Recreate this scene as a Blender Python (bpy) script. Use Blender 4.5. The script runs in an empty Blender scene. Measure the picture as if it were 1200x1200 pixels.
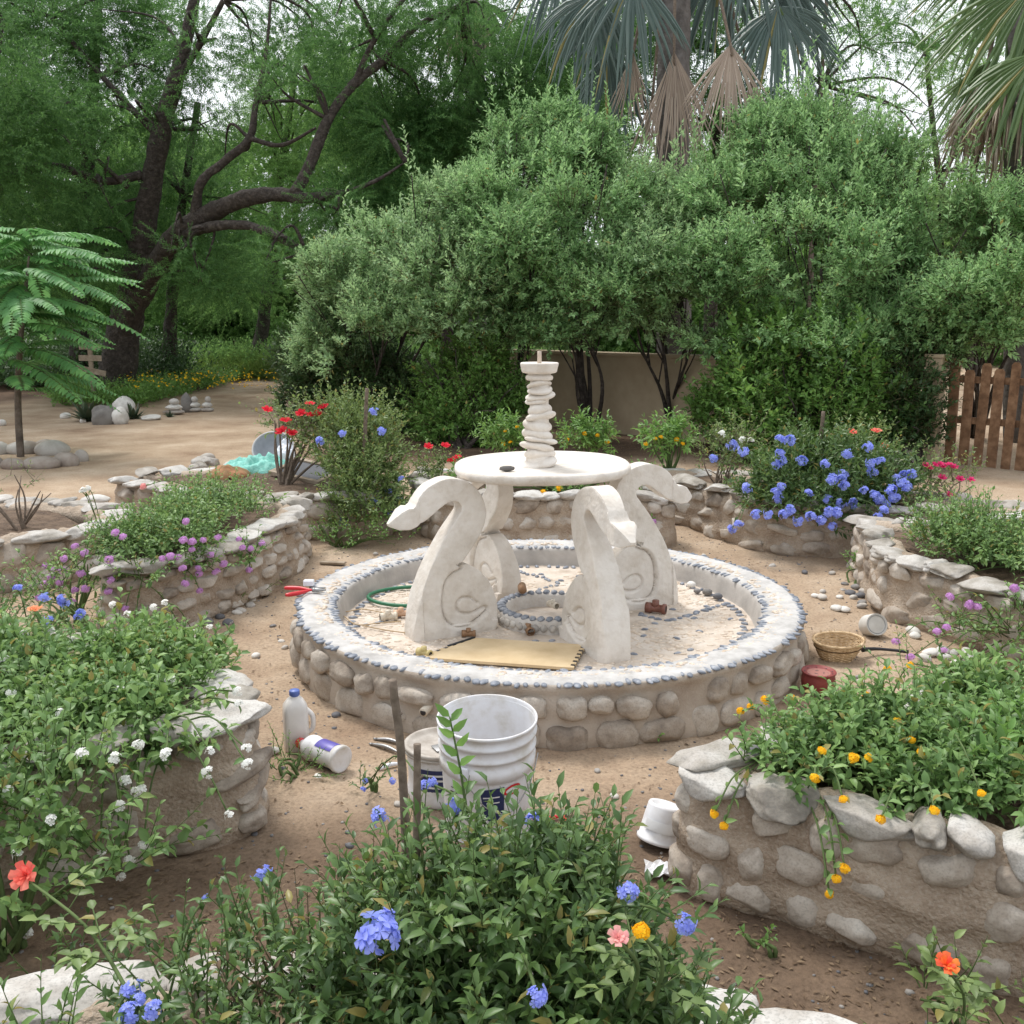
import bpy, bmesh, math, random
import numpy as np
from mathutils import Vector, Matrix
from mathutils.geometry import delaunay_2d_cdt

# ------------------------------------------------------------------ camera, sky, sun, exposure
scene = bpy.context.scene
FPX, PITCH, CAMH = 1150.0, math.radians(11.4), 1.56
cam_d = bpy.data.cameras.new("camera"); cam = bpy.data.objects.new("camera", cam_d)
scene.collection.objects.link(cam); scene.camera = cam
cam_d.sensor_width = 36; cam_d.lens = 36 * FPX / 1200; cam_d.clip_end = 500; cam_d.clip_start = 0.05
cam.location = (0, 0, CAMH); cam.rotation_euler = (math.pi / 2 - PITCH, 0, 0)
SUN_EL, SUN_AZ = math.radians(62), math.radians(-35)      # azimuth measured from +Y towards +X
world = bpy.data.worlds.new("World"); scene.world = world; world.use_nodes = True
wn = world.node_tree.nodes; wl = world.node_tree.links; wn.clear()
wo = wn.new("ShaderNodeOutputWorld"); wb = wn.new("ShaderNodeBackground"); sky = wn.new("ShaderNodeTexSky")
hs = wn.new("ShaderNodeHueSaturation"); hs.inputs["Saturation"].default_value = 0.22
mxs = wn.new("ShaderNodeMix"); mxs.data_type = 'RGBA'; mxs.inputs[0].default_value = 0.6
mxs.inputs[7].default_value = (9.5, 9.9, 10.4, 1)
sky.sky_type = 'NISHITA'; sky.sun_disc = False; sky.sun_elevation = SUN_EL; sky.sun_rotation = SUN_AZ
sky.dust_density = 4; sky.air_density = 1.0
wl.new(sky.outputs[0], hs.inputs["Color"]); wl.new(hs.outputs[0], mxs.inputs[6]); wl.new(mxs.outputs[2], wb.inputs[0])
wb.inputs[1].default_value = 0.118; wl.new(wb.outputs[0], wo.inputs[0])
sun_d = bpy.data.lights.new("sun", 'SUN'); sun_d.energy = 1.8; sun_d.angle = math.radians(14); sun_d.color = (1, .96, .9)
sun = bpy.data.objects.new("sun", sun_d); scene.collection.objects.link(sun)
sd = Vector((math.sin(SUN_AZ) * math.cos(SUN_EL), math.cos(SUN_AZ) * math.cos(SUN_EL), math.sin(SUN_EL)))
sun.rotation_euler = sd.to_track_quat('Z', 'Y').to_euler()
scene.view_settings.view_transform = 'Standard'; scene.view_settings.look = 'None'
scene.view_settings.exposure = 0.5; scene.view_settings.gamma = 1
scene.render.engine = 'CYCLES'
scene.cycles.max_bounces = 6; scene.cycles.diffuse_bounces = 3; scene.cycles.glossy_bounces = 2
scene.cycles.transmission_bounces = 4; scene.cycles.transparent_max_bounces = 6

# ------------------------------------------------------------------ helpers
CP, SP = math.cos(PITCH), math.sin(PITCH)
def ray(px, py):
    x = (px - 600) / FPX; v = (py - 600) / FPX
    return (x, CP - v * SP, -(SP + v * CP))
def G(px, py, z=0.0):                       # point at height z
    d = ray(px, py); t = (z - CAMH) / d[2]
    return Vector((d[0] * t, d[1] * t, z))
def at(px, py, Y):                          # point at forward distance Y
    d = ray(px, py); t = Y / d[1]
    return Vector((d[0] * t, Y, CAMH + d[2] * t))
def link(o): scene.collection.objects.link(o); return o
def tag(o, label=None, cat=None, group=None, kind=None):
    if label: o['label'] = label
    if cat: o['category'] = cat
    if group: o['group'] = group
    if kind: o['kind'] = kind
    return o
def empty(name, loc=(0, 0, 0), rz=0.0):
    o = bpy.data.objects.new(name, None); o.empty_display_size = .1
    o.location = loc; o.rotation_euler = (0, 0, rz); return link(o)
def meshobj(name, me, mat=None, parent=None):
    o = bpy.data.objects.new(name, me); link(o)
    if mat is not None and not me.materials: me.materials.append(mat)
    if parent is not None: o.parent = parent
    return o
def npmesh(name, V, faces, smooth=True):
    """V (n,3); faces: list of int arrays (m,k)."""
    me = bpy.data.meshes.new(name); V = np.ascontiguousarray(V, dtype=np.float32)
    me.vertices.add(len(V)); me.vertices.foreach_set("co", V.ravel())
    idx = np.concatenate([f.ravel() for f in faces]).astype(np.int32)
    tot = np.concatenate([np.full(len(f), f.shape[1]) for f in faces]).astype(np.int32)
    st = np.concatenate([[0], np.cumsum(tot)[:-1]]).astype(np.int32)
    me.loops.add(len(idx)); me.loops.foreach_set("vertex_index", idx)
    me.polygons.add(len(tot)); me.polygons.foreach_set("loop_start", st)
    me.polygons.foreach_set("use_smooth", np.full(len(tot), smooth, dtype=bool))
    me.update(calc_edges=True); me.validate(); return me
def bmobj(name, bm, mat, parent=None, smooth=True):
    me = bpy.data.meshes.new(name); bmesh.ops.recalc_face_normals(bm, faces=bm.faces)
    for f in bm.faces: f.smooth = smooth
    bm.to_mesh(me); bm.free(); return meshobj(name, me, mat, parent)
def nrm(a): return a / np.maximum(np.linalg.norm(a, axis=-1, keepdims=True), 1e-9)
def vnoise(p, seed=0):
    p = np.asarray(p, dtype=np.float64); i = np.floor(p).astype(np.int64); f = p - i; u = f * f * (3 - 2 * f)
    def h(a, b, c):
        x = (a * 73856093) ^ (b * 19349663) ^ (c * 83492791) ^ (seed * 2654435761)
        x = (x ^ (x >> 13)) * 1274126177 & 0xffffffff; x = (x ^ (x >> 16)) * 2246822519 & 0xffffffff
        return ((x ^ (x >> 15)) & 0xffffff) / float(0xffffff) * 2 - 1
    r = 0
    for dx in (0, 1):
        for dy in (0, 1):
            for dz in (0, 1):
                w = (u[:, 0] if dx else 1 - u[:, 0]) * (u[:, 1] if dy else 1 - u[:, 1]) * (u[:, 2] if dz else 1 - u[:, 2])
                r = r + w * h(i[:, 0] + dx, i[:, 1] + dy, i[:, 2] + dz)
    return r
def fbm(p, o=4, seed=0):
    r = 0; a = .5
    for k in range(o): r = r + a * vnoise(np.asarray(p) * 2 ** k, seed + k); a *= .5
    return r
def crom(P, n):                              # Catmull-Rom through rows of P (any dimension)
    P = np.asarray(P, float)
    if len(P) < 3: return np.array([P[0] + (P[-1] - P[0]) * t for t in np.linspace(0, 1, n)])
    Q = np.vstack([2 * P[0] - P[1], P, 2 * P[-1] - P[-2]]); out = []
    for s in np.linspace(0, len(P) - 1 - 1e-9, n):
        i = int(s); t = s - i; a, b, c, d = Q[i:i + 4]
        out.append(.5 * ((2 * b) + (c - a) * t + (2 * a - 5 * b + 4 * c - d) * t * t + (3 * b - a - 3 * c + d) * t ** 3))
    return np.array(out)
def resample(P, step):
    P = np.asarray(P, float); D = crom(P, max(60, len(P) * 30))
    L = np.concatenate([[0], np.cumsum(np.linalg.norm(np.diff(D, axis=0), axis=1))])
    n = max(4, int(L[-1] / step)); s = np.linspace(0, L[-1], n)
    return np.stack([np.interp(s, L, D[:, k]) for k in range(D.shape[1])], 1)
def tube_geo(pts, rad, seg=10, n=None, bump=0.0, freq=8.0, seed=1, cap=True):
    """pts list of 3-vectors; rad list of radii. -> V, quads"""
    PR = np.hstack([np.asarray(pts, float), np.asarray(rad, float)[:, None]])
    if n: PR = crom(PR, n)
    C = PR[:, :3]; R = np.maximum(PR[:, 3], .0005); T = nrm(np.gradient(C, axis=0))
    ref = np.array([0, 0, 1.]) if abs(T[0][2]) < .9 else np.array([1., 0, 0])
    A = nrm(np.cross(T[0], ref)); fr = []
    for t in T:
        A = nrm(A - t * np.dot(A, t)); fr.append((A, np.cross(t, A)))
    th = np.linspace(0, 2 * math.pi, seg, endpoint=False)
    V = np.concatenate([C[i] + R[i] * (np.outer(np.cos(th), fr[i][0]) + np.outer(np.sin(th), fr[i][1])) for i in range(len(C))])
    if bump:
        dirv = V - np.repeat(C, seg, 0)
        V = V + dirv * (bump * fbm(V * freq, 3, seed))[:, None]
    m = len(C); i = np.arange(m - 1)[:, None] * seg; j = np.arange(seg)[None]; k = (j + 1) % seg
    Q = np.stack([i + j, i + k, i + seg + k, i + seg + j], -1).reshape(-1, 4)
    V = np.vstack([V, C[:1], C[-1:]]); a = len(V) - 2
    jj = np.arange(seg); kk = (jj + 1) % seg
    Tn = np.vstack([np.stack([np.full(seg, a), kk, jj], 1), np.stack([np.full(seg, a + 1), (m - 1) * seg + jj, (m - 1) * seg + kk], 1)])
    return V, [Q, Tn]
class MB:
    """collects pieces for ONE mesh"""
    def __init__(s): s.V = []; s.F = {}; s.n = 0
    def add(s, V, faces):
        V = np.asarray(V, float).reshape(-1, 3)
        for f in faces:
            f = np.asarray(f)
            if len(f): s.F.setdefault(f.shape[1], []).append(f + s.n)
        s.V.append(V); s.n += len(V); return s
    def tube(s, pts, rad, seg=8, n=None, **k):
        if np.isscalar(rad): rad = [rad] * len(pts)
        return s.add(*tube_geo([tuple(p) for p in pts], rad, seg, n, **k))
    def box(s, c, d, rz=0.0, rx=0.0, ry=0.0, bev=0.0):
        bm = bmesh.new(); bmesh.ops.create_cube(bm, size=1)
        for v in bm.verts: v.co = Vector((v.co.x * d[0], v.co.y * d[1], v.co.z * d[2]))
        if bev: bmesh.ops.bevel(bm, geom=bm.edges[:], offset=bev, segments=2, affect='EDGES', profile=.5)
        M = Matrix.Translation(c) @ Matrix.Rotation(rz, 4, 'Z') @ Matrix.Rotation(ry, 4, 'Y') @ Matrix.Rotation(rx, 4, 'X')
        return s.bm(bm, M)
    def bm(s, bm, M=None):
        bm.verts.ensure_lookup_table()
        V = [(M @ v.co if M is not None else v.co)[:] for v in bm.verts]; F = {}
        for f in bm.faces: F.setdefault(len(f.verts), []).append([v.index for v in f.verts])
        bm.free(); return s.add(V, [np.array(x) for x in F.values()])
    def lathe(s, prof, seg=48, M=None, bump=0, freq=10, seed=3, a0=0.0, a1=2 * math.pi):
        full = abs(a1 - a0 - 2 * math.pi) < 1e-6
        th = np.linspace(a0, a1, seg, endpoint=not full); prof = np.asarray(prof, float)
        V = np.concatenate([np.stack([r * np.cos(th), r * np.sin(th), np.full(seg, z)], 1) for r, z in prof])
        if bump: V = V + np.stack([V[:, 0], V[:, 1], V[:, 0] * 0], 1) / np.maximum(np.hypot(V[:, 0], V[:, 1]), .01)[:, None] * (bump * fbm(V * freq, 4, seed))[:, None]
        if M is not None: V = np.array([(M @ Vector(v))[:] for v in V])
        m = len(prof); i = np.arange(m - 1)[:, None] * seg; jn = seg if full else seg - 1
        j = np.arange(jn)[None]; k = (j + 1) % seg
        return s.add(V, [np.stack([i + j, i + k, i + seg + k, i + seg + j], -1).reshape(-1, 4)])
    def mesh(s, name, smooth=True):
        return npmesh(name, np.vstack(s.V), [np.vstack(f) for f in s.F.values()], smooth)
    def build(s, name, mat, parent=None, smooth=True):
        return meshobj(name, s.mesh(name, smooth), mat, parent)

# ------------------------------------------------------------------ materials
def newmat(name):
    m = bpy.data.materials.new(name); m.use_nodes = True; nt = m.node_tree
    return m, nt.nodes, nt.links, nt.nodes["Principled BSDF"]
def ramp(N, pts):
    r = N.new("ShaderNodeValToRGB"); e = r.color_ramp.elements
    while len(e) < len(pts): e.new(.5)
    for k, (p, c) in enumerate(pts): e[k].position = p; e[k].color = (*c, 1)
    return r
def leafmat(name, cols, transl=.3, rough=.5, spec=.35, seed=0.0, var=.9, aged=None):
    if aged is None: aged = .06 if len(cols) >= 3 else 0
    m, N, L, b = newmat(name)
    g = N.new("ShaderNodeNewGeometry"); n = N.new("ShaderNodeTexNoise"); n.inputs["Scale"].default_value = var; n.inputs["Detail"].default_value = 2
    L.new(g.outputs["Position"], n.inputs["Vector"])
    a = N.new("ShaderNodeMath"); a.operation = 'MULTIPLY_ADD'; a.inputs[1].default_value = .55; L.new(g.outputs["Random Per Island"], a.inputs[0])
    s = N.new("ShaderNodeMath"); s.operation = 'MULTIPLY'; s.inputs[1].default_value = .5; L.new(n.outputs["Fac"], s.inputs[0]); L.new(s.outputs[0], a.inputs[2])
    k = len(cols); r = ramp(N, [(.05 + .9 * i / (k - 1), c) for i, c in enumerate(cols)]); L.new(a.outputs[0], r.inputs[0])
    col = r.outputs[0]
    if aged:                                    # a few yellowed or browned leaves among the green
        fr = N.new("ShaderNodeMath"); fr.operation = 'MULTIPLY'; fr.inputs[1].default_value = 57.3; L.new(g.outputs["Random Per Island"], fr.inputs[0])
        f2 = N.new("ShaderNodeMath"); f2.operation = 'FRACT'; L.new(fr.outputs[0], f2.inputs[0]); ar = ramp(N, [(1 - aged, (0, 0, 0)), (1 - aged * .5, (.9, .9, .9))]); L.new(f2.outputs[0], ar.inputs[0])
        am = N.new("ShaderNodeMix"); am.data_type = 'RGBA'; L.new(ar.outputs[0], am.inputs[0]); L.new(col, am.inputs[6]); am.inputs[7].default_value = (.30, .25, .07, 1); col = am.outputs[2]
    L.new(col, b.inputs["Base Color"]); b.inputs["Roughness"].default_value = rough; b.inputs["Specular IOR Level"].default_value = spec
    t = N.new("ShaderNodeBsdfTranslucent"); hsn = N.new("ShaderNodeHueSaturation"); hsn.inputs["Value"].default_value = 1.5; hsn.inputs["Hue"].default_value = .485
    L.new(col, hsn.inputs["Color"]); L.new(hsn.outputs[0], t.inputs[0])
    mx = N.new("ShaderNodeMixShader"); mx.inputs[0].default_value = transl
    L.new(b.outputs[0], mx.inputs[1]); L.new(t.outputs[0], mx.inputs[2]); L.new(mx.outputs[0], N["Material Output"].inputs[0])
    return m
def mottle(name, stops, scale=8, detail=6, rough=.85, bump=.3, bscale=60, bdist=.004, fine=None, spec=.3, objrand=0.0, voro=None, rough2=.6):
    """noise-coloured mineral / bark / plaster surface"""
    m, N, L, b = newmat(name); g = N.new("ShaderNodeNewGeometry")
    n = N.new("ShaderNodeTexNoise"); n.inputs["Scale"].default_value = scale; n.inputs["Detail"].default_value = detail; n.inputs["Roughness"].default_value = rough2
    L.new(g.outputs["Position"], n.inputs["Vector"]); fac = n.outputs["Fac"]
    if objrand:
        oi = N.new("ShaderNodeObjectInfo"); ma = N.new("ShaderNodeMath"); ma.operation = 'MULTIPLY_ADD'; ma.inputs[1].default_value = objrand
        sb = N.new("ShaderNodeMath"); sb.operation = 'SUBTRACT'; sb.inputs[1].default_value = objrand / 2
        L.new(oi.outputs["Random"], ma.inputs[0]); L.new(fac, ma.inputs[2]); L.new(ma.outputs[0], sb.inputs[0]); fac = sb.outputs[0]
    r = ramp(N, stops); L.new(fac, r.inputs[0]); col = r.outputs[0]
    if fine:                                   # (scale, amount, colour)
        f2 = N.new("ShaderNodeTexNoise"); f2.inputs["Scale"].default_value = fine[0]; f2.inputs["Detail"].default_value = 3
        L.new(g.outputs["Position"], f2.inputs["Vector"]); fr = ramp(N, [(.5, (0, 0, 0)), (.62, (1, 1, 1))]); L.new(f2.outputs["Fac"], fr.inputs[0])
        mm = N.new("ShaderNodeMath"); mm.operation = 'MULTIPLY'; mm.inputs[1].default_value = fine[1]; L.new(fr.outputs[0], mm.inputs[0])
        mx = N.new("ShaderNodeMix"); mx.data_type = 'RGBA'; L.new(mm.outputs[0], mx.inputs[0]); L.new(col, mx.inputs[6]); mx.inputs[7].default_value = (*fine[2], 1); col = mx.outputs[2]
    L.new(col, b.inputs["Base Color"]); b.inputs["Roughness"].default_value = rough; b.inputs["Specular IOR Level"].default_value = spec
    if bump:
        bn = N.new("ShaderNodeTexNoise"); bn.inputs["Scale"].default_value = bscale; bn.inputs["Detail"].default_value = 5; L.new(g.outputs["Position"], bn.inputs["Vector"])
        bp = N.new("ShaderNodeBump"); bp.inputs["Strength"].default_value = bump; bp.inputs["Distance"].default_value = bdist
        L.new(bn.outputs["Fac"], bp.inputs["Height"]); L.new(bp.outputs[0], b.inputs["Normal"])
    return m
def plain(name, c, rough=.5, metal=0, spec=.5, var=.12, scale=25):
    c2 = tuple(max(0, x * (1 - var)) for x in c)
    m = mottle(name, [(.35, c2), (.6, c)], scale=scale, rough=rough, bump=.08, bscale=scale * 4, bdist=.001, spec=spec)
    m.node_tree.nodes["Principled BSDF"].inputs["Metallic"].default_value = metal; return m
def petalmat(name, c, c2, transl=.3):
    m = leafmat(name, [c, c2], transl, .6, .2, var=30); return m

M = {}
M['stone'] = mottle('stone', [(.26, (.22, .18, .145)), (.42, (.36, .305, .25)), (.55, (.46, .405, .345)), (.75, (.58, .535, .475))], scale=9, objrand=.30, fine=(160, .22, (.12, .11, .10)), bump=.5, bscale=90, bdist=.004)
M['cap'] = mottle('cap_stone', [(.22, (.19, .17, .145)), (.36, (.32, .29, .25)), (.5, (.41, .38, .345)), (.68, (.54, .52, .49))], scale=11, objrand=.34, fine=(170, .32, (.17, .165, .155)), bump=.5, bscale=90, bdist=.004)
M['mortar'] = mottle('mortar', [(.28, (.215, .16, .11)), (.42, (.325, .25, .185)), (.55, (.40, .32, .245)), (.72, (.50, .415, .33))], scale=7, detail=9, rough2=.7, fine=(110, .30, (.5, .44, .37)), bump=1.0, bscale=75, bdist=.012)
M['basin'] = mottle('basin_cement', [(.3, (.34, .275, .22)), (.5, (.44, .375, .31)), (.7, (.52, .455, .39))], scale=5, fine=(240, .15, (.55, .5, .43)), bump=.6, bscale=120, bdist=.005)
M['basinin'] = mottle('basin_inside', [(.3, (.33, .31, .29)), (.6, (.47, .44, .41))], scale=6, bump=.4, bscale=90, bdist=.003)
M['white'] = mottle('white_cement', [(.3, (.44, .395, .35)), (.5, (.57, .535, .495)), (.7, (.66, .635, .605))], scale=7, fine=(90, .2, (.5, .40, .3)), bump=.6, bscale=90, bdist=.004)
M['floor'] = mottle('basin_floor_cement', [(.3, (.40, .33, .265)), (.5, (.56, .485, .41)), (.7, (.65, .585, .52))], scale=8, fine=(60, .25, (.45, .36, .27)), bump=.6, bscale=80, bdist=.004)
M['rim'] = mottle('rim_cement', [(.3, (.34, .325, .31)), (.5, (.47, .455, .44)), (.7, (.56, .545, .53))], scale=14, bump=.7, bscale=90, bdist=.004)
M['plaster'] = mottle('cream_plaster', [(.25, (.50, .44, .375)), (.40, (.63, .575, .51)), (.52, (.70, .65, .59)), (.7, (.76, .715, .66))], scale=6, detail=10, rough2=.68, fine=(18, .28, (.54, .47, .39)), bump=.8, bscale=38, bdist=.006, rough=.8)
M['peb'] = mottle('dark_pebble', [(.3, (.13, .145, .175)), (.5, (.22, .24, .28)), (.7, (.40, .41, .44))], scale=30, rough=.5, bump=.1)
M['pebl'] = mottle('pale_pebble', [(.3, (.45, .35, .26)), (.5, (.62, .52, .42)), (.7, (.70, .64, .56))], scale=28, rough=.7, bump=.1)
M['pebo'] = mottle('loose_pebble', [(.3, (.13, .13, .14)), (.45, (.30, .28, .26)), (.6, (.52, .48, .43)), (.8, (.7, .68, .64))], scale=8, objrand=.5, rough=.65, bump=.2)
M['river'] = mottle('river_stone', [(.3, (.22, .17, .14)), (.5, (.36, .32, .28)), (.7, (.50, .48, .45))], scale=3, objrand=.35, fine=(150, .2, (.2, .18, .16)), bump=.2)
M['pale'] = mottle('pale_rock', [(.3, (.42, .40, .37)), (.6, (.68, .66, .62))], scale=6, bump=.3)
M['dark'] = mottle('dark_rock', [(.3, (.10, .095, .09)), (.6, (.22, .205, .19))], scale=6, bump=.3)
M['soil'] = mottle('bed_soil', [(.3, (.055, .035, .024)), (.5, (.11, .072, .048)), (.7, (.18, .125, .085))], scale=12, fine=(120, .3, (.25, .18, .12)), bump=1, bscale=50, bdist=.015)
M['bark'] = mottle('bark', [(.3, (.022, .018, .016)), (.5, (.055, .045, .039)), (.62, (.10, .085, .074)), (.75, (.17, .15, .135))], scale=13, detail=9, rough2=.75, bump=1, bscale=22, bdist=.05)
M['barkl'] = mottle('pale_bark', [(.3, (.07, .055, .045)), (.7, (.20, .165, .135))], scale=9, bump=1, bscale=35, bdist=.02)
M['twig'] = mottle('twig', [(.3, (.06, .055, .03)), (.7, (.13, .12, .06))], scale=20, bump=0)
M['gstem'] = mottle('green_stem', [(.3, (.06, .10, .03)), (.7, (.12, .17, .06))], scale=20, bump=0)
M['stick'] = mottle('dry_stick', [(.3, (.10, .075, .055)), (.7, (.24, .19, .15))], scale=40, bump=.6, bscale=80)
M['palmtrunk'] = mottle('palm_trunk', [(.3, (.09, .08, .075)), (.7, (.20, .185, .175))], scale=5, bump=1, bscale=14, bdist=.03)
M['wall'] = mottle('beige_wall', [(.3, (.35, .275, .185)), (.7, (.50, .41, .29))], scale=2, bump=.2)
M['wood'] = mottle('stained_wood', [(.3, (.10, .055, .03)), (.5, (.18, .10, .055)), (.7, (.28, .17, .10))], scale=12, bump=.5, bscale=60)
M['oldwood'] = mottle('weathered_wood', [(.3, (.22, .17, .12)), (.7, (.42, .35, .27))], scale=14, bump=.4)
# leaves
M['L_shrub'] = leafmat('shrub_leaf', [(0.104, 0.203, 0.087), (0.181, 0.329, 0.137), (0.278, 0.47, 0.202), (0.43, 0.645, 0.299)], .38, .55, .3, aged=0.012)
M['L_shrubg'] = leafmat('grey_shrub_leaf', [(0.129, 0.222, 0.109), (0.223, 0.363, 0.176), (0.342, 0.519, 0.252), (0.478, 0.659, 0.336)], .36, .55, .3, aged=0.012)
M['L_mesq'] = leafmat('feathery_leaf', [(0.035, 0.088, 0.029), (0.062, 0.153, 0.045), (0.097, 0.221, 0.064), (0.154, 0.308, 0.093)], .42, .6, .2, aged=0.0)
M['L_back'] = leafmat('far_leaf', [(0.065, 0.127, 0.041), (0.115, 0.231, 0.066), (0.191, 0.351, 0.102), (0.28, 0.477, 0.146)], .45, .6, .2, aged=0.0)
M['L_dark'] = leafmat('dark_leaf', [(0.024, 0.054, 0.019), (0.048, 0.102, 0.034), (0.09, 0.168, 0.054)], .25, .45, .4, aged=0.0)
M['L_bright'] = leafmat('bright_leaf', [(0.076, 0.151, 0.036), (0.136, 0.274, 0.065), (0.227, 0.418, 0.101)], .35, .45, .4, aged=0.02)
M['L_lant'] = leafmat('lantana_leaf', [(0.067, 0.128, 0.041), (0.119, 0.223, 0.068), (0.193, 0.324, 0.101), (0.282, 0.419, 0.135)], .3, .45, .4, var=3)
M['L_plumb'] = leafmat('plumbago_leaf', [(0.037, 0.078, 0.025), (0.068, 0.133, 0.04), (0.112, 0.199, 0.058), (0.186, 0.288, 0.081)], .28, .4, .45, var=4)
M['L_rose'] = leafmat('rose_leaf', [(0.094, 0.133, 0.045), (0.156, 0.238, 0.075), (0.265, 0.356, 0.119)], .3, .45, .4, var=4)
M['L_dry'] = leafmat('dry_leaf', [(.10, .065, .04), (.20, .14, .09), (.30, .22, .14)], .2, .7, .2, var=6, aged=0.0)
M['L_fern'] = leafmat('flame_tree_leaflet', [(0.065, 0.175, 0.061), (0.109, 0.28, 0.096), (0.186, 0.42, 0.131)], .35, .5, .3, var=2, aged=0.0)
M['L_palm'] = leafmat('blue_palm_blade', [(0.067, 0.105, 0.097), (0.104, 0.155, 0.14), (0.164, 0.224, 0.202)], .2, .45, .45, var=2, aged=0.04)
M['L_palmg'] = leafmat('green_palm_blade', [(0.06, 0.119, 0.038), (0.102, 0.178, 0.06), (0.162, 0.246, 0.093)], .3, .4, .5, var=2, aged=0.04)
M['L_palmd'] = leafmat('dead_palm_blade', [(.27, .21, .17), (.42, .34, .28), (.56, .47, .40)], .10, .7, .2, var=2, aged=0.0)
M['agave'] = leafmat('agave_leaf', [(.04, .06, .035), (.08, .11, .06)], .05, .4, .5, var=4, aged=0.0)
M['grass'] = leafmat('grass_blade', [(.06, .12, .025), (.13, .22, .05), (.22, .32, .08)], .4, .5, .3, var=2, aged=0.0)
for k, c, c2 in (('blue', (.20, .24, .70), (.42, .47, .92)), ('white', (.80, .80, .78), (.88, .88, .84)), ('purple', (.52, .24, .56), (.74, .46, .74)),
                 ('yellow', (.85, .48, .01), (.92, .66, .03)), ('red', (.62, .015, .025), (.78, .04, .06)), ('coral', (.80, .12, .08), (.88, .30, .22)),
                 ('orange', (.85, .30, .04), (.88, .10, .07)), ('pink', (.75, .30, .32), (.85, .48, .42)), ('magenta', (.60, .02, .13), (.75, .06, .22)), ('peach', (.78, .30, .14), (.85, .42, .22))):
    M['F_' + k] = petalmat(k + '_petal', c, c2)

# ------------------------------------------------------------------ leaves, shoots, flowers
def leaf_geo(P, D, Nn, Ln, W, kind='leaf', droop=.25):
    P = np.asarray(P); n = len(P); D = nrm(D); S = nrm(np.cross(D, Nn)); U = np.cross(S, D)
    Ln = np.broadcast_to(np.asarray(Ln, float), (n,))[:, None]; W = np.broadcast_to(np.asarray(W, float), (n,))[:, None]
    i = np.arange(n)[:, None]
    if kind == 'rhomb':
        B = P; T = P + D * Ln - U * Ln * droop * .5
        R = P + D * Ln * .42 + S * W * .5 + U * W * .15; Q = P + D * Ln * .42 - S * W * .5 + U * W * .15
        V = np.stack([B, R, T, Q], 1).reshape(-1, 3); i = i * 4
        return V, [np.concatenate([i + np.array([[0, 1, 2]]), i + np.array([[0, 2, 3]])])]
    f = .22
    pts = [P, P + D * Ln * .3 + S * W * .44 + U * (W * f - Ln * droop * .05), P + D * Ln * .3 - U * Ln * droop * .05, P + D * Ln * .3 - S * W * .44 + U * (W * f - Ln * droop * .05),
           P + D * Ln * .66 + S * W * .38 + U * (W * f * .8 - Ln * droop * .35), P + D * Ln * .67 - U * Ln * droop * .38, P + D * Ln * .66 - S * W * .38 + U * (W * f * .8 - Ln * droop * .35),
           P + D * Ln * .98 - U * Ln * droop]
    V = np.stack(pts, 1).reshape(-1, 3); i = i * 8
    tri = np.concatenate([i + np.array([t]) for t in ([0, 1, 2], [0, 2, 3], [4, 7, 5], [5, 7, 6])])
    quad = np.concatenate([i + np.array([t]) for t in ([1, 4, 5, 2], [2, 5, 6, 3])])
    return V, [tri, quad]
UP = np.array([0, 0, 1.])
def shoots(rng, S0, D, Ls, nl, lL, lW, kind='rhomb', ang=1.0, bend=.2, droop=.25, t0=.12, tipshrink=.45, cone=.0, flat=0.0):
    """leaves along curved shoots -> leaf mesh data, plus twig curve control (start, dir, bend)"""
    m = len(S0); D = nrm(D); Ls = np.broadcast_to(np.asarray(Ls, float), (m,))
    Bv = np.zeros((m, 3)); Bv[:, 2] = bend
    Bv[:, :2] += rng.normal(0, .12, (m, 2))
    k = np.arange(nl)[None]; t = t0 + (1 - t0) * (k + rng.uniform(0, .6, (m, nl))) / nl
    P = S0[:, None] + Ls[:, None, None] * (D[:, None] * t[..., None] + Bv[:, None] * (t ** 2)[..., None])
    Tn = nrm(D[:, None] + 2 * Bv[:, None] * t[..., None])
    A = nrm(np.cross(Tn, UP + 1e-3)); Bb = np.cross(Tn, A)
    ph = k * 2.4 + rng.uniform(0, 6.28, (m, 1)) + rng.normal(0, .25, (m, nl))
    if flat: ph = np.where(k % 2 == 0, 0.0, math.pi) + rng.normal(0, .35, (m, nl))
    Rr = A * np.cos(ph)[..., None] + Bb * np.sin(ph)[..., None]
    a = ang * (1 - .45 * t) * rng.uniform(.8, 1.15, (m, nl))
    LD = nrm(Tn * np.cos(a)[..., None] + Rr * np.sin(a)[..., None] + rng.normal(0, .12, (m, nl, 3)))
    NN = nrm(UP * .75 + Tn * .45 + rng.normal(0, .28, (m, nl, 3)))
    sc = (1 - tipshrink * t) * rng.uniform(.5, 1.3, (m, nl))
    V = leaf_geo(P.reshape(-1, 3), LD.reshape(-1, 3), NN.reshape(-1, 3), (sc * lL).ravel(), (sc * lW).ravel(), kind, droop)
    return V, Bv
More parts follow.
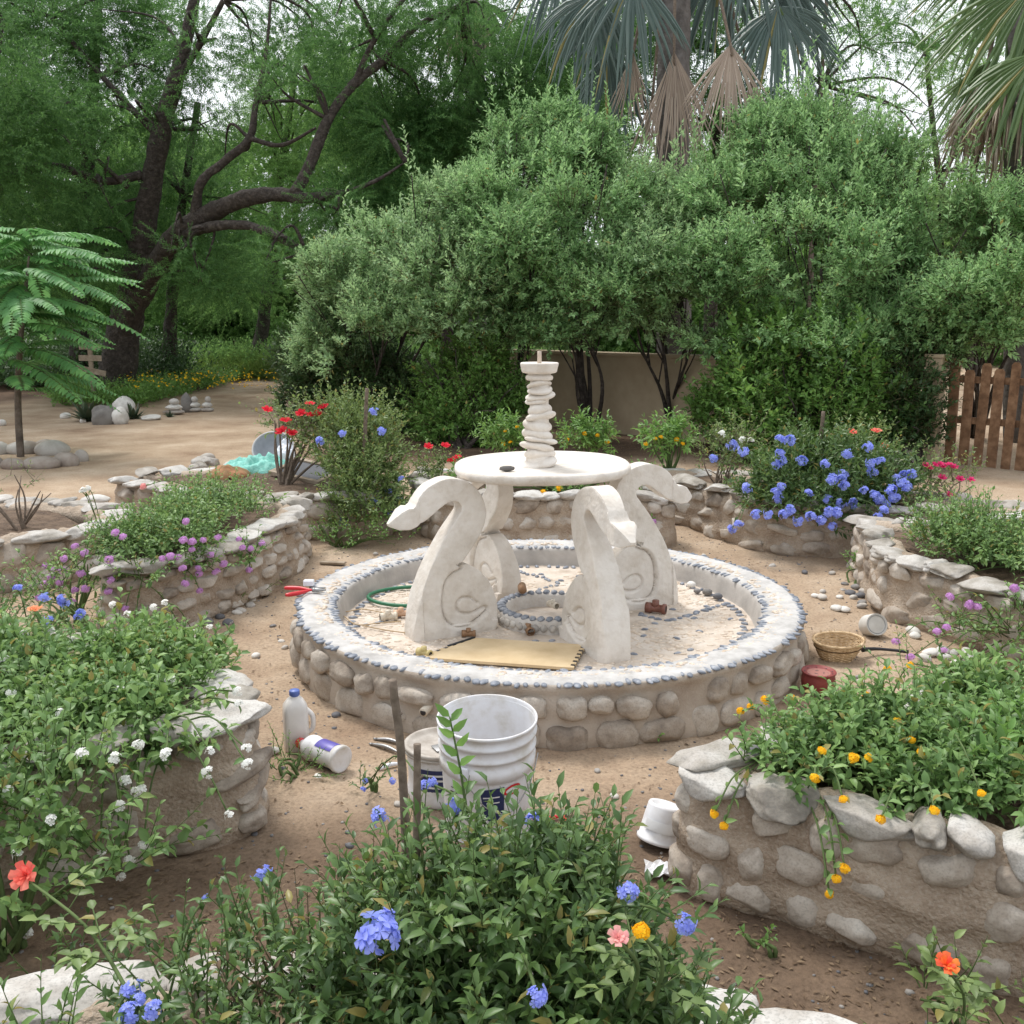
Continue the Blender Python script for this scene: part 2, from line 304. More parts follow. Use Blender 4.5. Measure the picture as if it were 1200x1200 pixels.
def twigs(S0, D, Ls, Bv, r=.003, seg=3, rings=4):
    m = len(S0); D = nrm(D); Ls = np.broadcast_to(np.asarray(Ls, float), (m,))
    t = np.linspace(0, 1, rings)[None]
    C = S0[:, None] + Ls[:, None, None] * (D[:, None] * t[..., None] + Bv[:, None] * (t ** 2)[..., None])
    A = nrm(np.cross(D, UP + 1e-3))[:, None]; B = np.cross(D[:, None], A); rr = (r * (1 - .75 * t))[..., None, None]
    th = np.linspace(0, 2 * math.pi, seg, endpoint=False)
    V = C[:, :, None] + rr * (A[:, :, None] * np.cos(th)[None, None, :, None] + B[:, :, None] * np.sin(th)[None, None, :, None])
    i = np.arange(m)[:, None, None] * rings * seg + np.arange(rings - 1)[None, :, None] * seg; j = np.arange(seg)[None, None]; k = (j + 1) % seg
    return V.reshape(-1, 3), [np.stack([i + j, i + k, i + seg + k, i + seg + j], -1).reshape(-1, 4)]
def bumpy(lobes, seed, k=4):
    rg = np.random.default_rng(seed); out = []
    for c, r in lobes:
        r3 = np.array(r if hasattr(r, '__len__') else (r, r, r)); out.append((tuple(c), tuple(r3 * .72)))
        for _ in range(k):
            d = nrm(rg.normal(0, 1, 3) * np.array([1, 1, .8]) + np.array([0, -.4, .15])); out.append((tuple(np.array(c) + d * r3 * rg.uniform(.55, .8)), tuple(r3 * rg.uniform(.28, .48))))
    return out
def lobe_starts(rng, lobes, dens, upb=.45, cull=-.25, cfreq=1.6, inner=.5, low=-.55):
    S, D = [], []
    for c, r in lobes:
        r3 = np.array(r if hasattr(r, '__len__') else (r, r, r * .85)); n = int(dens * 12 * (r3.prod() ** (2 / 3)))
        d = nrm(rng.normal(0, 1, (n * 2, 3))); d = d[d[:, 2] > low][:n]
        rad = inner + (1 - inner) * rng.uniform(0, 1, (len(d), 1)) ** .6
        p = np.array(c)[None] + d * r3 * rad
        S.append(p); D.append(nrm(d * .9 + UP * upb + rng.normal(0, .35, d.shape)))
    S = np.vstack(S); D = np.vstack(D); k = vnoise(S * cfreq, 11) + .5 * vnoise(S * cfreq * 2.3, 12) > cull
    return S[k], D[k]
def crown(name, root, seed, lobes, mat, dens, Ls, nl, lL, lW, kind='rhomb', twigmat=None, tr=.004, **k):
    rng = np.random.default_rng(seed); ls = {x: k.pop(x) for x in ('upb', 'cull', 'cfreq', 'inner', 'low') if x in k}
    S, D = lobe_starts(rng, lobes, dens, **ls); L = Ls * rng.uniform(.55, 1.25, len(S))
    (V, F), B = shoots(rng, S, D, L, nl, lL, lW, kind, **k)
    o = meshobj(name, npmesh(name, V, F), mat, root)
    if twigmat is not None: tm = meshobj('twigs', npmesh('twigs', *twigs(S, D, L, B, tr)), twigmat, root)
    return o
def branches(root, seed, base, lobes, mat, r0, name='trunk', nlimb=3, stems=None, rtip=.015, wob=.12):
    """tapered trunk(s) and limbs from base towards the lobes, ONE mesh"""
    rng = random.Random(seed); mb = MB(); base = Vector(base)
    for st in (stems or []):
        mb.tube([p for p, r in st], [r for p, r in st], 12, len(st) * 7, bump=.25, freq=7)
    L = sorted(lobes, key=lambda l: -l[0][2])
    for c, r in L:
        c = Vector(c); rr = min(r) if hasattr(r, '__len__') else r
        a = base + Vector((rng.uniform(-.5, .5), rng.uniform(-.3, .3), 0)) * r0 * 4
        m1 = a.lerp(c, .35) + Vector((rng.uniform(-1, 1), rng.uniform(-1, 1), .6)) * wob
        m2 = a.lerp(c, .7) + Vector((rng.uniform(-1, 1), rng.uniform(-1, 1), .4)) * wob
        mb.tube([a - Vector((0, 0, .05)), m1, m2, c], [r0, r0 * .65, r0 * .4, rtip], 7, 18, bump=.2, freq=9)
        for q in range(nlimb):
            e = c + Vector((rng.uniform(-1, 1), rng.uniform(-1, 1), rng.uniform(-.2, 1))) * rr * .85
            s = m1.lerp(m2, rng.random()); mb.tube([s, s.lerp(e, .5) + Vector((rng.uniform(-1, 1), rng.uniform(-1, 1), .5)) * wob, e], [r0 * .35, r0 * .2, rtip * .5], 5, 10)
    return mb.build(name, mat, root)

def floret(mb, c, n, r, petals=5, lobe=1.0, cup=.15, rng=random):
    n = Vector(n).normalized(); a = n.orthogonal().normalized(); b = n.cross(a); ph = rng.random() * 6.28
    for k in range(petals):
        t = ph + k * 2 * math.pi / petals; d = a * math.cos(t) + b * math.sin(t); s = n.cross(d); c = Vector(c)
        w = r * .42 * lobe
        V = [c, c + d * r * .5 + s * w * .7 + n * r * cup, c + d * r * .92 + s * w + n * r * cup * .8, c + d * r * 1.05 + n * r * cup * .3, c + d * r * .92 - s * w + n * r * cup * .8, c + d * r * .5 - s * w * .7 + n * r * cup]
        mb.add([v[:] for v in V], [np.array([[0, 1, 2, 3], [0, 3, 4, 5]])])
FL = {}
def flower_mesh(kind, v=0):
    key = (kind, v)
    if key in FL: return FL[key]
    rng = random.Random(hash(kind) % 1000 if False else sum(map(ord, kind)) + v * 31); mb = MB()
    if kind.startswith('plumb'):               # loose ball of flat five-petalled florets, unit radius 1
        for k in range(16):
            d = Vector((rng.gauss(0, 1), rng.gauss(0, 1), rng.gauss(.7, .8))).normalized(); c = d * rng.uniform(.55, .85)
            floret(mb, c, (d + Vector((0, -.25, .15)) + Vector((rng.uniform(-.3, .3),) * 3)), rng.uniform(.34, .44), rng=rng)
            mb.tube([(0, 0, -.3), c * .5, c], .02, 3)
        m = M['F_blue']
    elif kind.startswith('white'):
        for k in range(9):
            d = Vector((rng.gauss(0, 1), rng.gauss(0, 1), rng.gauss(.6, .6))).normalized(); c = d * rng.uniform(.4, .7)
            floret(mb, c, d + Vector((0, -.3, .4)), rng.uniform(.38, .5), rng=rng)
            mb.tube([(0, 0, -.2), c], .03, 3)
        m = M['F_white']
    elif kind.startswith('lant'):
        col = kind.split('_')[1]
        for k in range(26):
            z = 1 - (k + .5) / 26 * 1.25; t = k * 2.4; q = math.sqrt(max(0, 1 - z * z)); d = Vector((q * math.cos(t), q * math.sin(t), z * .75))
            floret(mb, d * rng.uniform(.55, .78), d + Vector((rng.uniform(-.35, .35), rng.uniform(-.35, .35), rng.uniform(-.2, .35))), rng.uniform(.26, .40), 5, 1.0, .12, rng)
        m = M['F_' + col]
    else:                                        # rose: layered cupped petals
        col = kind.split('_')[1]
        for lay in range(4):
            npet = 6 - lay // 2; R = 1 - .22 * lay; tilt = .62 + .3 * lay
            for k in range(npet):
                t = k * 2 * math.pi / npet + lay * .6 + rng.uniform(-.2, .2); P = []
                for iu in range(5):
                    u = iu / 4
                    for iv in range(5):
                        vv = iv / 4 * 2 - 1; wv = math.sin(min(1, u * 1.25 + .12) * math.pi * .62) * .62
                        rr = R * (u * math.cos(tilt) + .06); h = R * (u * math.sin(tilt) * 1.0) - .12 * (u ** 3) * (1.6 - lay * .4) - .1 * vv * vv
                        h += .05 * math.sin(vv * 5 + k) * u
                        tt = t + vv * wv * .8 / max(.35, u + .25) * .9
                        P.append((rr * math.cos(tt), rr * math.sin(tt), h))
                i = np.array([[a * 5 + b, a * 5 + b + 1, a * 5 + b + 6, a * 5 + b + 5] for a in range(4) for b in range(4)]); mb.add(P, [i])
        m = M['F_' + col]
    me = mb.mesh(kind.split('_')[0] + '_flower'); me.materials.append(m); FL[key] = me; return me
def flower(root, kind, p, r, face=(0, -.35, 1), stem=None, rng=random, name='flower_head'):
    me = flower_mesh(kind, rng.randrange(3)); o = bpy.data.objects.new(name, me); link(o); o.parent = root
    q = Vector(face).normalized().to_track_quat('Z', 'Y'); o.rotation_mode = 'QUATERNION'
    from mathutils import Quaternion
    o.rotation_quaternion = q @ Quaternion((0, 0, 1), rng.random() * 6.28)
    o.location = Vector(p) - root.location; o.scale = (r, r, r * rng.uniform(.85, 1.05))
    return o

# ------------------------------------------------------------------ stones
def stone_meshes(mat, n, seed, sub=3, flat=1.0, rough=.16, name='stone', box=.0, facets=0):
    out = []
    for k in range(n):
        bm = bmesh.new(); bmesh.ops.create_icosphere(bm, subdivisions=sub, radius=1)
        V = np.array([v.co[:] for v in bm.verts]); F = np.array([[v.index for v in f.verts] for f in bm.faces]); bm.free()
        if box: V = V / (np.sum(np.abs(V) ** (2 + box * 4), axis=1) ** (1 / (2 + box * 4)))[:, None]
        d = 1 + rough * 1.3 * fbm(V * .9, 2, seed + k) + rough * .5 * fbm(V * 2.2 + 5, 3, seed + k + 50) + rough * .12 * fbm(V * 8, 2, seed + k)
        V = V * d[:, None]; rp = np.random.default_rng(seed * 7 + k)
        for q in range(facets):                # broken faces
            pn_ = nrm(rp.normal(0, 1, 3)); lim = rp.uniform(.66, .90); dd = V @ pn_; V = V - pn_[None] * (np.maximum(dd - lim, 0) * .88)[:, None]
        V = V * (1 + .018 * fbm(V * 9, 3, seed + k))[:, None]; V[:, 2] *= flat
        me = npmesh(name, V, [F]); me.materials.append(mat); out.append(me)
    return out
SM = {}
def setup_stones():
    SM['wall'] = stone_meshes(M['stone'], 9, 10, 4, rough=.26, name='face_stone', box=.12, facets=3)
    SM['round'] = stone_meshes(M['stone'], 9, 60, 4, rough=.22, name='face_stone', box=.15, facets=1)
    SM['cap'] = stone_meshes(M['cap'], 14, 110, 4, rough=.36, name='cap_stone', box=.2, facets=5)
    SM['river'] = stone_meshes(M['river'], 6, 210, 3, rough=.12, name='river_stone')
    SM['peb'] = stone_meshes(M['pebo'], 6, 310, 2, rough=.14, name='pebble')
    SM['pale'] = stone_meshes(M['pale'], 4, 410, 3, rough=.25, name='pale_stone')
setup_stones()
def put(me, name, loc, sc, rot=(0, 0, 0), parent=None):
    o = bpy.data.objects.new(name, me); link(o); o.location = loc; o.scale = sc; o.rotation_euler = rot
    if parent is not None: o.parent = parent
    return o
def pebble_batch(name, C, A, rot, mat, parent=None, seed=0, sub=1, tilt=None):
    """many embedded pebbles as one mesh: C centres, A semi-axes, rot about z"""
    bm = bmesh.new(); bmesh.ops.create_icosphere(bm, subdivisions=sub, radius=1)
    V = np.array([v.co[:] for v in bm.verts]); F = np.array([[v.index for v in f.verts] for f in bm.faces]); bm.free()
    rng = np.random.default_rng(seed); n = len(C); C = np.asarray(C); A = np.asarray(A); rot = np.asarray(rot)
    W = V[None] * (1 + rng.normal(0, .07, (n, len(V), 1))) * A[:, None]
    c, s = np.cos(rot)[:, None], np.sin(rot)[:, None]
    X = W[..., 0] * c - W[..., 1] * s; Y = W[..., 0] * s + W[..., 1] * c
    W = np.stack([X, Y, W[..., 2]], -1) + C[:, None]
    Fa = (np.arange(n)[:, None, None] * len(V) + F[None]).reshape(-1, 3)
    return meshobj(name, npmesh(name, W.reshape(-1, 3), [Fa]), mat, parent)

def rock_wall(label, path, side, h=.33, thick=.17, seed=0, rows=3, cap=1.0, sz=.075, soil=None, soilz=.30, capname='cap_stone', capsz=.11, cat='planter wall', batter=.035, name='stone_planter', facemat=None):
    """raised bed wall: mortar body swept along path, face stones set into its outer side, cap stones on top, soil behind.
       side=+1: outer face to the right of the walking direction"""
    rng = random.Random(seed); P = resample(path, .022); root = empty(name, (P[0][0], P[0][1], 0)); tag(root, label, cat)
    T = nrm(np.gradient(P, axis=0)); N2 = np.stack([T[:, 1], -T[:, 0]], 1)
    cen = np.mean(soil, axis=0); side = 1 if np.sum(N2 * (P - cen)) > 0 else -1; N2 = N2 * side
    # stones list on the face
    Ln = len(P) * .022; st = []
    for r in range(rows):
        z0 = h * (r + .42) / (rows + .12); s = rng.uniform(0, .08)
        while s < Ln:
            L = sz * rng.uniform(.65, 1.45); i = min(len(P) - 1, int((s + L) / .022)); zc = z0 + rng.uniform(-.018, .018)
            hz = h / rows * .5 * rng.uniform(.55, .95)
            if rng.random() < .93: st.append((i, zc, L, hz, rng.uniform(.15, .8)))
            s += 2 * L + rng.uniform(.0, .035)
    prof = [(0, -.06, 1), (0, .02, 1), (-.25 * batter, h * .3, 1), (-.6 * batter, h * .6, 1), (-batter, h * .85, 1), (-batter - .02, h * .93, 1), (-batter - .045, h * .99, .5), (-thick * .6, h * 1.01, .3), (-thick * .85, h - .005, .3), (-thick, h - .04, 1), (-thick, h - .14, 1)]
    prof = resample([(a, b) for a, b, c in prof], .014)
    m = len(prof); Vv = np.zeros((len(P), m, 3)); Nn = np.zeros_like(Vv)
    pt = nrm(np.gradient(prof, axis=0)); pn = np.stack([pt[:, 1], -pt[:, 0]], 1)      # outward in (offset, z)
    for j in range(m):
        Vv[:, j, 0] = P[:, 0] + N2[:, 0] * prof[j, 0]; Vv[:, j, 1] = P[:, 1] + N2[:, 1] * prof[j, 0]; Vv[:, j, 2] = prof[j, 1]
        Nn[:, j, 0] = N2[:, 0] * pn[j, 0]; Nn[:, j, 1] = N2[:, 1] * pn[j, 0]; Nn[:, j, 2] = pn[j, 1]
    V = Vv.reshape(-1, 3); NN = Nn.reshape(-1, 3); d = .024 * fbm(V * 7, 2, seed) + .016 * fbm(V * 20, 3, seed + 9) + .006 * fbm(V * np.array([40, 40, 70.]), 2, seed + 19)
    for (i, zc, L, hz, pr) in st:                # mortar swells round every stone and dips beside it
        c = np.array([P[i, 0], P[i, 1], zc]); q = (V[:, 0] - c[0]) ** 2 + (V[:, 1] - c[1]) ** 2; e = q / (L * 1.15) ** 2 + (V[:, 2] - zc) ** 2 / (hz * 1.2) ** 2
        d += .020 * np.exp(-np.clip(e, 0, 20) ** 1.5)
    V = V + NN * d[:, None]
    i = np.arange(len(P) - 1)[:, None] * m; j = np.arange(m - 1)[None]
    Q = np.stack([i + j, i + j + 1, i + m + j + 1, i + m + j], -1).reshape(-1, 4)
    if side > 0: Q = Q[:, ::-1]
    caps = [np.arange(m)[None], (np.arange(m) + (len(P) - 1) * m)[None, ::-1]]
    b = meshobj('mortar_body', npmesh('mortar_body', V - np.array([P[0][0], P[0][1], 0]), [Q, *caps]), facemat or M['mortar'], root)
    ox, oy = P[0]
    st.sort(key=lambda q_: float(N2[q_[0]] @ P[q_[0]]) > 0)
    for (i, zc, L, hz, pr) in st[:97]:
        off = -batter * (zc / h) - .010 + .022 * pr; t = math.atan2(T[i][1], T[i][0])
        put(rng.choice(SM['wall']), 'face_stone', (P[i][0] + N2[i][0] * off - ox, P[i][1] + N2[i][1] * off - oy, zc), (L * .95, rng.uniform(.030, .045), hz), (rng.uniform(-.15, .15), rng.uniform(-.25, .25), t), root)
    s = rng.uniform(0, .03)
    while s < Ln - .03 and cap > 0:
        L = capsz * rng.choice((.45, .6, .8, 1.0, 1.25, 1.5)) * rng.uniform(.85, 1.1); i = min(len(P) - 1, int((s + L * .95) / .022)); t = math.atan2(T[i][1], T[i][0])
        if rng.random() < cap:
            put(rng.choice(SM['cap']), capname, (P[i][0] - N2[i][0] * (thick * .34 + rng.uniform(-.02, .02)) - ox, P[i][1] - N2[i][1] * thick * .34 - oy, h + rng.uniform(-.022, .006)), (L, thick * rng.uniform(.40, .6), rng.uniform(.026, .042)), (rng.uniform(-.10, .10), rng.uniform(-.10, .10), t + rng.uniform(-.25, .25)), root)
        s += 2 * L * rng.uniform(.84, 1.0)
    if soil:
        poly = [Vector((x, y)) for x, y in soil]; g = []; xs = [p.x for p in poly]; ys = [p.y for p in poly]; stp = .05
        from mathutils.geometry import intersect_point_line
        def inside(x, y):
            c = False
            for a in range(len(poly)):
                p, q = poly[a], poly[a - 1]
                if (p.y > y) != (q.y > y) and x < (q.x - p.x) * (y - p.y) / (q.y - p.y) + p.x: c = not c
            return c
        for x in np.arange(min(xs), max(xs), stp):
            for y in np.arange(min(ys), max(ys), stp):
                if inside(x, y): g.append(Vector((x, y)))
        vs, es, fs, _, _, _ = delaunay_2d_cdt(poly + g, [], [list(range(len(poly)))], 1, 1e-5)
        A = np.array([(v.x, v.y, 0) for v in vs]); A[:, 2] = soilz + .03 * fbm(A * 5, 4, seed) + .012 * fbm(A * 22, 2, seed)
        meshobj('bed_soil', npmesh('bed_soil', A - np.array([ox, oy, 0]), [np.array([f for f in fs if len(f) == 3])]), M['soil'], root)
    return root

# ------------------------------------------------------------------ ground
def graded(a, b, c, d, fine, coarse):
    lo = list(-np.geomspace(-b + 0.0 + 1, -a + 1, coarse) + 1)[::-1] if a < b else []
    hi = list(np.geomspace(c + 1, d + 1, coarse) - 1)
    return np.unique(np.round(np.concatenate([lo, np.arange(b, c, fine), hi]), 4))
gx = graded(-130, -3.4, 3.4, 130, .035, 60); gy = np.unique(np.round(np.concatenate([np.linspace(-40, .4, 20), np.arange(.5, 8.5, .035), np.geomspace(8.5, 160, 80)]), 4))
X, Y = np.meshgrid(gx, gy, indexing='ij'); P3 = np.stack([X.ravel(), Y.ravel(), 0 * X.ravel()], 1)
Zg = .012 * fbm(P3 * 2.2, 3, 5) + .010 * fbm(P3 * 9, 3, 6); P3[:, 2] = Zg
nx, ny = len(gx), len(gy); i = np.arange(nx - 1)[:, None] * ny; j = np.arange(ny - 1)[None]
Q = np.stack([i + j, i + ny + j, i + ny + j + 1, i + j + 1], -1).reshape(-1, 4)
gme = npmesh('ground', P3, [Q])
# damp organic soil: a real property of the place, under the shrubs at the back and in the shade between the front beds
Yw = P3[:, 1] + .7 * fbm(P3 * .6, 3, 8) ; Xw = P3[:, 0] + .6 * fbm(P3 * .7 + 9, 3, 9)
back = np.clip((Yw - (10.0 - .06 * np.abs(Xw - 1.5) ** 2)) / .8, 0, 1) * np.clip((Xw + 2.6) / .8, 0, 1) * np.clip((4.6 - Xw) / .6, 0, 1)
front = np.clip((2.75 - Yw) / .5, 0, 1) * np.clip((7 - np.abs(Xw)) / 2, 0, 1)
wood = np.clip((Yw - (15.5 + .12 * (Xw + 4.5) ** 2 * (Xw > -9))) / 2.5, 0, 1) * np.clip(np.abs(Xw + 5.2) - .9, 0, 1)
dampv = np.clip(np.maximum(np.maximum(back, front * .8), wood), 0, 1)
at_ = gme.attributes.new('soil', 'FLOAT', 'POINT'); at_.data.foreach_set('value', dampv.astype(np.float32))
m, N, L, b = newmat('sandy_ground')
g = N.new("ShaderNodeNewGeometry"); n1 = N.new("ShaderNodeTexNoise"); n1.inputs["Scale"].default_value = 1.3; n1.inputs["Detail"].default_value = 8; n1.inputs["Roughness"].default_value = .65
n2 = N.new("ShaderNodeTexNoise"); n2.inputs["Scale"].default_value = 70; n2.inputs["Detail"].default_value = 4; n2.inputs["Roughness"].default_value = .7
for q in (n1, n2): L.new(g.outputs["Position"], q.inputs["Vector"])
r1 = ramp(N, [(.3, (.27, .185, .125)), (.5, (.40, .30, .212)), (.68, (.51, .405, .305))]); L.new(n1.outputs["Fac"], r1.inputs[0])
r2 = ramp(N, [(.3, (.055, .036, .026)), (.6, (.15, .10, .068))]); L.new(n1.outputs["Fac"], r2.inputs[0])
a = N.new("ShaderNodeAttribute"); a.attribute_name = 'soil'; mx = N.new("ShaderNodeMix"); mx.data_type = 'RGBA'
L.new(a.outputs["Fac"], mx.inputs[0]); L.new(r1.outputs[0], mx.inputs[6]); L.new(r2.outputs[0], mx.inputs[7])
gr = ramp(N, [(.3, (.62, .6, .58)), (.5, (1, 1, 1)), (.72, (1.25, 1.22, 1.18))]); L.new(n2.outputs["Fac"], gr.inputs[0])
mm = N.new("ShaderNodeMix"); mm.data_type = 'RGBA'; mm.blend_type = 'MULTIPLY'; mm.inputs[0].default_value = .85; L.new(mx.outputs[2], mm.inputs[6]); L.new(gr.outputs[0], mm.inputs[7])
L.new(mm.outputs[2], b.inputs["Base Color"]); b.inputs["Roughness"].default_value = .95; b.inputs["Specular IOR Level"].default_value = .15
bp = N.new("ShaderNodeBump"); bp.inputs["Distance"].default_value = .012; bp.inputs["Strength"].default_value = .9; n3 = N.new("ShaderNodeTexNoise"); n3.inputs["Scale"].default_value = 38; n3.inputs["Detail"].default_value = 8; n3.inputs["Roughness"].default_value = .7
L.new(g.outputs["Position"], n3.inputs["Vector"]); L.new(n3.outputs["Fac"], bp.inputs["Height"]); L.new(bp.outputs[0], b.inputs["Normal"])
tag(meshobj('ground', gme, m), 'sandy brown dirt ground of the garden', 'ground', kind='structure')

# ------------------------------------------------------------------ fountain
FC = Vector((.17, 4.52, 0)); FZ = .14
fo = empty('fountain', FC); tag(fo, 'unfinished round garden fountain with cobbled basin, four swan neck supports and white bowl', 'fountain')
R = 1.175
prof = resample([(R + .0, -.06), (R, .04), (R - .012, .12), (R - .016, .19), (R - .004, .222), (R - .006, .24), (R - .03, .251), (R - .09, .248), (R - .16, .240), (R - .185, .225), (R - .20, .17), (R - .212, .128), (R - .25, .12)], .012)
seg = 520; th = np.linspace(0, 2 * math.pi, seg, endpoint=False); m_ = len(prof)
pt = nrm(np.gradient(prof, axis=0)); pn = np.stack([pt[:, 1], -pt[:, 0]], 1)
V = np.stack([np.outer(prof[:, 0], np.cos(th)), np.outer(prof[:, 0], np.sin(th)), np.outer(prof[:, 1], np.ones(seg))], -1).reshape(-1, 3)
NN = np.stack([np.outer(pn[:, 0], np.cos(th)), np.outer(pn[:, 0], np.sin(th)), np.outer(pn[:, 1], np.ones(seg))], -1).reshape(-1, 3)
outer = (V[:, 2] < .20) & (np.hypot(V[:, 0], V[:, 1]) > R - .05)
d = (.010 * fbm(V * 6, 3, 2) + .004 * fbm(V * 25, 3, 3)) * np.where(outer, 1.5, .6)
rng = random.Random(4); fst = []
for row, (zc, hz) in enumerate(((.050, .055), (.150, .042))):
    a_ = rng.uniform(0, .1)
    while a_ < 2 * math.pi - .02:
        Lh = rng.uniform(.045, .085) * (1.15 if row == 0 else .95)
        if rng.random() < (.98 if row == 0 else .9): fst.append((a_ + Lh / R, zc + rng.uniform(-.012, .015), Lh, hz * rng.uniform(.75, 1.15), rng.uniform(.3, 1)))
        a_ += 2 * Lh / R + rng.uniform(.004, .035)
for (an, zc, Lh, hz, pr) in fst:
    c = np.array([R * math.cos(an), R * math.sin(an), zc]); e = ((V[:, 0] - c[0]) ** 2 + (V[:, 1] - c[1]) ** 2) / (Lh * 1.2) ** 2 + (V[:, 2] - zc) ** 2 / (hz * 1.25) ** 2
    d += np.where(outer, .008 * np.exp(-np.clip(e, 0, 20) ** 1.5), 0)
V = V + NN * d[:, None]
i = np.arange(m_ - 1)[:, None] * seg; j = np.arange(seg)[None]; k = (j + 1) % seg
Q = np.stack([i + j, i + seg + j, i + seg + k, i + k], -1).reshape(-1, 4)[:, ::-1]
bme = npmesh('basin', V, [Q]); bme.materials.append(M['basin']); bme.materials.append(M['rim']); bme.materials.append(M['basinin'])
ring = np.repeat(np.arange(m_ - 1), seg); rc = prof[:-1, 0]; zc_ = prof[:-1, 1]
mi = np.where((zc_ > .236) , 1, np.where((rc < R - .17), 2, 0))[ring]
bme.polygons.foreach_set('material_index', mi.astype(np.int32))
basin = meshobj('basin', bme, None, fo)
fst.sort(key=lambda q_: math.sin(q_[0]) > .25)
for (an, zc, Lh, hz, pr) in fst[:99]:
    rr = R - .018 + .016 * pr
    put(rng.choice(SM['round']), 'face_stone', (rr * math.cos(an), rr * math.sin(an), zc), (Lh, rng.uniform(.028, .042), hz), (rng.uniform(-.1, .1), rng.uniform(-.25, .25), an + math.pi / 2), basin)
# rim pebbles: an outer and an inner dark row laid across the rim, pale ones between
nr = np.random.default_rng(5); C, A, Ro, C2, A2, R2 = [], [], [], [], [], []
for r0, cnt, lx in ((R - .012, 195, .025), (R - .160, 180, .025)):
    for q in range(cnt):
        an = (q + nr.uniform(-.22, .22)) * 2 * math.pi / cnt
        if nr.random() < .05: continue
        rr = r0 + nr.normal(0, .006); C.append((rr * math.cos(an), rr * math.sin(an), .2415 + nr.uniform(-.004, .001) + (.004 if r0 > R - .1 else -.003))); A.append((lx * nr.uniform(.7, 1.15), .0125 * nr.uniform(.6, 1.5), .0075)); Ro.append(an + nr.normal(0, .22))
for q in range(900):
    an = nr.uniform(0, 6.283); rr = R - .09 + nr.uniform(-.045, .045); C2.append((rr * math.cos(an), rr * math.sin(an), .2435)); A2.append((nr.uniform(.009, .02), nr.uniform(.007, .012), .007)); R2.append(nr.uniform(0, 6.28))
pebble_batch('dark_rim_pebbles', C, A, Ro, M['peb'], basin, 1, 2); pebble_batch('pale_rim_pebbles', C2, A2, R2, M['pebl'], basin, 2)
# floor: white cement with pale pebbles and dark pebble lines
fb = MB(); fb.lathe([(R - .2, .138), (.9, .14), (.5, .142), (.24, .143), (.0005, .143)], 160, bump=0)
fV = np.vstack(fb.V); fb.V = [fV + np.stack([0 * fV[:, 0], 0 * fV[:, 0], .004 * fbm(fV * 9, 3, 5)], 1)]
floor_ = fb.build('basin_floor', M['floor'], fo)
C, A, Ro = [], [], []
for q in range(2600):
    an = nr.uniform(0, 6.283); rr = math.sqrt(nr.uniform(.26 ** 2, .94 ** 2))
    if vnoise(np.array([[rr * math.cos(an) * 2.2, rr * math.sin(an) * 2.2, 3.]]), 7)[0] < -.35: continue
    C.append((rr * math.cos(an), rr * math.sin(an), .139 + nr.uniform(-.003, .001))); A.append((nr.uniform(.012, .028), nr.uniform(.009, .015), .007)); Ro.append(nr.normal(0, .5))
pebble_batch('pale_floor_pebbles', C, A, Ro, M['pebl'], floor_, 3)
C, A, Ro = [], [], []
def darkline(pts, sp=.034):
    for (x, y) in resample(pts, sp):
        C.append((x + nr.normal(0, .006), y + nr.normal(0, .006), .1425)); A.append((.020 * nr.uniform(.7, 1.2), .012, .009)); Ro.append(nr.uniform(-.6, .6) + math.atan2(y, x))
for base in (-68, 22, 112, 202):                       # pairs of dark curves running out from each support, and an inner ring
    for da, s in ((-24, 1),):
        darkline([(r_ * math.cos(math.radians(base + da + s * c_)), r_ * math.sin(math.radians(base + da + s * c_))) for r_, c_ in ((.93, 14), (.8, 10), (.66, 0), (.55, -6), (.45, 4))])
darkline([(.925 * math.cos(t), .925 * math.sin(t)) for t in np.linspace(0, 6.2, 60)], .05)
for q in range(60): 
    an = nr.uniform(0, 6.28); rr = nr.uniform(.3, .9); C.append((rr * math.cos(an), rr * math.sin(an), .1425)); A.append((.018, .011, .008)); Ro.append(nr.uniform(-1, 1))
pebble_batch('dark_floor_pebbles', C, A, Ro, M['peb'], floor_, 4, 2)
# well ring in the middle
wr = empty('pebbled_well', (0, -.05, 0)); wr.parent = fo
mb = MB(); mb.lathe(resample([(.245, .12), (.245, .19), (.235, .206), (.205, .206), (.195, .19), (.19, .13)], .01), 96, bump=.004, freq=20); mb.build('well_wall', M['white'], wr)
C, A, Ro = [], [], []
for q in range(36): an = q * math.pi / 18; C.append((.222 * math.cos(an), .222 * math.sin(an), .209)); A.append((.024, .017, .012)); Ro.append(an + nr.normal(0, .3))
pebble_batch('well_cap_pebbles', C, A, Ro, M['peb'], wr, 5, 2)
C, A, Ro = [], [], []
for q in range(40): an = q * math.pi / 20 + .05; C.append((.247 * math.cos(an), .247 * math.sin(an), .172)); A.append((.012, .018, .019)); Ro.append(an)
pebble_batch('well_side_pebbles', C, A, Ro, M['pebo'], wr, 6, 2)

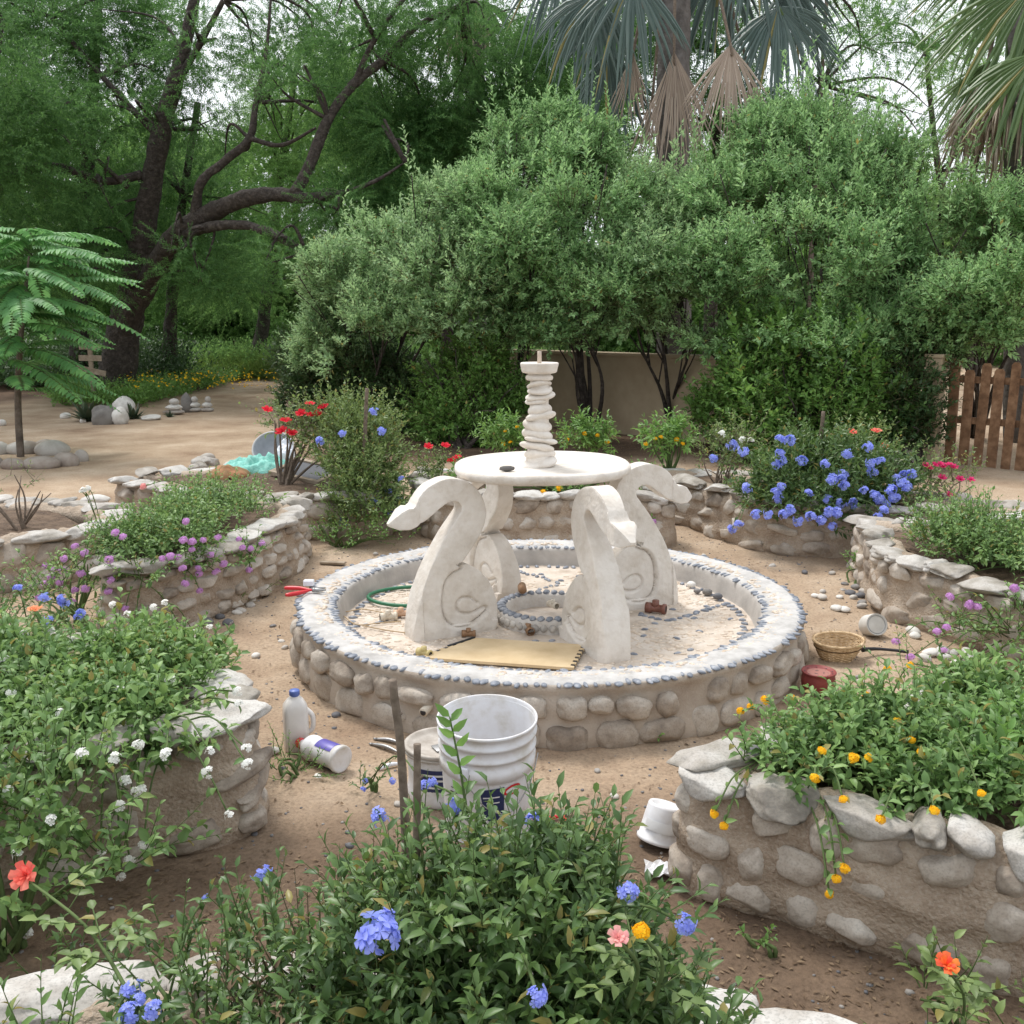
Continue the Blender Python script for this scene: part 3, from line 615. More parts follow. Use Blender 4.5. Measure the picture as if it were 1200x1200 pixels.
# swan-neck supports: a slab with a rounded edge, a carved coil and a hanging head
def serpent(ang, sc_=1.0, seed=0):
    out = crom([(.705, .12), (.700, .20), (.665, .34), (.615, .46), (.54, .59), (.478, .672), (.456, .705), (.462, .735), (.487, .750), (.530, .744), (.588, .706), (.628, .678), (.660, .664)], 70)
    head = np.array([(.672, .655), (.705, .644), (.750, .645), (.788, .660), (.792, .672), (.770, .696), (.738, .724), (.710, .737), (.690, .735)])
    top = crom([(.678, .745), (.655, .785), (.610, .825), (.545, .850), (.485, .850), (.415, .825), (.362, .770), (.338, .700), (.343, .645), (.371, .587), (.428, .514), (.476, .462), (.487, .447)], 80)
    coil = crom([(.487, .447), (.468, .455), (.432, .456), (.385, .430), (.345, .390), (.312, .335), (.290, .262), (.290, .200), (.305, .150), (.315, .12)], 40)
    out2 = np.vstack([out, head, top, coil[1:]])
    out2 = out2[np.concatenate([[True], np.linalg.norm(np.diff(out2, axis=0), axis=1) > .003])]
    # spiral groove: the coil's arm, then the inner curl
    g1 = crom([(.462, .447), (.520, .424), (.554, .375), (.567, .293), (.552, .220), (.508, .184), (.434, .184), (.376, .211), (.346, .236), (.358, .252), (.420, .232), (.476, .243), (.492, .279), (.471, .307), (.425, .304), (.388, .275)], 260)
    poly = [Vector(p) for p in out2]; x0, x1, z0, z1 = out2[:, 0].min(), out2[:, 0].max(), out2[:, 1].min(), out2[:, 1].max(); s = .0048
    gxx, gzz = np.meshgrid(np.arange(x0, x1, s), np.arange(z0, z1, s)); gp = np.stack([gxx.ravel(), gzz.ravel()], 1)
    gp = gp + np.random.default_rng(seed).uniform(-.0012, .0012, gp.shape)
    ins = np.zeros(len(gp), bool)
    for a_ in range(len(out2)):
        p, q = out2[a_], out2[a_ - 1]; dy = q[1] - p[1]
        if abs(dy) < 1e-12: continue
        ins ^= ((p[1] > gp[:, 1]) != (q[1] > gp[:, 1])) & (gp[:, 0] < (q[0] - p[0]) * (gp[:, 1] - p[1]) / dy + p[0])
    def dist(A_, B_, closed=False):
        B2 = np.vstack([B_, B_[:1]]) if closed else B_; best = np.full(len(A_), 9.)
        for k_ in range(len(B2) - 1):
            a_, b_ = B2[k_], B2[k_ + 1]; ab = b_ - a_; t = np.clip(((A_ - a_) @ ab) / max(ab @ ab, 1e-12), 0, 1); best = np.minimum(best, np.linalg.norm(A_ - a_ - t[:, None] * ab, axis=1))
        return best
    gp = gp[ins]; gp = gp[dist(gp, out2, True) > .003]
    vs, es, fs, *_ = delaunay_2d_cdt(poly + [Vector(p) for p in gp], [], [list(range(len(poly)))], 1, 1e-6)
    A_ = np.array([v[:] for v in vs]); F = np.array([f for f in fs if len(f) == 3])
    de = dist(A_, out2, True); dg = dist(A_, g1)
    u, z = A_[:, 0], A_[:, 1]
    th_ = .165 - .072 * np.clip((z - .15) / .5, 0, 1)
    hd = np.clip((u - .66) / .05, 0, 1) * np.clip((.77 - z) / .02, 0, 1); snout = np.clip((u - .73) / .06, 0, 1)
    th_ = th_ * (1 - hd) + hd * (.104 - .076 * snout); th_ = np.where((u > .60) & (hd == 0), th_ * (1 - .15 * np.clip((u - .60) / .08, 0, 1)), th_)
    half = th_ / 2
    ew = .003; rnd = np.where(de < ew, ew - np.sqrt(np.maximum(ew ** 2 - (ew - de) ** 2, 0)), 0) * .85
    gc = g1[:150]; cc_ = np.array([.40, .275]); coilpoly = np.vstack([gc, (cc_ + (coil - cc_) * 1.10)[::-1]]); coilin = np.zeros(len(A_))
    for a_ in range(len(coilpoly)):
        p, q = coilpoly[a_], coilpoly[a_ - 1]
        if abs(q[1] - p[1]) > 1e-12: coilin = np.where(((p[1] > z) != (q[1] > z)) & (u < (q[0] - p[0]) * (z - p[1]) / (q[1] - p[1]) + p[0]), 1 - coilin, coilin)
    coilin = coilin * (z > .19); groove = .013 * np.exp(-(dg / .0060) ** 2) + .017 * coilin
    nz = .0045 * fbm(np.stack([u * 9, z * 9, u * 0 + seed], 1), 4, seed) + .0012 * fbm(np.stack([u * 50, z * 50, u * 0 + seed], 1), 3, seed)
    coilraise = 0
    y = half - rnd - groove + nz
    n_ = len(A_)
    Vf = np.concatenate([np.stack([u, y, z], 1), np.stack([u, -y + 2 * nz, z], 1)])
    # boundary strip
    ec = {}
    for f in F:
        for a_, b_ in ((f[0], f[1]), (f[1], f[2]), (f[2], f[0])): ec[(a_, b_)] = 1
    bd = [(a_, b_) for (a_, b_) in ec if (b_, a_) not in ec]
    S_ = 7; extra = []; idx = {}
    for a_, b_ in bd:
        if a_ not in idx:
            idx[a_] = [a_] + [n_ * 2 + len(extra) + q for q in range(S_)] + [a_ + n_]
            for q in range(S_):
                t = (q + 1) / (S_ + 1); p = Vf[a_] * (1 - t) + Vf[a_ + n_] * t; extra.append(p)
    extra = np.array(extra); VV = np.vstack([Vf, extra]) 
    quads = []
    for a_, b_ in bd:
        if a_ in idx and b_ in idx:
            for q in range(S_ + 1): quads.append((idx[b_][q], idx[a_][q], idx[a_][q + 1], idx[b_][q + 1]))
    VV[:, [0, 2]] += .004 * np.stack([fbm(VV * 8, 3, seed + 3), fbm(VV * 8 + 7, 3, seed + 4)], 1)
    me = npmesh('swan_neck_support', VV, [np.vstack([F, F[:, ::-1] + n_]), np.array(quads)])
    bm = bmesh.new(); bm.from_mesh(me); bmesh.ops.recalc_face_normals(bm, faces=bm.faces); bm.to_mesh(me); bm.free(); me.set_sharp_from_angle(angle=math.radians(38))
    o = meshobj('swan_neck_support', me, M['plaster'], fo); o.rotation_euler = (0, 0, math.radians(ang)); o.location = (-.01, 0, 0); return o
for q, an in enumerate((208, 294, 22, 124)):
    s_ = serpent(an, seed=q * 7)
# bowl: shallow dish with thick uneven edge
mb = MB(); mb.lathe(resample([(.0005, .83), (.15, .828), (.30, .826), (.385, .835), (.408, .850), (.412, .868), (.405, .880), (.385, .882), (.36, .874), (.2, .868), (.0005, .868)], .012), 180, bump=.010, freq=7)
bowl = mb.build('bowl', M['plaster'], fo); bowl.location = (-.03, 0, -.003)
for v in bowl.data.vertices: v.co.z += .008 * math.sin(v.co.x * 3 + 1) + .004 * math.sin(v.co.y * 9)
col = empty('stacked_column', (-.045, 0, 0)); col.parent = fo; mb = MB(); rng = random.Random(9)
mb.lathe([(.066, .86), (.052, .95), (.044, 1.1), (.042, 1.28)], 32)
zz = .885; q = 0
rads = [.088, .084, .078, .074, .072, .070, .066, .064, .062, .062, .060, .058, .057]
while zz < 1.262:
    rr = rads[min(q, 12)] * rng.uniform(.90, 1.10); hh = rng.choice((.017, .021, .026, .030)) if q > 1 else .026
    bm = bmesh.new(); bmesh.ops.create_icosphere(bm, subdivisions=4, radius=1)
    for v in bm.verts:
        c = v.co; f = (abs(c.x) ** 3 + abs(c.y) ** 3 + abs(c.z) ** 3) ** (1 / 3); v.co = c / (f ** .25) * (1 + .07 * math.sin(3 * math.atan2(c.y, c.x) + q * 2.1))
    Mx = Matrix.Translation((rng.uniform(-.008, .008), rng.uniform(-.008, .008), zz)) @ Matrix.Rotation(rng.uniform(-.22, .22), 4, 'X') @ Matrix.Rotation(rng.uniform(-.22, .22), 4, 'Y') @ Matrix.Rotation(rng.random() * 6, 4, 'Z') @ Matrix.Diagonal((rr, rr * rng.uniform(.86, .98), hh, 1))
    mb.bm(bm, Mx); zz += hh * 1.42; q += 1
mb.build('stacked_discs', M['plaster'], col)
mb = MB(); mb.lathe(resample([(.04, 1.262), (.060, 1.266), (.063, 1.282), (.050, 1.290), (.056, 1.294), (.078, 1.300), (.083, 1.318), (.087, 1.338), (.082, 1.344), (.04, 1.342), (.0005, 1.341)], .006), 72, bump=.004, freq=14); mb.build('capital', M['plaster'], col)
mb = MB(); mb.tube([(0, 0, 1.33), (0, 0, 1.395)], [.010, .0095], 14, 4); mb.build('water_pipe', plain('tan_pvc', (.55, .45, .36)), col)

# ------------------------------------------------------------------ stone planters
WD = dict(h=.33)
rock_wall('long raised stone planter with white capstones in the right front corner, yellow lantana on top', [(2.05, 1.52), (1.55, 1.80), (1.19, 2.03), (.96, 2.15), (.73, 2.29), (.575, 2.37), (.49, 2.43), (.475, 2.52), (.56, 2.60), (.80, 2.74), (1.2, 2.96), (1.74, 3.2), (2.5, 3.45)], -1, h=.34, thick=.16, seed=1, rows=3, sz=.062, capsz=.09,
          soil=[(2.5, 1.45), (1.6, 1.93), (1.2, 2.16), (.8, 2.38), (.62, 2.50), (.85, 2.64), (1.3, 2.88), (1.8, 3.08), (2.6, 3.3)])
rock_wall('wedge shaped stone planter right of the fountain overgrown with pink lantana', [(3.6, 3.3), (2.75, 3.75), (2.36, 4.15), (2.12, 4.62), (1.98, 4.9), (1.97, 5.15), (2.05, 5.6), (2.13, 5.95), (2.25, 6.0), (2.5, 5.78), (2.9, 5.55), (3.6, 5.3)], -1, h=.32, thick=.18, seed=2, rows=3, sz=.085, capsz=.10,
          soil=[(3.6, 3.5), (2.9, 3.85), (2.5, 4.3), (2.2, 4.8), (2.12, 5.2), (2.2, 5.7), (2.5, 5.6), (3.6, 5.15)])
rock_wall('stone planter behind the fountain on its right, blue plumbago spilling over', [(1.02, 7.75), (1.12, 7.45), (1.33, 7.15), (1.52, 6.66), (1.68, 6.40), (1.95, 6.25), (2.3, 6.2), (2.7, 6.05), (3.05, 5.85), (3.25, 5.95), (3.3, 6.3), (2.9, 6.7), (2.3, 7.3), (1.7, 7.75), (1.1, 7.85)], -1, h=.33, thick=.18, seed=3, rows=3, sz=.085, capsz=.14,
          soil=[(1.2, 7.7), (1.45, 7.15), (1.7, 6.6), (2.0, 6.38), (2.9, 6.1), (3.15, 6.1), (2.8, 6.6), (2.2, 7.2), (1.6, 7.65)])
rock_wall('rounded cobble planter wall directly behind the fountain, low green cover on top', [(-.75, 7.5), (-.72, 7.05), (-.55, 6.75), (-.25, 6.58), (.15, 6.52), (.6, 6.50), (.98, 6.46), (1.10, 6.50), (1.12, 6.65), (.98, 7.0), (.85, 7.5), (.5, 7.75), (-.2, 7.8), (-.7, 7.6)], -1, h=.35, thick=.17, seed=4, rows=3, sz=.075, capsz=.08,
          soil=[(-.6, 7.4), (-.5, 6.95), (-.2, 6.75), (.15, 6.68), (.95, 6.64), (.75, 7.4), (.4, 7.6), (-.3, 7.65)])
rock_wall('stone planter behind the fountain on its left holding the tall shrub with blue flowers', [(-3.1, 7.5), (-2.4, 7.05), (-1.85, 6.82), (-1.4, 6.74), (-1.0, 6.78), (-.86, 6.95), (-.9, 7.3), (-1.2, 7.75), (-1.7, 8.05), (-2.4, 8.1), (-3.0, 7.9)], -1, h=.30, thick=.18, seed=5, rows=2, sz=.10, capsz=.15,
          soil=[(-2.8, 7.5), (-2.3, 7.2), (-1.8, 6.98), (-1.4, 6.9), (-1.0, 7.0), (-1.2, 7.5), (-1.7, 7.85), (-2.4, 7.9)])
rock_wall('stone planter left of the fountain with purple lantana hanging down its face', [(-2.15, 5.5), (-2.14, 5.0), (-2.02, 4.66), (-1.92, 4.58), (-1.70, 4.72), (-1.46, 5.16), (-1.34, 5.72), (-1.33, 6.15), (-1.38, 6.38), (-1.55, 6.48), (-1.9, 6.35), (-2.15, 5.9), (-2.16, 5.6)], -1, h=.34, thick=.17, seed=6, rows=4, sz=.07, capsz=.10,
          soil=[(-1.98, 5.5), (-1.96, 4.9), (-1.88, 4.76), (-1.6, 5.1), (-1.5, 5.8), (-1.52, 6.3), (-1.85, 6.2), (-2.0, 5.8)])
rock_wall('low stone planter at the left edge with bare soil and a thorny shrub', [(-4.2, 5.0), (-3.4, 5.12), (-2.9, 5.42), (-2.52, 5.70), (-2.42, 5.95), (-2.55, 6.3), (-3.1, 6.65), (-4.2, 6.8)], -1, h=.30, thick=.2, seed=7, rows=2, sz=.10, capsz=.11,
          soil=[(-4.2, 5.15), (-3.4, 5.28), (-2.9, 5.6), (-2.6, 5.9), (-3.1, 6.5), (-4.2, 6.65)], soilz=.26)
rock_wall('stone planter in the left foreground covered with white flowered shrub', [(-2.6, 1.95), (-1.7, 2.32), (-1.08, 2.60), (-.87, 2.70), (-.79, 2.82), (-.86, 3.0), (-1.1, 3.25), (-1.6, 3.5), (-2.5, 3.6)], -1, h=.36, thick=.2, seed=8, rows=4, sz=.085, capsz=.10,
          soil=[(-2.6, 2.1), (-1.7, 2.47), (-1.1, 2.76), (-.97, 2.86), (-1.15, 3.1), (-1.6, 3.35), (-2.5, 3.45)])
rock_wall('planter edge with broad pale stones along the bottom of the view, nearest bed', [(1.2, .95), (.92, 1.25), (.72, 1.42), (.54, 1.54), (.34, 1.61), (.1, 1.68), (-.3, 1.72), (-.58, 1.70), (-.8, 1.66), (-1.05, 1.60), (-1.6, 1.4)], -1, h=.33, thick=.15, seed=9, rows=2, sz=.11, capsz=.15,
          soil=[(1.0, .85), (.6, 1.2), (.3, 1.45), (-.3, 1.58), (-1.0, 1.48), (-1.6, 1.25), (-1.6, .3), (1.0, .3)])

# ------------------------------------------------------------------ trees and shrubs behind
def TL(lst): return [(tuple(at(px, py, Yd)), r) for px, py, Yd, r in lst]
def pl(pts): return [(at(px, py, Yd), r) for px, py, Yd, r in pts]
def plant_root(name, label, cat, loc, group=None): return tag(empty(name, loc), label, cat, group)
def shift(root):
    """meshes were written in world coordinates: move them under their root at its base"""
    for c in root.children:
        if c.type == 'MESH' and c.location.length < 1e-9 and not c.get('_l'):
            if c.data.users == 1: c.data.transform(Matrix.Translation(-root.location))
def add_trunk(root, tubes, mat, name='trunk', seed=1, bump=.3, freq=6):
    mb = MB()
    for t in tubes:
        mb.tube([p for p, r in t], [r for p, r in t], 14 if t[0][1] > .08 else 8, len(t) * 9, bump=bump, freq=freq, seed=seed)
    return mb.build(name, mat, root)

# -- the big mesquite at the left, limbs as in the picture
def mesquite(label, base, tubes, lobes, seed, dens=34, mat='L_mesq', nl=52, Ls=.62, lL=.072, lW=.021, bend=-.22, cull=-.15, bark='bark'):
    root = plant_root('feathery_tree', label, 'tree', base); tubes = [[(p, r * .68) for p, r in t] for t in tubes]
    add_trunk(root, tubes, M[bark], seed=seed)
    crown('crown', root, seed, lobes, M[mat], dens * 1.5, Ls, nl, lL, lW, 'rhomb', None, bend=bend, upb=.05, cull=cull, cfreq=.9, inner=.15, ang=1.25, droop=.1)
    mb = MB(); rng = random.Random(seed)
    allp = [p for t in tubes for p, r in t if p.z > 1.5]
    for c, r in lobes:
        c = Vector(c); s = min(allp, key=lambda p: (p - c).length)
        for q in range(3):
            e = c + Vector((rng.uniform(-1, 1), rng.uniform(-1, 1), rng.uniform(-.6, .9))) * (r if not hasattr(r, '__len__') else r[0]) * .8
            mid = s.lerp(e, .5) + Vector((rng.uniform(-.3, .3), rng.uniform(-.3, .3), rng.uniform(-.1, .5)))
            mb.tube([s, mid, e], [.035, .022, .006], 5, 12, bump=.2)
    mb.build('branches', M['bark'], root); shift(root); return root
mesquite('big leaning mesquite with a thick dark trunk at the left behind the path', at(135, 452, 19),
    [pl([(132, 462, 19, .62), (140, 420, 19, .50), (150, 365, 19, .42), (160, 320, 18.8, .37), (175, 230, 18.6, .28), (190, 150, 18.5, .24), (215, 60, 18.4, .17), (240, -60, 18.3, .10)]),
     pl([(140, 400, 19, .30), (165, 345, 18.5, .30), (205, 278, 17.5, .25), (250, 248, 17, .22), (290, 232, 16.5, .19), (325, 228, 16.4, .17), (360, 232, 16.2, .12), (402, 226, 16, .07), (440, 212, 15.9, .045), (475, 190, 15.9, .02)]),
     pl([(345, 228, 16.3, .14), (362, 195, 16.3, .13), (385, 140, 16.4, .115), (415, 98, 16.6, .11), (450, 70, 16.8, .09), (490, 30, 17, .07), (540, 5, 17.2, .05), (600, -40, 17.4, .03)]),
     pl([(415, 98, 16.6, .08), (440, 45, 16.6, .06), (480, -10, 16.8, .05), (520, -60, 17, .03)]),
     pl([(215, 276, 17.3, .13), (245, 266, 16.8, .12), (285, 264, 16.4, .11), (320, 274, 16, .105), (360, 298, 15.7, .10), (405, 324, 15.5, .07), (440, 345, 15.4, .03)]),
     pl([(228, 262, 17.2, .14), (235, 215, 17, .11), (262, 190, 17, .10), (292, 162, 17, .09), (300, 120, 17.1, .07), (312, 60, 17.3, .045), (318, -10, 17.4, .03)]),
     pl([(292, 162, 17, .06), (330, 170, 16.8, .05), (370, 150, 16.6, .03)]),
     pl([(165, 205, 18.5, .12), (120, 212, 18, .10), (60, 195, 17.6, .11), (0, 210, 17.2, .12), (-60, 215, 17, .08)]),
     pl([(150, 220, 18.2, .07), (100, 175, 17.8, .05), (50, 140, 17.5, .04), (-10, 150, 17.4, .03)]),
     pl([(205, 100, 18.4, .10), (235, 50, 18.2, .08), (262, 0, 18, .06)]),
     pl([(185, 160, 18.5, .09), (120, 90, 18.6, .07), (60, 20, 18.8, .05)])],
    TL([(30, 60, 18.7, 1.5), (120, 40, 19.7, 1.6), (60, 150, 18.2, 1.2), (200, 60, 19.7, 1.3), (10, 240, 18.7, 1.2), (110, 240, 19.2, 1.0), (150, 130, 19.3, 1.1), (230, 150, 19.7, .9),
        (300, 180, 18.3, .7), (340, 60, 18.7, 1.0), (400, 140, 18.2, .8), (430, 40, 18.7, 1.2), (520, 50, 18.7, 1.1), (470, 150, 18.3, .9), (250, 300, 19.2, .7), (350, 170, 17.9, .6), (560, 130, 18.7, .9), (90, 300, 18.5, .8), (420, 250, 17.5, .7), (60, 150, 16.5, .8), (10, 240, 17, .8), (110, 235, 17.2, .6), (150, 110, 17.5, .7), (230, 60, 17.6, .6), (215, 310, 16.8, .5), (340, 100, 16.2, .4), (430, 50, 16.8, .7), (530, 40, 17, .7), (480, 150, 16.4, .55), (260, 340, 17, .5), (90, 330, 16.8, .6), (330, 300, 15.6, .35), (395, 250, 15.8, .4)]), 21, dens=30)
for (lab, bx, by, Yd, r0, top, lobes, sd, dn) in (
    ('straight dark trunked tree just left of the leaning mesquite', 92, 455, 21, .26, [(95, 330, .22), (103, 200, .2), (112, 60, .15), (118, -80, .08)], [(80, 30, 21, 1.8), (140, 140, 21.5, 1.4), (30, 170, 21, 1.5), (60, 260, 20.5, 1.2), (130, 270, 21, .9)], 31, 24),
    ('thin dark trunk standing right of the leaning mesquite', 197, 455, 22, .24, [(200, 380, .2), (205, 310, .16), (215, 230, .13), (232, 120, .09)], [(210, 230, 22, 1.2), (250, 330, 22, 1.0), (180, 300, 22.5, 1.0), (280, 260, 21.5, 1.0)], 32, 26),
    ('feathery tree filling the gap over the path', 300, 452, 27, .25, [(315, 330, .2), (330, 200, .15), (350, 60, .08)], [(300, 200, 26, 1.5), (360, 130, 26, 1.8), (420, 210, 25, 1.6), (340, 290, 25, 1.2), (450, 90, 27, 1.9), (280, 350, 26, .9), (400, 320, 24, 1.1)], 33, 26),
    ('dark feathery tree behind the middle shrubs', 520, 470, 19, .2, [(525, 380, .17), (530, 250, .13), (540, 100, .07)], [(480, 180, 18.5, 1.2), (560, 150, 18.5, 1.3), (620, 110, 19, 1.2), (510, 260, 18, 1.1), (600, 200, 18.5, 1.1), (660, 60, 20, 1.3), (430, 290, 17.5, .9), (570, 50, 20, 1.4)], 34, 34),
    ('pale slender tree against the bright sky at the upper right', 950, 470, 20, .13, [(952, 300, .11), (955, 200, .09), (962, 100, .06), (970, -20, .04)], [(900, 40, 20, 1.2), (980, 40, 21, 1.3), (1040, 70, 21, 1.1), (1090, 30, 22, 1.2), (960, 150, 20, 1.0), (1060, 160, 22, .7)], 35, 9),
    ('dark leafy tree filling the view behind the middle palm', 830, 470, 21, .2, [(835, 300, .17), (840, 150, .12), (842, 60, .07)], [(700, 60, 21, 1.2), (760, 30, 21.5, 1.2), (830, 50, 21, 1.2), (770, 130, 20.5, 1.1), (850, 140, 20.5, 1.0), (920, 100, 20.5, .9), (960, 130, 20, .9), (1000, 170, 20, .7), (690, 150, 20, 1.0), (900, 190, 20, .9)], 38, 22),
    ('open feathery tree above the gate at the right', 1140, 460, 24, .18, [(1130, 330, .15), (1100, 200, .11), (1085, 60, .07)], [(1100, 100, 23, 1.1), (1040, 20, 24, 1.2), (1150, 60, 25, 1.3), (1170, 240, 22, 1.2), (1110, 290, 22, 1.1)], 36, 12),
    ('leaning feathery tree beyond the left frame edge', -60, 470, 16, .3, [(-40, 330, .24), (-20, 180, .18), (0, 20, .1)], [(-60, 60, 15, 1.5), (-40, 200, 15.5, 1.3), (20, 330, 17, .9), (-80, 320, 15, 1.0)], 37, 30)):
    b = at(bx, by, Yd); b.z = -.05
    mesquite(lab, b, [[(b, r0 * 1.25)] + pl([(x, y, Yd, r) for x, y, r in top])], TL(lobes), sd, dens=dn, mat='L_mesq' if Yd < 23 else 'L_back', nl=44, Ls=.75, lL=.085, lW=.026, cull=-.2, bark='bark' if sd != 35 else 'barkl')
# distant broad-leaved trees, each its own; they close the view
rng = random.Random(77)
FT = [(-60, 33, 4.6), (30, 36, 5.2), (110, 31, 4.4), (190, 38, 5.4), (265, 34, 4.2), (345, 37, 5.0), (430, 33, 4.8), (520, 36, 5.4), (610, 32, 5.0), (700, 35, 5.2), (790, 33, 4.4), (880, 36, 4.6), (965, 34, 3.4), (1050, 38, 3.3), (1130, 34, 3.6), (1210, 31, 4.4), (1290, 33, 4.6)]
for q, (px, Yd, hh) in enumerate(FT):
    b = at(px, 450, Yd); b.z = -.05; root = plant_root('distant_tree', '', 'tree', b, 'distant trees closing the view')
    root['label'] = 'distant green tree in the far row closing the view behind the garden'
    lob = []
    for w in range(15):
        z = rng.uniform(.9, hh * 1.55) if w > 4 else rng.uniform(.5, 2.2); lob.append(((b.x + rng.uniform(-2.1, 2.1), b.y + rng.uniform(-1.2, 1.2), z), rng.uniform(1.1, 1.7)))
    add_trunk(root, [[(b, .3), (b + Vector((.1, 0, 2)), .24), (b + Vector((.3, 0, hh)), .12), (b + Vector((.3, 0, hh * 1.4)), .04)]], M['bark'])
    crown('crown', root, 300 + q, lob, M['L_back'], 9, 1.0, 30, .19, .085, 'rhomb', None, bend=-.1, cull=-.5, cfreq=.5, inner=.3, low=-.9); shift(root)
# undergrowth far under the trees
def mat_cover(name, label, cat, region, n, hgt, mat, seed, lL, lW, nl=8, kind='rhomb', flowers=None):
    rg = np.random.default_rng(seed); S = []
    while len(S) < n:
        px = rg.uniform(region[0], region[1]); Yd = rg.uniform(region[2], region[3]); p = at(px, 450, Yd)
        if len(region) > 4 and not region[4](p.x, p.y): continue
        S.append((p.x, p.y, 0))
    S = np.array(S); D = nrm(np.array([0, 0, 1.]) + rg.normal(0, .4, S.shape)); 
    (V, F), B = shoots(rg, S, D, hgt * rg.uniform(.5, 1.3, n), nl, lL, lW, kind, bend=-.1)
    o = meshobj(name, npmesh(name, V, F), M[mat]); tag(o, label, cat, kind='stuff'); return o
pathf = lambda x, y: not (-6.3 - (y - 14) * .12 < x < -2.6 - (y - 14) * .24 and y < 30)
mat_cover('ground_cover', 'dark green ground cover under the trees along the far side of the path', 'ground cover', (60, 330, 16.5, 24, lambda x, y: x < -6.3 - (y - 16) * .02 and y > 16.8 + .25 * max(0, -7.5 - x) * 0), 5200, .42, 'L_bright', 401, .085, .04)
mat_cover('forest_undergrowth', 'leafy undergrowth beneath the far trees', 'undergrowth', (-120, 640, 24, 31), 9000, .9, 'L_back', 402, .14, .06, 10)
mat_cover('pale_grass', 'bright yellowish green grass at the end of the path', 'grass', (235, 345, 23.5, 29), 3800, .55, 'grass', 403, .30, .014, 5)
mat_cover('shade_plants', 'dark low plants behind the leaning mesquite', 'undergrowth', (-150, 215, 20.5, 25), 5200, 1.2, 'L_dark', 404, .14, .06, 10)
# yellow wild flowers scattered through the cover
rg = np.random.default_rng(405); n = 240; S = np.array([at(rg.uniform(140, 325), 450, rg.uniform(16.8, 19.5)) for _ in range(n)]); S[:, 2] = rg.uniform(.3, .5, n)
V, F = leaf_geo(S, nrm(rg.normal(0, 1, (n, 3))), np.tile(UP, (n, 1)), .045, .045, 'rhomb'); tag(meshobj('wildflowers', npmesh('wildflowers', V, F), M['F_yellow']), 'tiny yellow wildflowers dotted through the dark ground cover', 'wildflowers', kind='stuff')

# -- the long bank of fine leaved shrubs in front of the wall
def shrub(label, base, lobes, seed, mat='L_shrub', dens=150, Ls=.27, nl=17, lL=.082, lW=.037, r0=.035, cull=-.12, spikes=0, twig=True, stems=None, name='tall_shrub', cat='shrub', **kw):
    root = plant_root(name, label, cat, base)
    kw.setdefault('upb', .3); kw.setdefault('bend', .12)
    crown('foliage', root, seed, bumpy(lobes, seed), M[mat], dens * .8, Ls, nl, lL, lW, 'rhomb', M['twig'] if twig else None, .005, cull=cull, cfreq=1.9, inner=.45, **kw)
    if spikes:
        rg = np.random.default_rng(seed + 5); top = sorted(lobes, key=lambda l: -l[0][2])[:max(3, len(lobes) * 2 // 3)]; S = []
        for c, r in top:
            for q in range(spikes): 
                r_ = r if not hasattr(r, '__len__') else r[0]; S.append(np.array(c) + np.array([rg.uniform(-.8, .8) * r_, rg.uniform(-.9, .3) * r_, rg.uniform(.2, .7) * r_]))
        S = np.array(S); D = nrm(UP + rg.normal(0, .22, S.shape)); Lx = rg.uniform(.3, .85, len(S)); (V, F), B = shoots(rg, S, D, Lx, 26, lL * 1.15, lW * 1.1, 'rhomb', bend=.1, tipshrink=.3)
        meshobj('shoots', npmesh('shoots', V, F), M[mat], root); meshobj('shoot_stems', npmesh('shoot_stems', *twigs(S, D, Lx, B, .006)), M['gstem'], root)
    branches(root, seed, base, lobes[:6], None, r0, nlimb=4, name='stems').data.materials.append(M['bark']) if False else None
    o = branches(root, seed, base, lobes[:7], M['bark'], r0, name='stems', nlimb=4); shift(root); return root
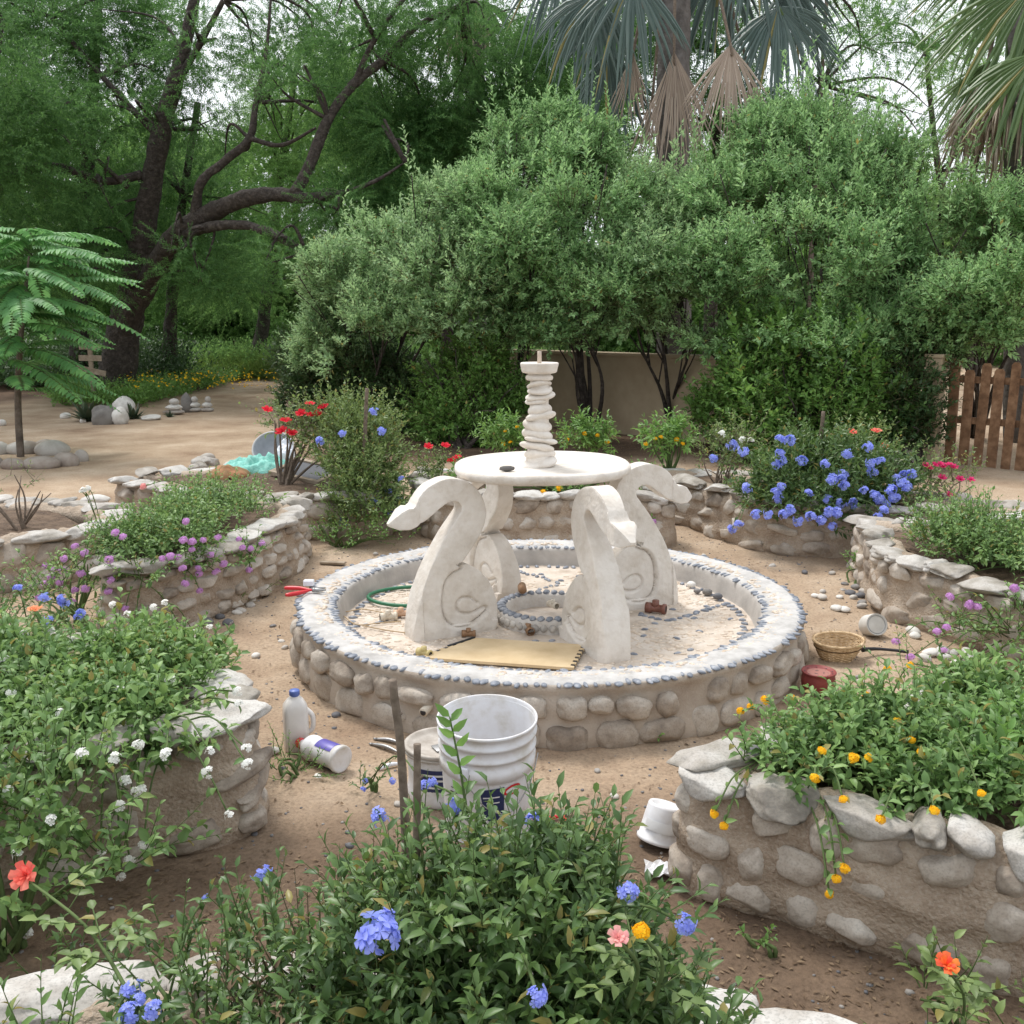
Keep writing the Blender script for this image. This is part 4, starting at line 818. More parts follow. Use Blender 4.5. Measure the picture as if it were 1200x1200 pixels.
SB = [('silvery green shrub at the left end of the shrub bank beside the path', (430, 500, 13.6), 'L_shrubg', [(405, 335, 13.2, .7), (470, 300, 12.8, .75), (525, 258, 12.8, .65), (450, 385, 12.6, .85), (540, 335, 12.2, .85), (392, 362, 13.6, .45), (388, 400, 13.6, .42), (500, 400, 12.2, .6), (375, 410, 13.6, .45)], 3),
      ('tall shrub with upright light shoots, second from the path in the shrub bank', (600, 498, 13.2), 'L_shrub', [(600, 215, 13.4, .5), (590, 255, 12.8, .85), (622, 320, 12.0, .85), (565, 385, 12.2, .55), (640, 250, 13, .6), (590, 165, 13.4, .22)], 6),
      ('wide shrub in the middle of the bank, behind the column of the fountain', (692, 498, 12.6), 'L_shrub', [(668, 225, 13, .55), (690, 185, 13.2, .4), (685, 275, 12.2, .85), (700, 345, 11.8, .75), (660, 385, 11.9, .45), (655, 160, 13.5, .35)], 6),
      ('shrub right of the fountain column with a bare forked stem over the beige wall', (790, 498, 12.6), 'L_shrubg', [(768, 252, 12.8, .65), (790, 300, 12.6, .6), (800, 235, 13.2, .3), (775, 310, 11.9, .85), (745, 375, 12, .45), (738, 215, 13.2, .4), (810, 375, 11.8, .45)], 5),
      ('tall leafy shrub standing right below the hanging dead palm fans', (862, 500, 12.2), 'L_shrub', [(840, 225, 13, .5), (875, 262, 12.2, .8), (872, 340, 11.6, .85), (905, 160, 13.2, .4), (840, 395, 11.4, .45)], 6),
      ('highest shrub of the bank with dense fresh green shoots', (945, 505, 11.8), 'L_shrub', [(925, 185, 12.8, .6), (950, 235, 12.2, .85), (962, 315, 11.2, .85), (930, 385, 11.1, .6), (965, 160, 13, .45)], 7),
      ('light green shrub between the highest shrub and the gate', (1040, 520, 11), 'L_shrub', [(1010, 205, 12.4, .75), (1040, 272, 11.6, .85), (1040, 350, 10.8, .75), (1000, 395, 10.7, .45), (1060, 215, 12.2, .5)], 6),
      ('shrub leaning over the wooden gate at the right edge', (1150, 450, 12.6), 'L_shrub', [(1100, 240, 12, .75), (1120, 305, 11.2, .8), (1130, 365, 10.4, .55), (1185, 270, 11, .65), (1195, 335, 10.2, .6), (1170, 385, 10.2, .3), (1240, 300, 11, .8), (1085, 390, 10.6, .4)], 5)]
for q, (lab, b, mt, lob, spk) in enumerate(SB):
    base = at(*b); base.z = -.03; shrub(lab, base, TL(lob), 500 + q * 13, mt, spikes=spk)
shrub('dark rounded shrub beside the end of the path', G(410, 500), TL([(370, 440, 14.0, .5), (410, 432, 13.8, .55), (450, 440, 13.4, .5), (480, 460, 13.2, .45), (350, 470, 14.0, .32), (390, 482, 13.7, .35), (430, 486, 13.5, .36), (465, 490, 13.2, .3), (345, 420, 14.5, .4)]), 640, 'L_dark', dens=170, Ls=.26, lL=.08, lW=.038, name='dark_shrub', nl=14, cull=-.8, low=-.9)
shrub('bright green low shrub left of the beige wall', G(545, 525), TL([(520, 440, 12.3, .40), (560, 430, 12.2, .42), (545, 480, 11.9, .42), (590, 470, 12.1, .32), (505, 490, 12.4, .33), (570, 508, 11.9, .3), (530, 508, 11.9, .3)]), 650, 'L_bright', dens=170, Ls=.26, nl=13, lL=.082, lW=.045, cull=-.8, low=-.9, name='low_shrub', spikes=3)
shrub('broad bright green bush behind the blue plumbago bed', G(950, 545), TL([(880, 450, 10.9, .42), (940, 430, 10.8, .48), (990, 450, 10.6, .46), (1030, 480, 10.4, .36), (900, 490, 10.6, .42), (960, 500, 10.4, .42), (850, 480, 11.2, .36), (895, 400, 11.2, .33), (1010, 515, 10.3, .3), (870, 515, 10.8, .3), (920, 525, 10.4, .3)]), 660, 'L_bright', dens=150, Ls=.28, nl=12, lL=.092, lW=.052, cull=-.7, low=-.9, name='broad_bush', cat='bush', spikes=4)
shrub('dark bush hugging the gate post', G(1075, 545), TL([(1070, 430, 10.5, .32), (1075, 475, 10.3, .34), (1062, 515, 10.2, .3), (1085, 400, 10.5, .3)]), 670, 'L_dark', dens=160, Ls=.25, nl=14, lL=.07, lW=.035, cull=-.8, low=-.9, name='dark_shrub')

# -- palms with folded fan leaves
def fan(root, hub, pet0, axis, nrmv, R, n, spread, mat, seed, split=.45, droop=.35, name='fan_leaf'):
    rg = random.Random(seed); hub = Vector(hub); axis = Vector(axis).normalized(); nv = Vector(nrmv); nv = (nv - axis * nv.dot(axis)).normalized(); sv = nv.cross(axis); mb = MB()
    for k in range(n):
        a = (k + .5) / n * 2 - 1; th_ = a * spread / 2; d = axis * math.cos(th_) + sv * math.sin(th_); Rk = R * (1 - .18 * abs(a) ** 2) * rg.uniform(.80, 1.06); w = R * spread / n * .62
        t_ = d.cross(nv).normalized(); pts = []; dr = droop * rg.uniform(.5, 2.2); tw = rg.uniform(-.14, .14)
        for u in (0, .2, .42, .62, .8, 1.0):
            ww = (w * (u / split) if u < split else w * max(.02, (1 - (u - split) / (1 - split)) ** .55)) * 1.25
            c = hub + d * (Rk * u) + Vector((tw * u * u * Rk, 0, -dr * Rk * max(0, u - split * .6) ** 2 * 1.4)) - nv * R * .10 * (1 - math.cos(th_)) * u * 2
            pts.append((c - t_ * ww * .5 - nv * ww * .22, c + nv * ww * .22, c + t_ * ww * .5 - nv * ww * .22))
        V = [p[:] for row in pts for p in row]
        mb.add(V, [np.array([[i * 3 + j, i * 3 + j + 1, i * 3 + j + 4, i * 3 + j + 3] for i in range(5) for j in range(2)])])
    f = mb.build(name, mat, root, smooth=False)
    mb = MB(); p0 = Vector(pet0); mid = p0.lerp(hub, .5) + Vector((0, 0, .18 * (p0 - hub).length)); mb.tube([p0, mid, hub, hub + axis * R * .12], [.035, .026, .018, .006], 6, 14); mb.build('petiole', M['gstem'] if mat is not M['L_palmd'] else M['stick'], f)
    return f
def palm(label, base, tubes, seed, fans, skirt=None):
    root = plant_root('fan_palm', label, 'palm', base); add_trunk(root, tubes, M['palmtrunk'], bump=.12, freq=9, seed=seed); top = tubes[0][-1][0]
    for q, (hx, hy, hY, ax, ay, az, R, n, sp, mt, dr) in enumerate(fans):
        fan(root, at(hx, hy, hY), top, (ax, ay, az), (0, -1, .5), R, n, sp, M[mt], seed + q, droop=dr)
    if skirt:
        (cx, cy, cY, rr, hh, n) = skirt; mb = MB(); rg = random.Random(seed); c = at(cx, cy, cY)
        for q in range(n):
            a = rg.uniform(0, 6.28); s = c + Vector((math.cos(a) * rr * .5, math.sin(a) * rr * .5, rg.uniform(-.2, .3))); e = s + Vector((math.cos(a) * rr * rg.uniform(.3, 1), math.sin(a) * rr * rg.uniform(.3, 1), -hh * rg.uniform(.5, 1)))
            mb.tube([s, s.lerp(e, .5) + Vector((math.cos(a) * .1, math.sin(a) * .1, 0)), e], [.03, .02, .006], 3, 6)
        mb.build('dead_leaf_skirt', M['L_palmd'], root)
    for c in list(root.children):
        for g in c.children: g.data.transform(Matrix.Translation(-root.location))
    shift(root); return root
b = at(790, 470, 14.6); b.z = -.05
palm('tall fan palm in the middle with blue green and dead brown hanging fans', b, [[(b, .26)] + pl([(790, 320, 14.6, .24), (788, 180, 14.6, .235), (789, 90, 14.6, .23), (790, 0, 14.6, .21), (791, -110, 14.6, .2)])], 700,
     [(695, -5, 14.0, -.35, -.2, -.85, .95, 34, 2.5, 'L_palm', .5), (742, -25, 13.7, -.1, -.3, -.9, 1.05, 34, 2.4, 'L_palm', .45), (718, 15, 14.9, -.4, 0, -.85, .95, 32, 2.4, 'L_palm', .4), (712, 60, 14.4, .1, -.1, -1, 1.15, 30, 1.7, 'L_palm', .2),
      (912, 8, 14.0, .25, -.25, -.75, 1.05, 40, 3.0, 'L_palm', .42), (925, -20, 14.6, .5, -.1, -.7, .95, 34, 2.6, 'L_palm', .5), (670, -60, 15, -.6, 0, -.6, 1.1, 34, 2.6, 'L_palm', .6), (845, -50, 14.9, .3, .3, -.8, 1.2, 34, 2.6, 'L_palm', .4), (760, -70, 15.2, -.3, .3, -.8, 1.3, 34, 2.6, 'L_palm', .4), (880, -70, 14.3, .4, -.3, -.6, 1.1, 34, 2.6, 'L_palm', .5),
      (790, 60, 14.15, .08, -.12, -1, 1.6, 46, .95, 'L_palmd', .1), (856, 52, 13.6, -.03, -.2, -1, 1.15, 46, 1.45, 'L_palmd', .15), (742, 62, 14.3, -.05, -.1, -1, .95, 22, .7, 'L_palmd', .1), (880, 90, 14.5, .1, 0, -1, .8, 18, .6, 'L_palmd', .1), (765, 110, 14.4, -.1, -.1, -1, 1.0, 20, .5, 'L_palmd', .1)])
b = at(1205, 470, 12.2); b.z = -.05
palm('fan palm at the right edge with green fans and a shaggy brown skirt', b, [[(b, .24)] + pl([(1200, 320, 12.2, .22), (1200, 180, 12.2, .22), (1202, 40, 12.2, .2), (1203, -90, 12.2, .2)])], 720,
     [(1215, -25, 11.4, -.35, -.3, -.85, 1.5, 44, 1.9, 'L_palmg', .3), (1215, 62, 11.0, -.2, -.35, -.95, 1.1, 44, 2.5, 'L_palmg', .25), (1190, -50, 12.4, -.8, 0, -.5, 1.15, 40, 2.4, 'L_palmg', .5), (1165, 70, 12.6, -.35, 0, -.9, 1.0, 36, 1.6, 'L_palmg', .3), (1240, 10, 11.6, .4, -.2, -.8, 1.5, 40, 2.5, 'L_palmg', .4), (1150, 110, 12.3, -.35, 0, -.9, .85, 26, .9, 'L_palmd', .2)], skirt=(1190, 110, 12.0, .55, 1.1, 160))
b = at(560, 460, 24); b.z = -.05
palm('small far palm with a hanging brown skirt glimpsed between the trees', b, [[(b, .22)] + pl([(560, 250, 24, .2), (558, 60, 24, .2), (558, 10, 24, .2)])], 740,
     [(545, 15, 23.5, -.7, 0, -.5, 1.3, 26, 2.4, 'L_palmg', .4), (600, 40, 23.5, .7, 0, -.3, 1.3, 26, 2.4, 'L_palmg', .4), (560, 0, 23.3, 0, -.2, -.2, 1.2, 26, 2.8, 'L_palmg', .3)], skirt=(556, 30, 23.6, .5, 1.2, 60))

# -- young flame tree ringed with river stones
b = G(24, 535); root = plant_root('young_flame_tree', 'young flame tree with layered ferny fronds inside a ring of stones', 'tree', b)
top = at(34, 300, b.y); mb = MB(); mb.tube([b - Vector((0, 0, .05)), at(21, 470, b.y), at(24, 400, b.y), at(30, 340, b.y), top], [.042, .036, .03, .02, .01], 10, 24, bump=.1); mb.build('trunk', M['barkl'], root)
rg = np.random.default_rng(61); rr_ = random.Random(61)
def frond(root, s, d, Lf, wid, seed, mat, pitch=.25):
    rg = np.random.default_rng(seed); n = 24; d = Vector(d).normalized(); t = np.linspace(.12, 1, n)
    C = np.array([s + d * (Lf * u) + Vector((0, 0, -Lf * pitch * u * u)) for u in t]); T = nrm(np.gradient(C, axis=0)); S_ = nrm(np.cross(T, UP)); U_ = np.cross(S_, T)
    prof = wid * np.sin(np.clip(t * 1.02, 0, 1) ** .75 * math.pi) ** .55; P_, D_, N_, L_, W_ = [], [], [], [], []
    for sg in (-1, 1):
        P_.append(C); D_.append(S_ * sg * 1 + T * .45 - U_ * .16 + rg.normal(0, .05, C.shape)); N_.append(U_ + rg.normal(0, .1, C.shape)); L_.append(prof); W_.append(np.full(n, Lf / n * 1.05))
    V, F = leaf_geo(np.vstack(P_), np.vstack(D_), np.vstack(N_), np.concatenate(L_), np.concatenate(W_), 'leaf', .22)
    o = meshobj('frond', npmesh('frond', V, F), mat, root); mb = MB(); mb.tube(C[::5].tolist() + [C[-1].tolist()], np.linspace(.006, .002, len(C[::5]) + 1).tolist(), 4); m2 = mb.build('frond_stem', M['gstem'], o)
    m2.data.transform(Matrix.Translation(-root.location)); return o
for q in range(74):
    u = rr_.random() ** .8; z0 = .72 + 1.75 * u; a = rr_.uniform(0, 6.28); s = Vector((b.x + .02, b.y, z0)).lerp(Vector((top.x, top.y, z0)), u); el = rr_.uniform(-.05, .5)
    Lf = rr_.uniform(.75, 1.3) * (1.1 - .25 * abs(u - .5)); frond(root, s, (math.cos(a), math.sin(a), el), Lf, rr_.uniform(.15, .20), 800 + q, M['L_fern'], rr_.uniform(.25, .5))
for q, (px, py, dx, dz) in enumerate(((75, 300, 1, .35), (95, 330, .9, .1), (60, 380, 1, .15), (40, 420, .9, -.05), (20, 300, -.8, .4), (10, 350, -1, .1))):
    frond(root, at(px - 35, py, b.y - .2), (dx, -.35, dz), 1.05, .18, 900 + q, M['L_fern'], .4)
shift(root)
mt = mottle
for q, (px, py, wpx, hpx, lab) in enumerate(((55, 524, 27, 18, 'reddish river stone behind the flame tree trunk'), (62, 528, 34, 24, 'rounded grey river stone at the back right of the ring round the flame tree'), (96, 536, 16, 20, 'light grey stone at the right end of the flame tree ring'),
        (78, 541, 26, 22, 'brownish stone beside the right end of the flame tree ring'), (49, 544, 36, 20, 'pale smooth stone in front of the flame tree, right of its trunk'), (16, 545, 27, 18, 'pale oval stone in front of the flame tree, left of its trunk'),
        (30, 527, 36, 20, 'rust coloured stone just behind the flame tree trunk'), (-2, 528, 26, 22, 'grey stone cut by the frame at the back left of the ring'), (-8, 543, 20, 20, 'small stone cut by the frame at the front of the ring'))):
    p = G(px, py + 4); s = (p.y) / 1150 / 2
    o = put(SM['river'][q % 6], 'ring_stone', (p.x, p.y, hpx * s * .42), (wpx * s * 1.15, wpx * s * .8, hpx * s * 1.0), (.05, .03, rr_.uniform(-.4, .4))); tag(o, lab, 'stone')

# -- wall, gate post, picket gate
A0, A1 = Vector((-.9, 15.2, 0)), Vector((4.30, 10.5, 0)); d_ = (A1 - A0); ang = math.atan2(d_.y, d_.x); ctr = (A0 + A1) / 2
w_ = empty('garden_wall', (ctr.x, ctr.y, 0)); tag(w_, 'low beige plastered garden wall half hidden behind the shrubs', 'wall')
MB().box((0, 0, .49), (d_.length, .15, 1.06), rz=ang, bev=.01).build('wall_face', M['wall'], w_, False); MB().box((0, 0, 1.04), (d_.length + .02, .20, .05), rz=ang, bev=.01).build('coping', M['wall'], w_, False)
p_ = G(1090, 546); gp_ = empty('gate_post', (4.42, 10.32, 0)); tag(gp_, 'square beige gate post at the end of the wall', 'gate post')
MB().box((0, 0, .55), (.17, .17, 1.14), rz=ang, bev=.012).build('shaft', M['wall'], gp_, False); MB().box((0, 0, 1.135), (.20, .20, .04), rz=ang, bev=.01).build('cap', M['wall'], gp_, False)
g0, g1 = G(1112, 545), G(1225, 557); gd = g1 - g0; ga = math.atan2(gd.y, gd.x); gt = empty('picket_gate', g0); tag(gt, 'reddish brown wooden picket gate at the right edge', 'gate'); rng = random.Random(3)
n = 14
for q in range(n):
    pos = gd.normalized() * (q * .140); hh = (1.12, 1.02, 1.06, 1.02, 1.10, 1.14, 1.06, 1.05, 1.1, 1.04, 1.1, 1.06, 1.09, 1.05)[q] + rng.uniform(-.02, .02); w = .10 if q in (0,) else .092
    w = w * rng.uniform(.95, 1.12); bm = bmesh.new()
    prof = [(-w / 2, .02), (w / 2, .02), (w / 2 * rng.uniform(.9, 1.05), hh - .03 - rng.uniform(0, .02)), (w / 2 - .02, hh), (-w / 2 + .02, hh), (-w / 2, hh - .03)]
    f = bm.faces.new([bm.verts.new((x, -.012, z)) for x, z in prof]); r = bmesh.ops.extrude_face_region(bm, geom=[f]); bmesh.ops.translate(bm, verts=[v for v in r['geom'] if isinstance(v, bmesh.types.BMVert)], vec=(0, .024, 0)); bmesh.ops.bevel(bm, geom=bm.edges[:], offset=.003, segments=1, affect='EDGES')
    o = bmobj('picket', bm, M['wood'], gt, False); o.location = (pos.x, pos.y, 0); o.rotation_euler = (rng.uniform(-.015, .015), rng.uniform(-.02, .02), ga)
for z in (.48, .90):
    o = MB().box((0, 0, 0), (2.1, .045, .07), bev=.006).build('rail', M['wood'], gt, False); m_ = gd.normalized() * .96 ; o.location = (m_.x - math.sin(ga) * .036, m_.y + math.cos(ga) * .036, z); o.rotation_euler = (0, 0, ga)

# ------------------------------------------------------------------ garden plants
def bush(label, cat, base, lobes, seed, mat, dens, Ls, nl, lL, lW, kind='leaf', name='flowering_shrub', tmat='gstem', tr=.0022, flowers=(), fr=.03, stemfrom=None, group=None, upb=.5, bend=.15, cull=-.5, inner=.35, ang=1.05, droop=.3, cfreq=4, stems=True, fname='flower_head', low=-.4, r0=.008, tipshrink=.35, extra=None):
    """flowers: (kind, point, radius)"""
    root = plant_root(name, label, cat, base, group); rng = np.random.default_rng(seed); rr = random.Random(seed)
    S, D = lobe_starts(rng, lobes, dens, upb=upb, cull=cull, cfreq=cfreq, inner=inner, low=low)
    L = Ls * rng.uniform(.5, 1.3, len(S)); (V, F), B = shoots(rng, S, D, L, nl, lL, lW, kind, ang=ang, bend=bend, droop=droop, tipshrink=tipshrink)
    VV, FF = [V], [F]; off = len(V); mb = MB(); mb.add(*twigs(S, D, L, B, tr))
    for kd, p, r in flowers:                    # a stem with a few leaves carries each flower head
        p = Vector(p); s0 = None
        c = min(lobes, key=lambda l: (Vector(l[0]) - p).length); s0 = Vector(c[0]) + Vector((rr.uniform(-.3, .3), rr.uniform(-.3, .3), rr.uniform(-.1, .3))) * (c[1] if not hasattr(c[1], '__len__') else c[1][0])
        mid = s0.lerp(p, .6) + Vector((0, 0, .12 * (p - s0).length + .01)); pts = crom([s0[:], mid[:], p[:]], 10); mb.tube(pts.tolist(), [tr * 1.2] * 9 + [tr], 4)
        k = rr.randint(5, 9); idx = np.linspace(2, 8.6, k); PP = np.array([pts[int(i)] * (1 - i % 1) + pts[min(9, int(i) + 1)] * (i % 1) for i in idx])
        DD = nrm(rng.normal(0, 1, (k, 3)) + np.array([0, -.2, .2])); v2, f2 = leaf_geo(PP, DD, nrm(UP + rng.normal(0, .3, (k, 3))), lL * rng.uniform(.5, 1, k), lW * rng.uniform(.5, 1, k), kind, droop)
        VV.append(v2); FF.append([f + off for f in f2]); off += len(v2)
    nf = len(FF[0]); meshobj('foliage', npmesh('foliage', np.vstack(VV), [np.vstack([f[i] for f in FF]) for i in range(nf)]), M[mat], root)
    if r0:
        bb = Vector(base)
        for c, r in sorted(lobes, key=lambda l: (Vector(l[0]) - bb).length)[:14]:
            c = Vector(c); a = bb + Vector((rr.uniform(-.04, .04), rr.uniform(-.04, .04), -.03)); rv = r if not hasattr(r, '__len__') else r[0]
            for q in range(3):
                e = c + Vector((rr.uniform(-1, 1), rr.uniform(-1, 1), rr.uniform(-.5, .8))) * rv * .7; mb.tube([a, a.lerp(e, .5) + Vector((rr.uniform(-.04, .04), rr.uniform(-.04, .04), .03)), e], [r0, r0 * .7, r0 * .35], 5, 9, bump=.2, freq=30)
    if extra: extra(mb)
    mb.build('stems', M[tmat], root)
    for kd, p, r in flowers[:99]:
        flower(root, kd, p, r * rr.uniform(.85, 1.15), (rr.uniform(-.4, .4), rr.uniform(-.8, -.1), 1), rng=rr, name=fname)
    shift(root); return root
def FP(kind, lst, Yf, r):                       # flower list: pixels + a forward distance (number or function of px,py)
    return [(kind, at(px, py, Yf(px, py) if callable(Yf) else Yf), r) for px, py in lst]
def field(poly_fn, n, z, r, seed):              # low mounds over a bed
    rg = random.Random(seed); return [((*poly_fn(rg), z + rg.uniform(-.02, .03)), (r * rg.uniform(.7, 1.2), r * rg.uniform(.7, 1.2), r * .6)) for _ in range(n)]

# right front bed: yellow lantana in three clumps and a broad leaved herb
def quad_pt(a, b_, c, d):
    def f(rg):
        u, v = rg.random(), rg.random(); p = [(a[i] * (1 - u) + b_[i] * u) * (1 - v) + (d[i] * (1 - u) + c[i] * u) * v for i in (0, 1)]; return p
    return f
Ytop = lambda z: (lambda px, py: G(px, py, z).y)
bush('dense yellow lantana filling the near part of the right front planter', 'lantana', (1.0, 2.45, .3), field(quad_pt((.78, 2.42), (1.35, 2.2), (1.75, 2.75), (.95, 2.7)), 36, .345, .10, 1), 1001, 'L_lant', 300, .105, 9, .042, .024, cull=-.9,
     flowers=FP('lant_yellow', [(963, 880), (955, 912), (1018, 888), (1095, 950), (988, 937), (1032, 960), (1079, 882), (1000, 888)], Ytop(.47), .0145) + FP('lant_yellow', [(980, 1030), (972, 1048), (990, 1018)], 2.13, .016), name='lantana_bush', inner=.2, low=-.2)
bush('yellow lantana sprawling over the left tip of the right front planter', 'lantana', (.72, 2.52, .3), field(quad_pt((.66, 2.5), (.85, 2.42), (.98, 2.68), (.74, 2.6)), 9, .345, .07, 2), 1002, 'L_lant', 260, .10, 9, .038, .021, cull=-.9,
     flowers=FP('lant_yellow', [(868, 833), (880, 828), (905, 853), (927, 818), (897, 820)], 2.85, .018) + FP('lant_yellow', [(837, 954), (848, 968)], 2.30, .014) + FP('lant_yellow', [(963, 878)], 2.6, .018), name='lantana_bush', inner=.2, low=-.2)
bush('light green leafy mound behind the yellow lantana, in the right front planter', 'plant', (1.6, 2.9, .3), field(quad_pt((1.15, 2.75), (1.75, 2.55), (2.3, 3.1), (1.5, 3.0)), 26, .32, .12, 3), 1003, 'L_lant', 230, .11, 9, .048, .026, cull=-.9, flowers=FP('lant_yellow', [(1068, 867), (1150, 930), (1052, 845)], Ytop(.45), .014), name='leafy_mound', inner=.2, low=-.2)
bush('tall broad leaved herb at the right edge of the right front planter', 'plant', (1.5, 2.35, .32), [((1.45, 2.5, .38), .10), ((1.62, 2.45, .40), .10), ((1.3, 2.4, .36), .08), ((1.75, 2.6, .40), .11)], 1004, 'L_bright', 250, .13, 9, .065, .028, cull=-.9, name='leafy_herb', inner=.3)
bush('thin yellow lantana sprigs standing in the alley right of the basin', 'lantana', (1.40, 3.45, 0), [((1.38, 3.45, .08), .10), ((1.15, 3.25, .06), .09), ((1.6, 3.5, .08), .12)], 1005, 'L_lant', 110, .12, 8, .035, .018, flowers=FP('lant_yellow', [(1040, 783), (1067, 780), (1015, 815)], 3.4, .018), name='lantana_sprigs')

# left front bed: white flowered shrub
wf = [(140, 807), (70, 835), (163, 872), (195, 883), (134, 888), (243, 905), (246, 880), (288, 877), (290, 895), (146, 915), (160, 927), (165, 925), (140, 945), (10, 925), (48, 932), (30, 978), (118, 998), (152, 1008), (142, 1027), (168, 990), (268, 955), (32, 1093), (175, 765), (200, 795), (12, 812), (112, 742), (60, 738), (28, 742), (85, 750), (5, 772), (280, 825), (278, 810)]
bush('large leafy shrub with many small white flowers over the left front planter', 'shrub', (-1.35, 2.95, .3), field(quad_pt((-1.7, 2.45), (-.98, 2.72), (-1.15, 3.3), (-1.95, 3.5)), 42, .335, .13, 5), 1010, 'L_lant', 250, .12, 9, .045, .026, cull=-.9, name='white_flowered_shrub',
     flowers=FP('white', wf, lambda px, py: G(px, py, .47).y if py < 900 else (2.42 if px > 100 else 2.2), .018), inner=.2, low=-.4)
bush('white flowered shrub stems trailing down the front of the left front planter', 'shrub', (-1.25, 2.15, .02), [((-1.35, 2.25, .30), .16), ((-1.15, 2.3, .36), .14), ((-1.5, 2.1, .42), .18), ((-1.25, 2.2, .16), .14), ((-1.05, 2.35, .14), .10), ((-1.45, 1.95, .2), .14)], 1011, 'L_lant', 190, .17, 8, .045, .025, cull=-.7, name='trailing_shrub', flowers=FP('white', [(95, 883), (20, 1000), (60, 960)], 2.1, .018))

# foreground plumbago and its neighbours
YF = 1.28
bush('broad plumbago bush with big blue flower clusters at the bottom centre, nearest the viewer', 'plumbago', (-.03, 1.25, .28),
     [((-.02, 1.32, .63), .15), ((.09, 1.34, .61), .14), ((-.13, 1.36, .60), .14), ((-.24, 1.36, .52), .12), ((-.30, 1.25, .42), .12), ((.02, 1.22, .48), .19), ((-.12, 1.2, .44), .16), ((.16, 1.22, .46), .15), ((.22, 1.3, .44), .11), ((-.22, 1.3, .44), .12), ((0, 1.4, .5), .16), ((.05, 1.45, .62), .09), ((-.2, 1.15, .36), .12), ((.25, 1.15, .36), .12)], 1020, 'L_plumb', 600, .11, 9, .036, .0155, cull=-1.2, name='plumbago_bush', inner=.25, upb=.6,
     flowers=[('plumb', at(442, 1096, 1.16), .036), ('plumb', at(455, 1082, 1.2), .026), ('plumb', at(630, 1167, 1.10), .017), ('plumb', at(445, 957, 1.58), .022), ('plumb', at(628, 963, 1.50), .024), ('plumb', at(533, 945, 1.56), .022), ('plumb', at(505, 918, 1.6), .012), ('plumb', at(738, 1046, 1.25), .016), ('plumb', at(803, 1083, 1.22), .018), ('plumb', at(752, 1065, 1.42), .014), ('plumb', at(760, 1130, 1.36), .018), ('plumb', at(768, 1115, 1.38), .013)])
bush('dry brownish tangle of stems at the left side of the foreground plumbago', 'shrub', (-.33, 1.4, .30), [((-.33, 1.38, .44), .13), ((-.26, 1.45, .50), .10), ((-.38, 1.3, .40), .12), ((-.3, 1.25, .36), .12)], 1021, 'L_dry', 200, .11, 8, .020, .009, cull=-.9, name='dry_shrub', tmat='twig')
bush('low green plant between the dry tangle and the pale edge stones', 'plant', (-.48, 1.42, .3), [((-.48, 1.4, .40), .12), ((-.58, 1.5, .38), .10), ((-.4, 1.5, .44), .10), ((-.42, 1.25, .38), .11)], 1022, 'L_plumb', 260, .12, 9, .032, .015, cull=-.8, name='leafy_plant', flowers=[('plumb', at(303, 1027, 1.62), .017), ('plumb', at(312, 1020, 1.66), .014), ('plumb', at(241, 1052, 1.6), .008)])
bush('plumbago sprig with blue flowers at the bottom left corner by the pale stones', 'plumbago', (-.62, 1.25, .3), [((-.60, 1.25, .36), .07), ((-.50, 1.22, .36), .08)], 1023, 'L_plumb', 300, .12, 9, .045, .018, cull=-1, name='plumbago_sprig', flowers=[('plumb', at(155, 1160, 1.32), .018), ('plumb', at(152, 1188, 1.28), .02), ('plumb', at(180, 1183, 1.28), .018), ('plumb', at(165, 1172, 1.3), .012)])
bush('leafy shoots along the bottom edge in front of the pale edge stones', 'plant', (-.72, 1.3, .3), [((-.78, 1.35, .34), .10), ((-.9, 1.3, .36), .12), ((-.66, 1.15, .32), .1)], 1024, 'L_lant', 160, .12, 8, .034, .016, cull=-.8, name='leafy_plant')
# soil-level sprawl between the left bed and the nearest bed
bush('thin weedy growth on the damp soil between the two left foreground planters', 'weeds', (-.8, 2.05, 0), [((-.75, 2.1, .04), .14), ((-.55, 2.0, .06), .15), ((-.95, 1.95, .06), .16), ((-.4, 2.0, .1), .14), ((-.3, 1.9, .14), .12)], 1025, 'L_plumb', 90, .13, 8, .034, .014, cull=-.6, name='weedy_growth')
# roses and other single blooms
def rose_plant(label, kind, base, bloom, r, seed, leaves=14, lL=.04, face=(0, -.3, 1), extra=(), name='rose'):
    base = Vector(base); bloom = Vector(bloom); root = plant_root(name, label, 'rose', base); rr = random.Random(seed); rg = np.random.default_rng(seed)
    mb = MB(); pts = crom([base[:], (base.lerp(bloom, .5) + Vector((.02, 0, .01)))[:], (bloom - Vector((0, 0, r * .2)))[:]], 16); mb.tube(pts.tolist(), np.linspace(.0034, .0022, 16).tolist(), 7)
    P_, D_ = [], []
    for q in range(leaves):
        i = rr.randint(2, 13); a = rr.uniform(0, 6.28); d = Vector((math.cos(a), math.sin(a), rr.uniform(.1, .7))).normalized(); s = Vector(pts[i]); e = s + d * rr.uniform(.04, .09); mb.tube([s, e], .0012, 4)
        for w in range(5):                       # compound leaf
            u = (.45, .45, .75, .75, 1)[w]; sd_ = Vector((-d.y, d.x, 0)) * (1, -1, 1, -1, 0)[w]; P_.append((s.lerp(e, u))[:]); D_.append((d * .6 + sd_ * .8 + Vector((0, 0, -.1)))[:] if w < 4 else d[:])
    V, F = leaf_geo(np.array(P_), np.array(D_), nrm(UP + rg.normal(0, .2, (len(P_), 3))), lL * rg.uniform(.7, 1.1, len(P_)), lL * .55, 'leaf', .2)
    meshobj('foliage', npmesh('foliage', V, F), M['L_rose'], root); mb.build('stem', M['gstem'], root); flower(root, kind, bloom, r, face, rng=rr, name='bloom'); shift(root); return root
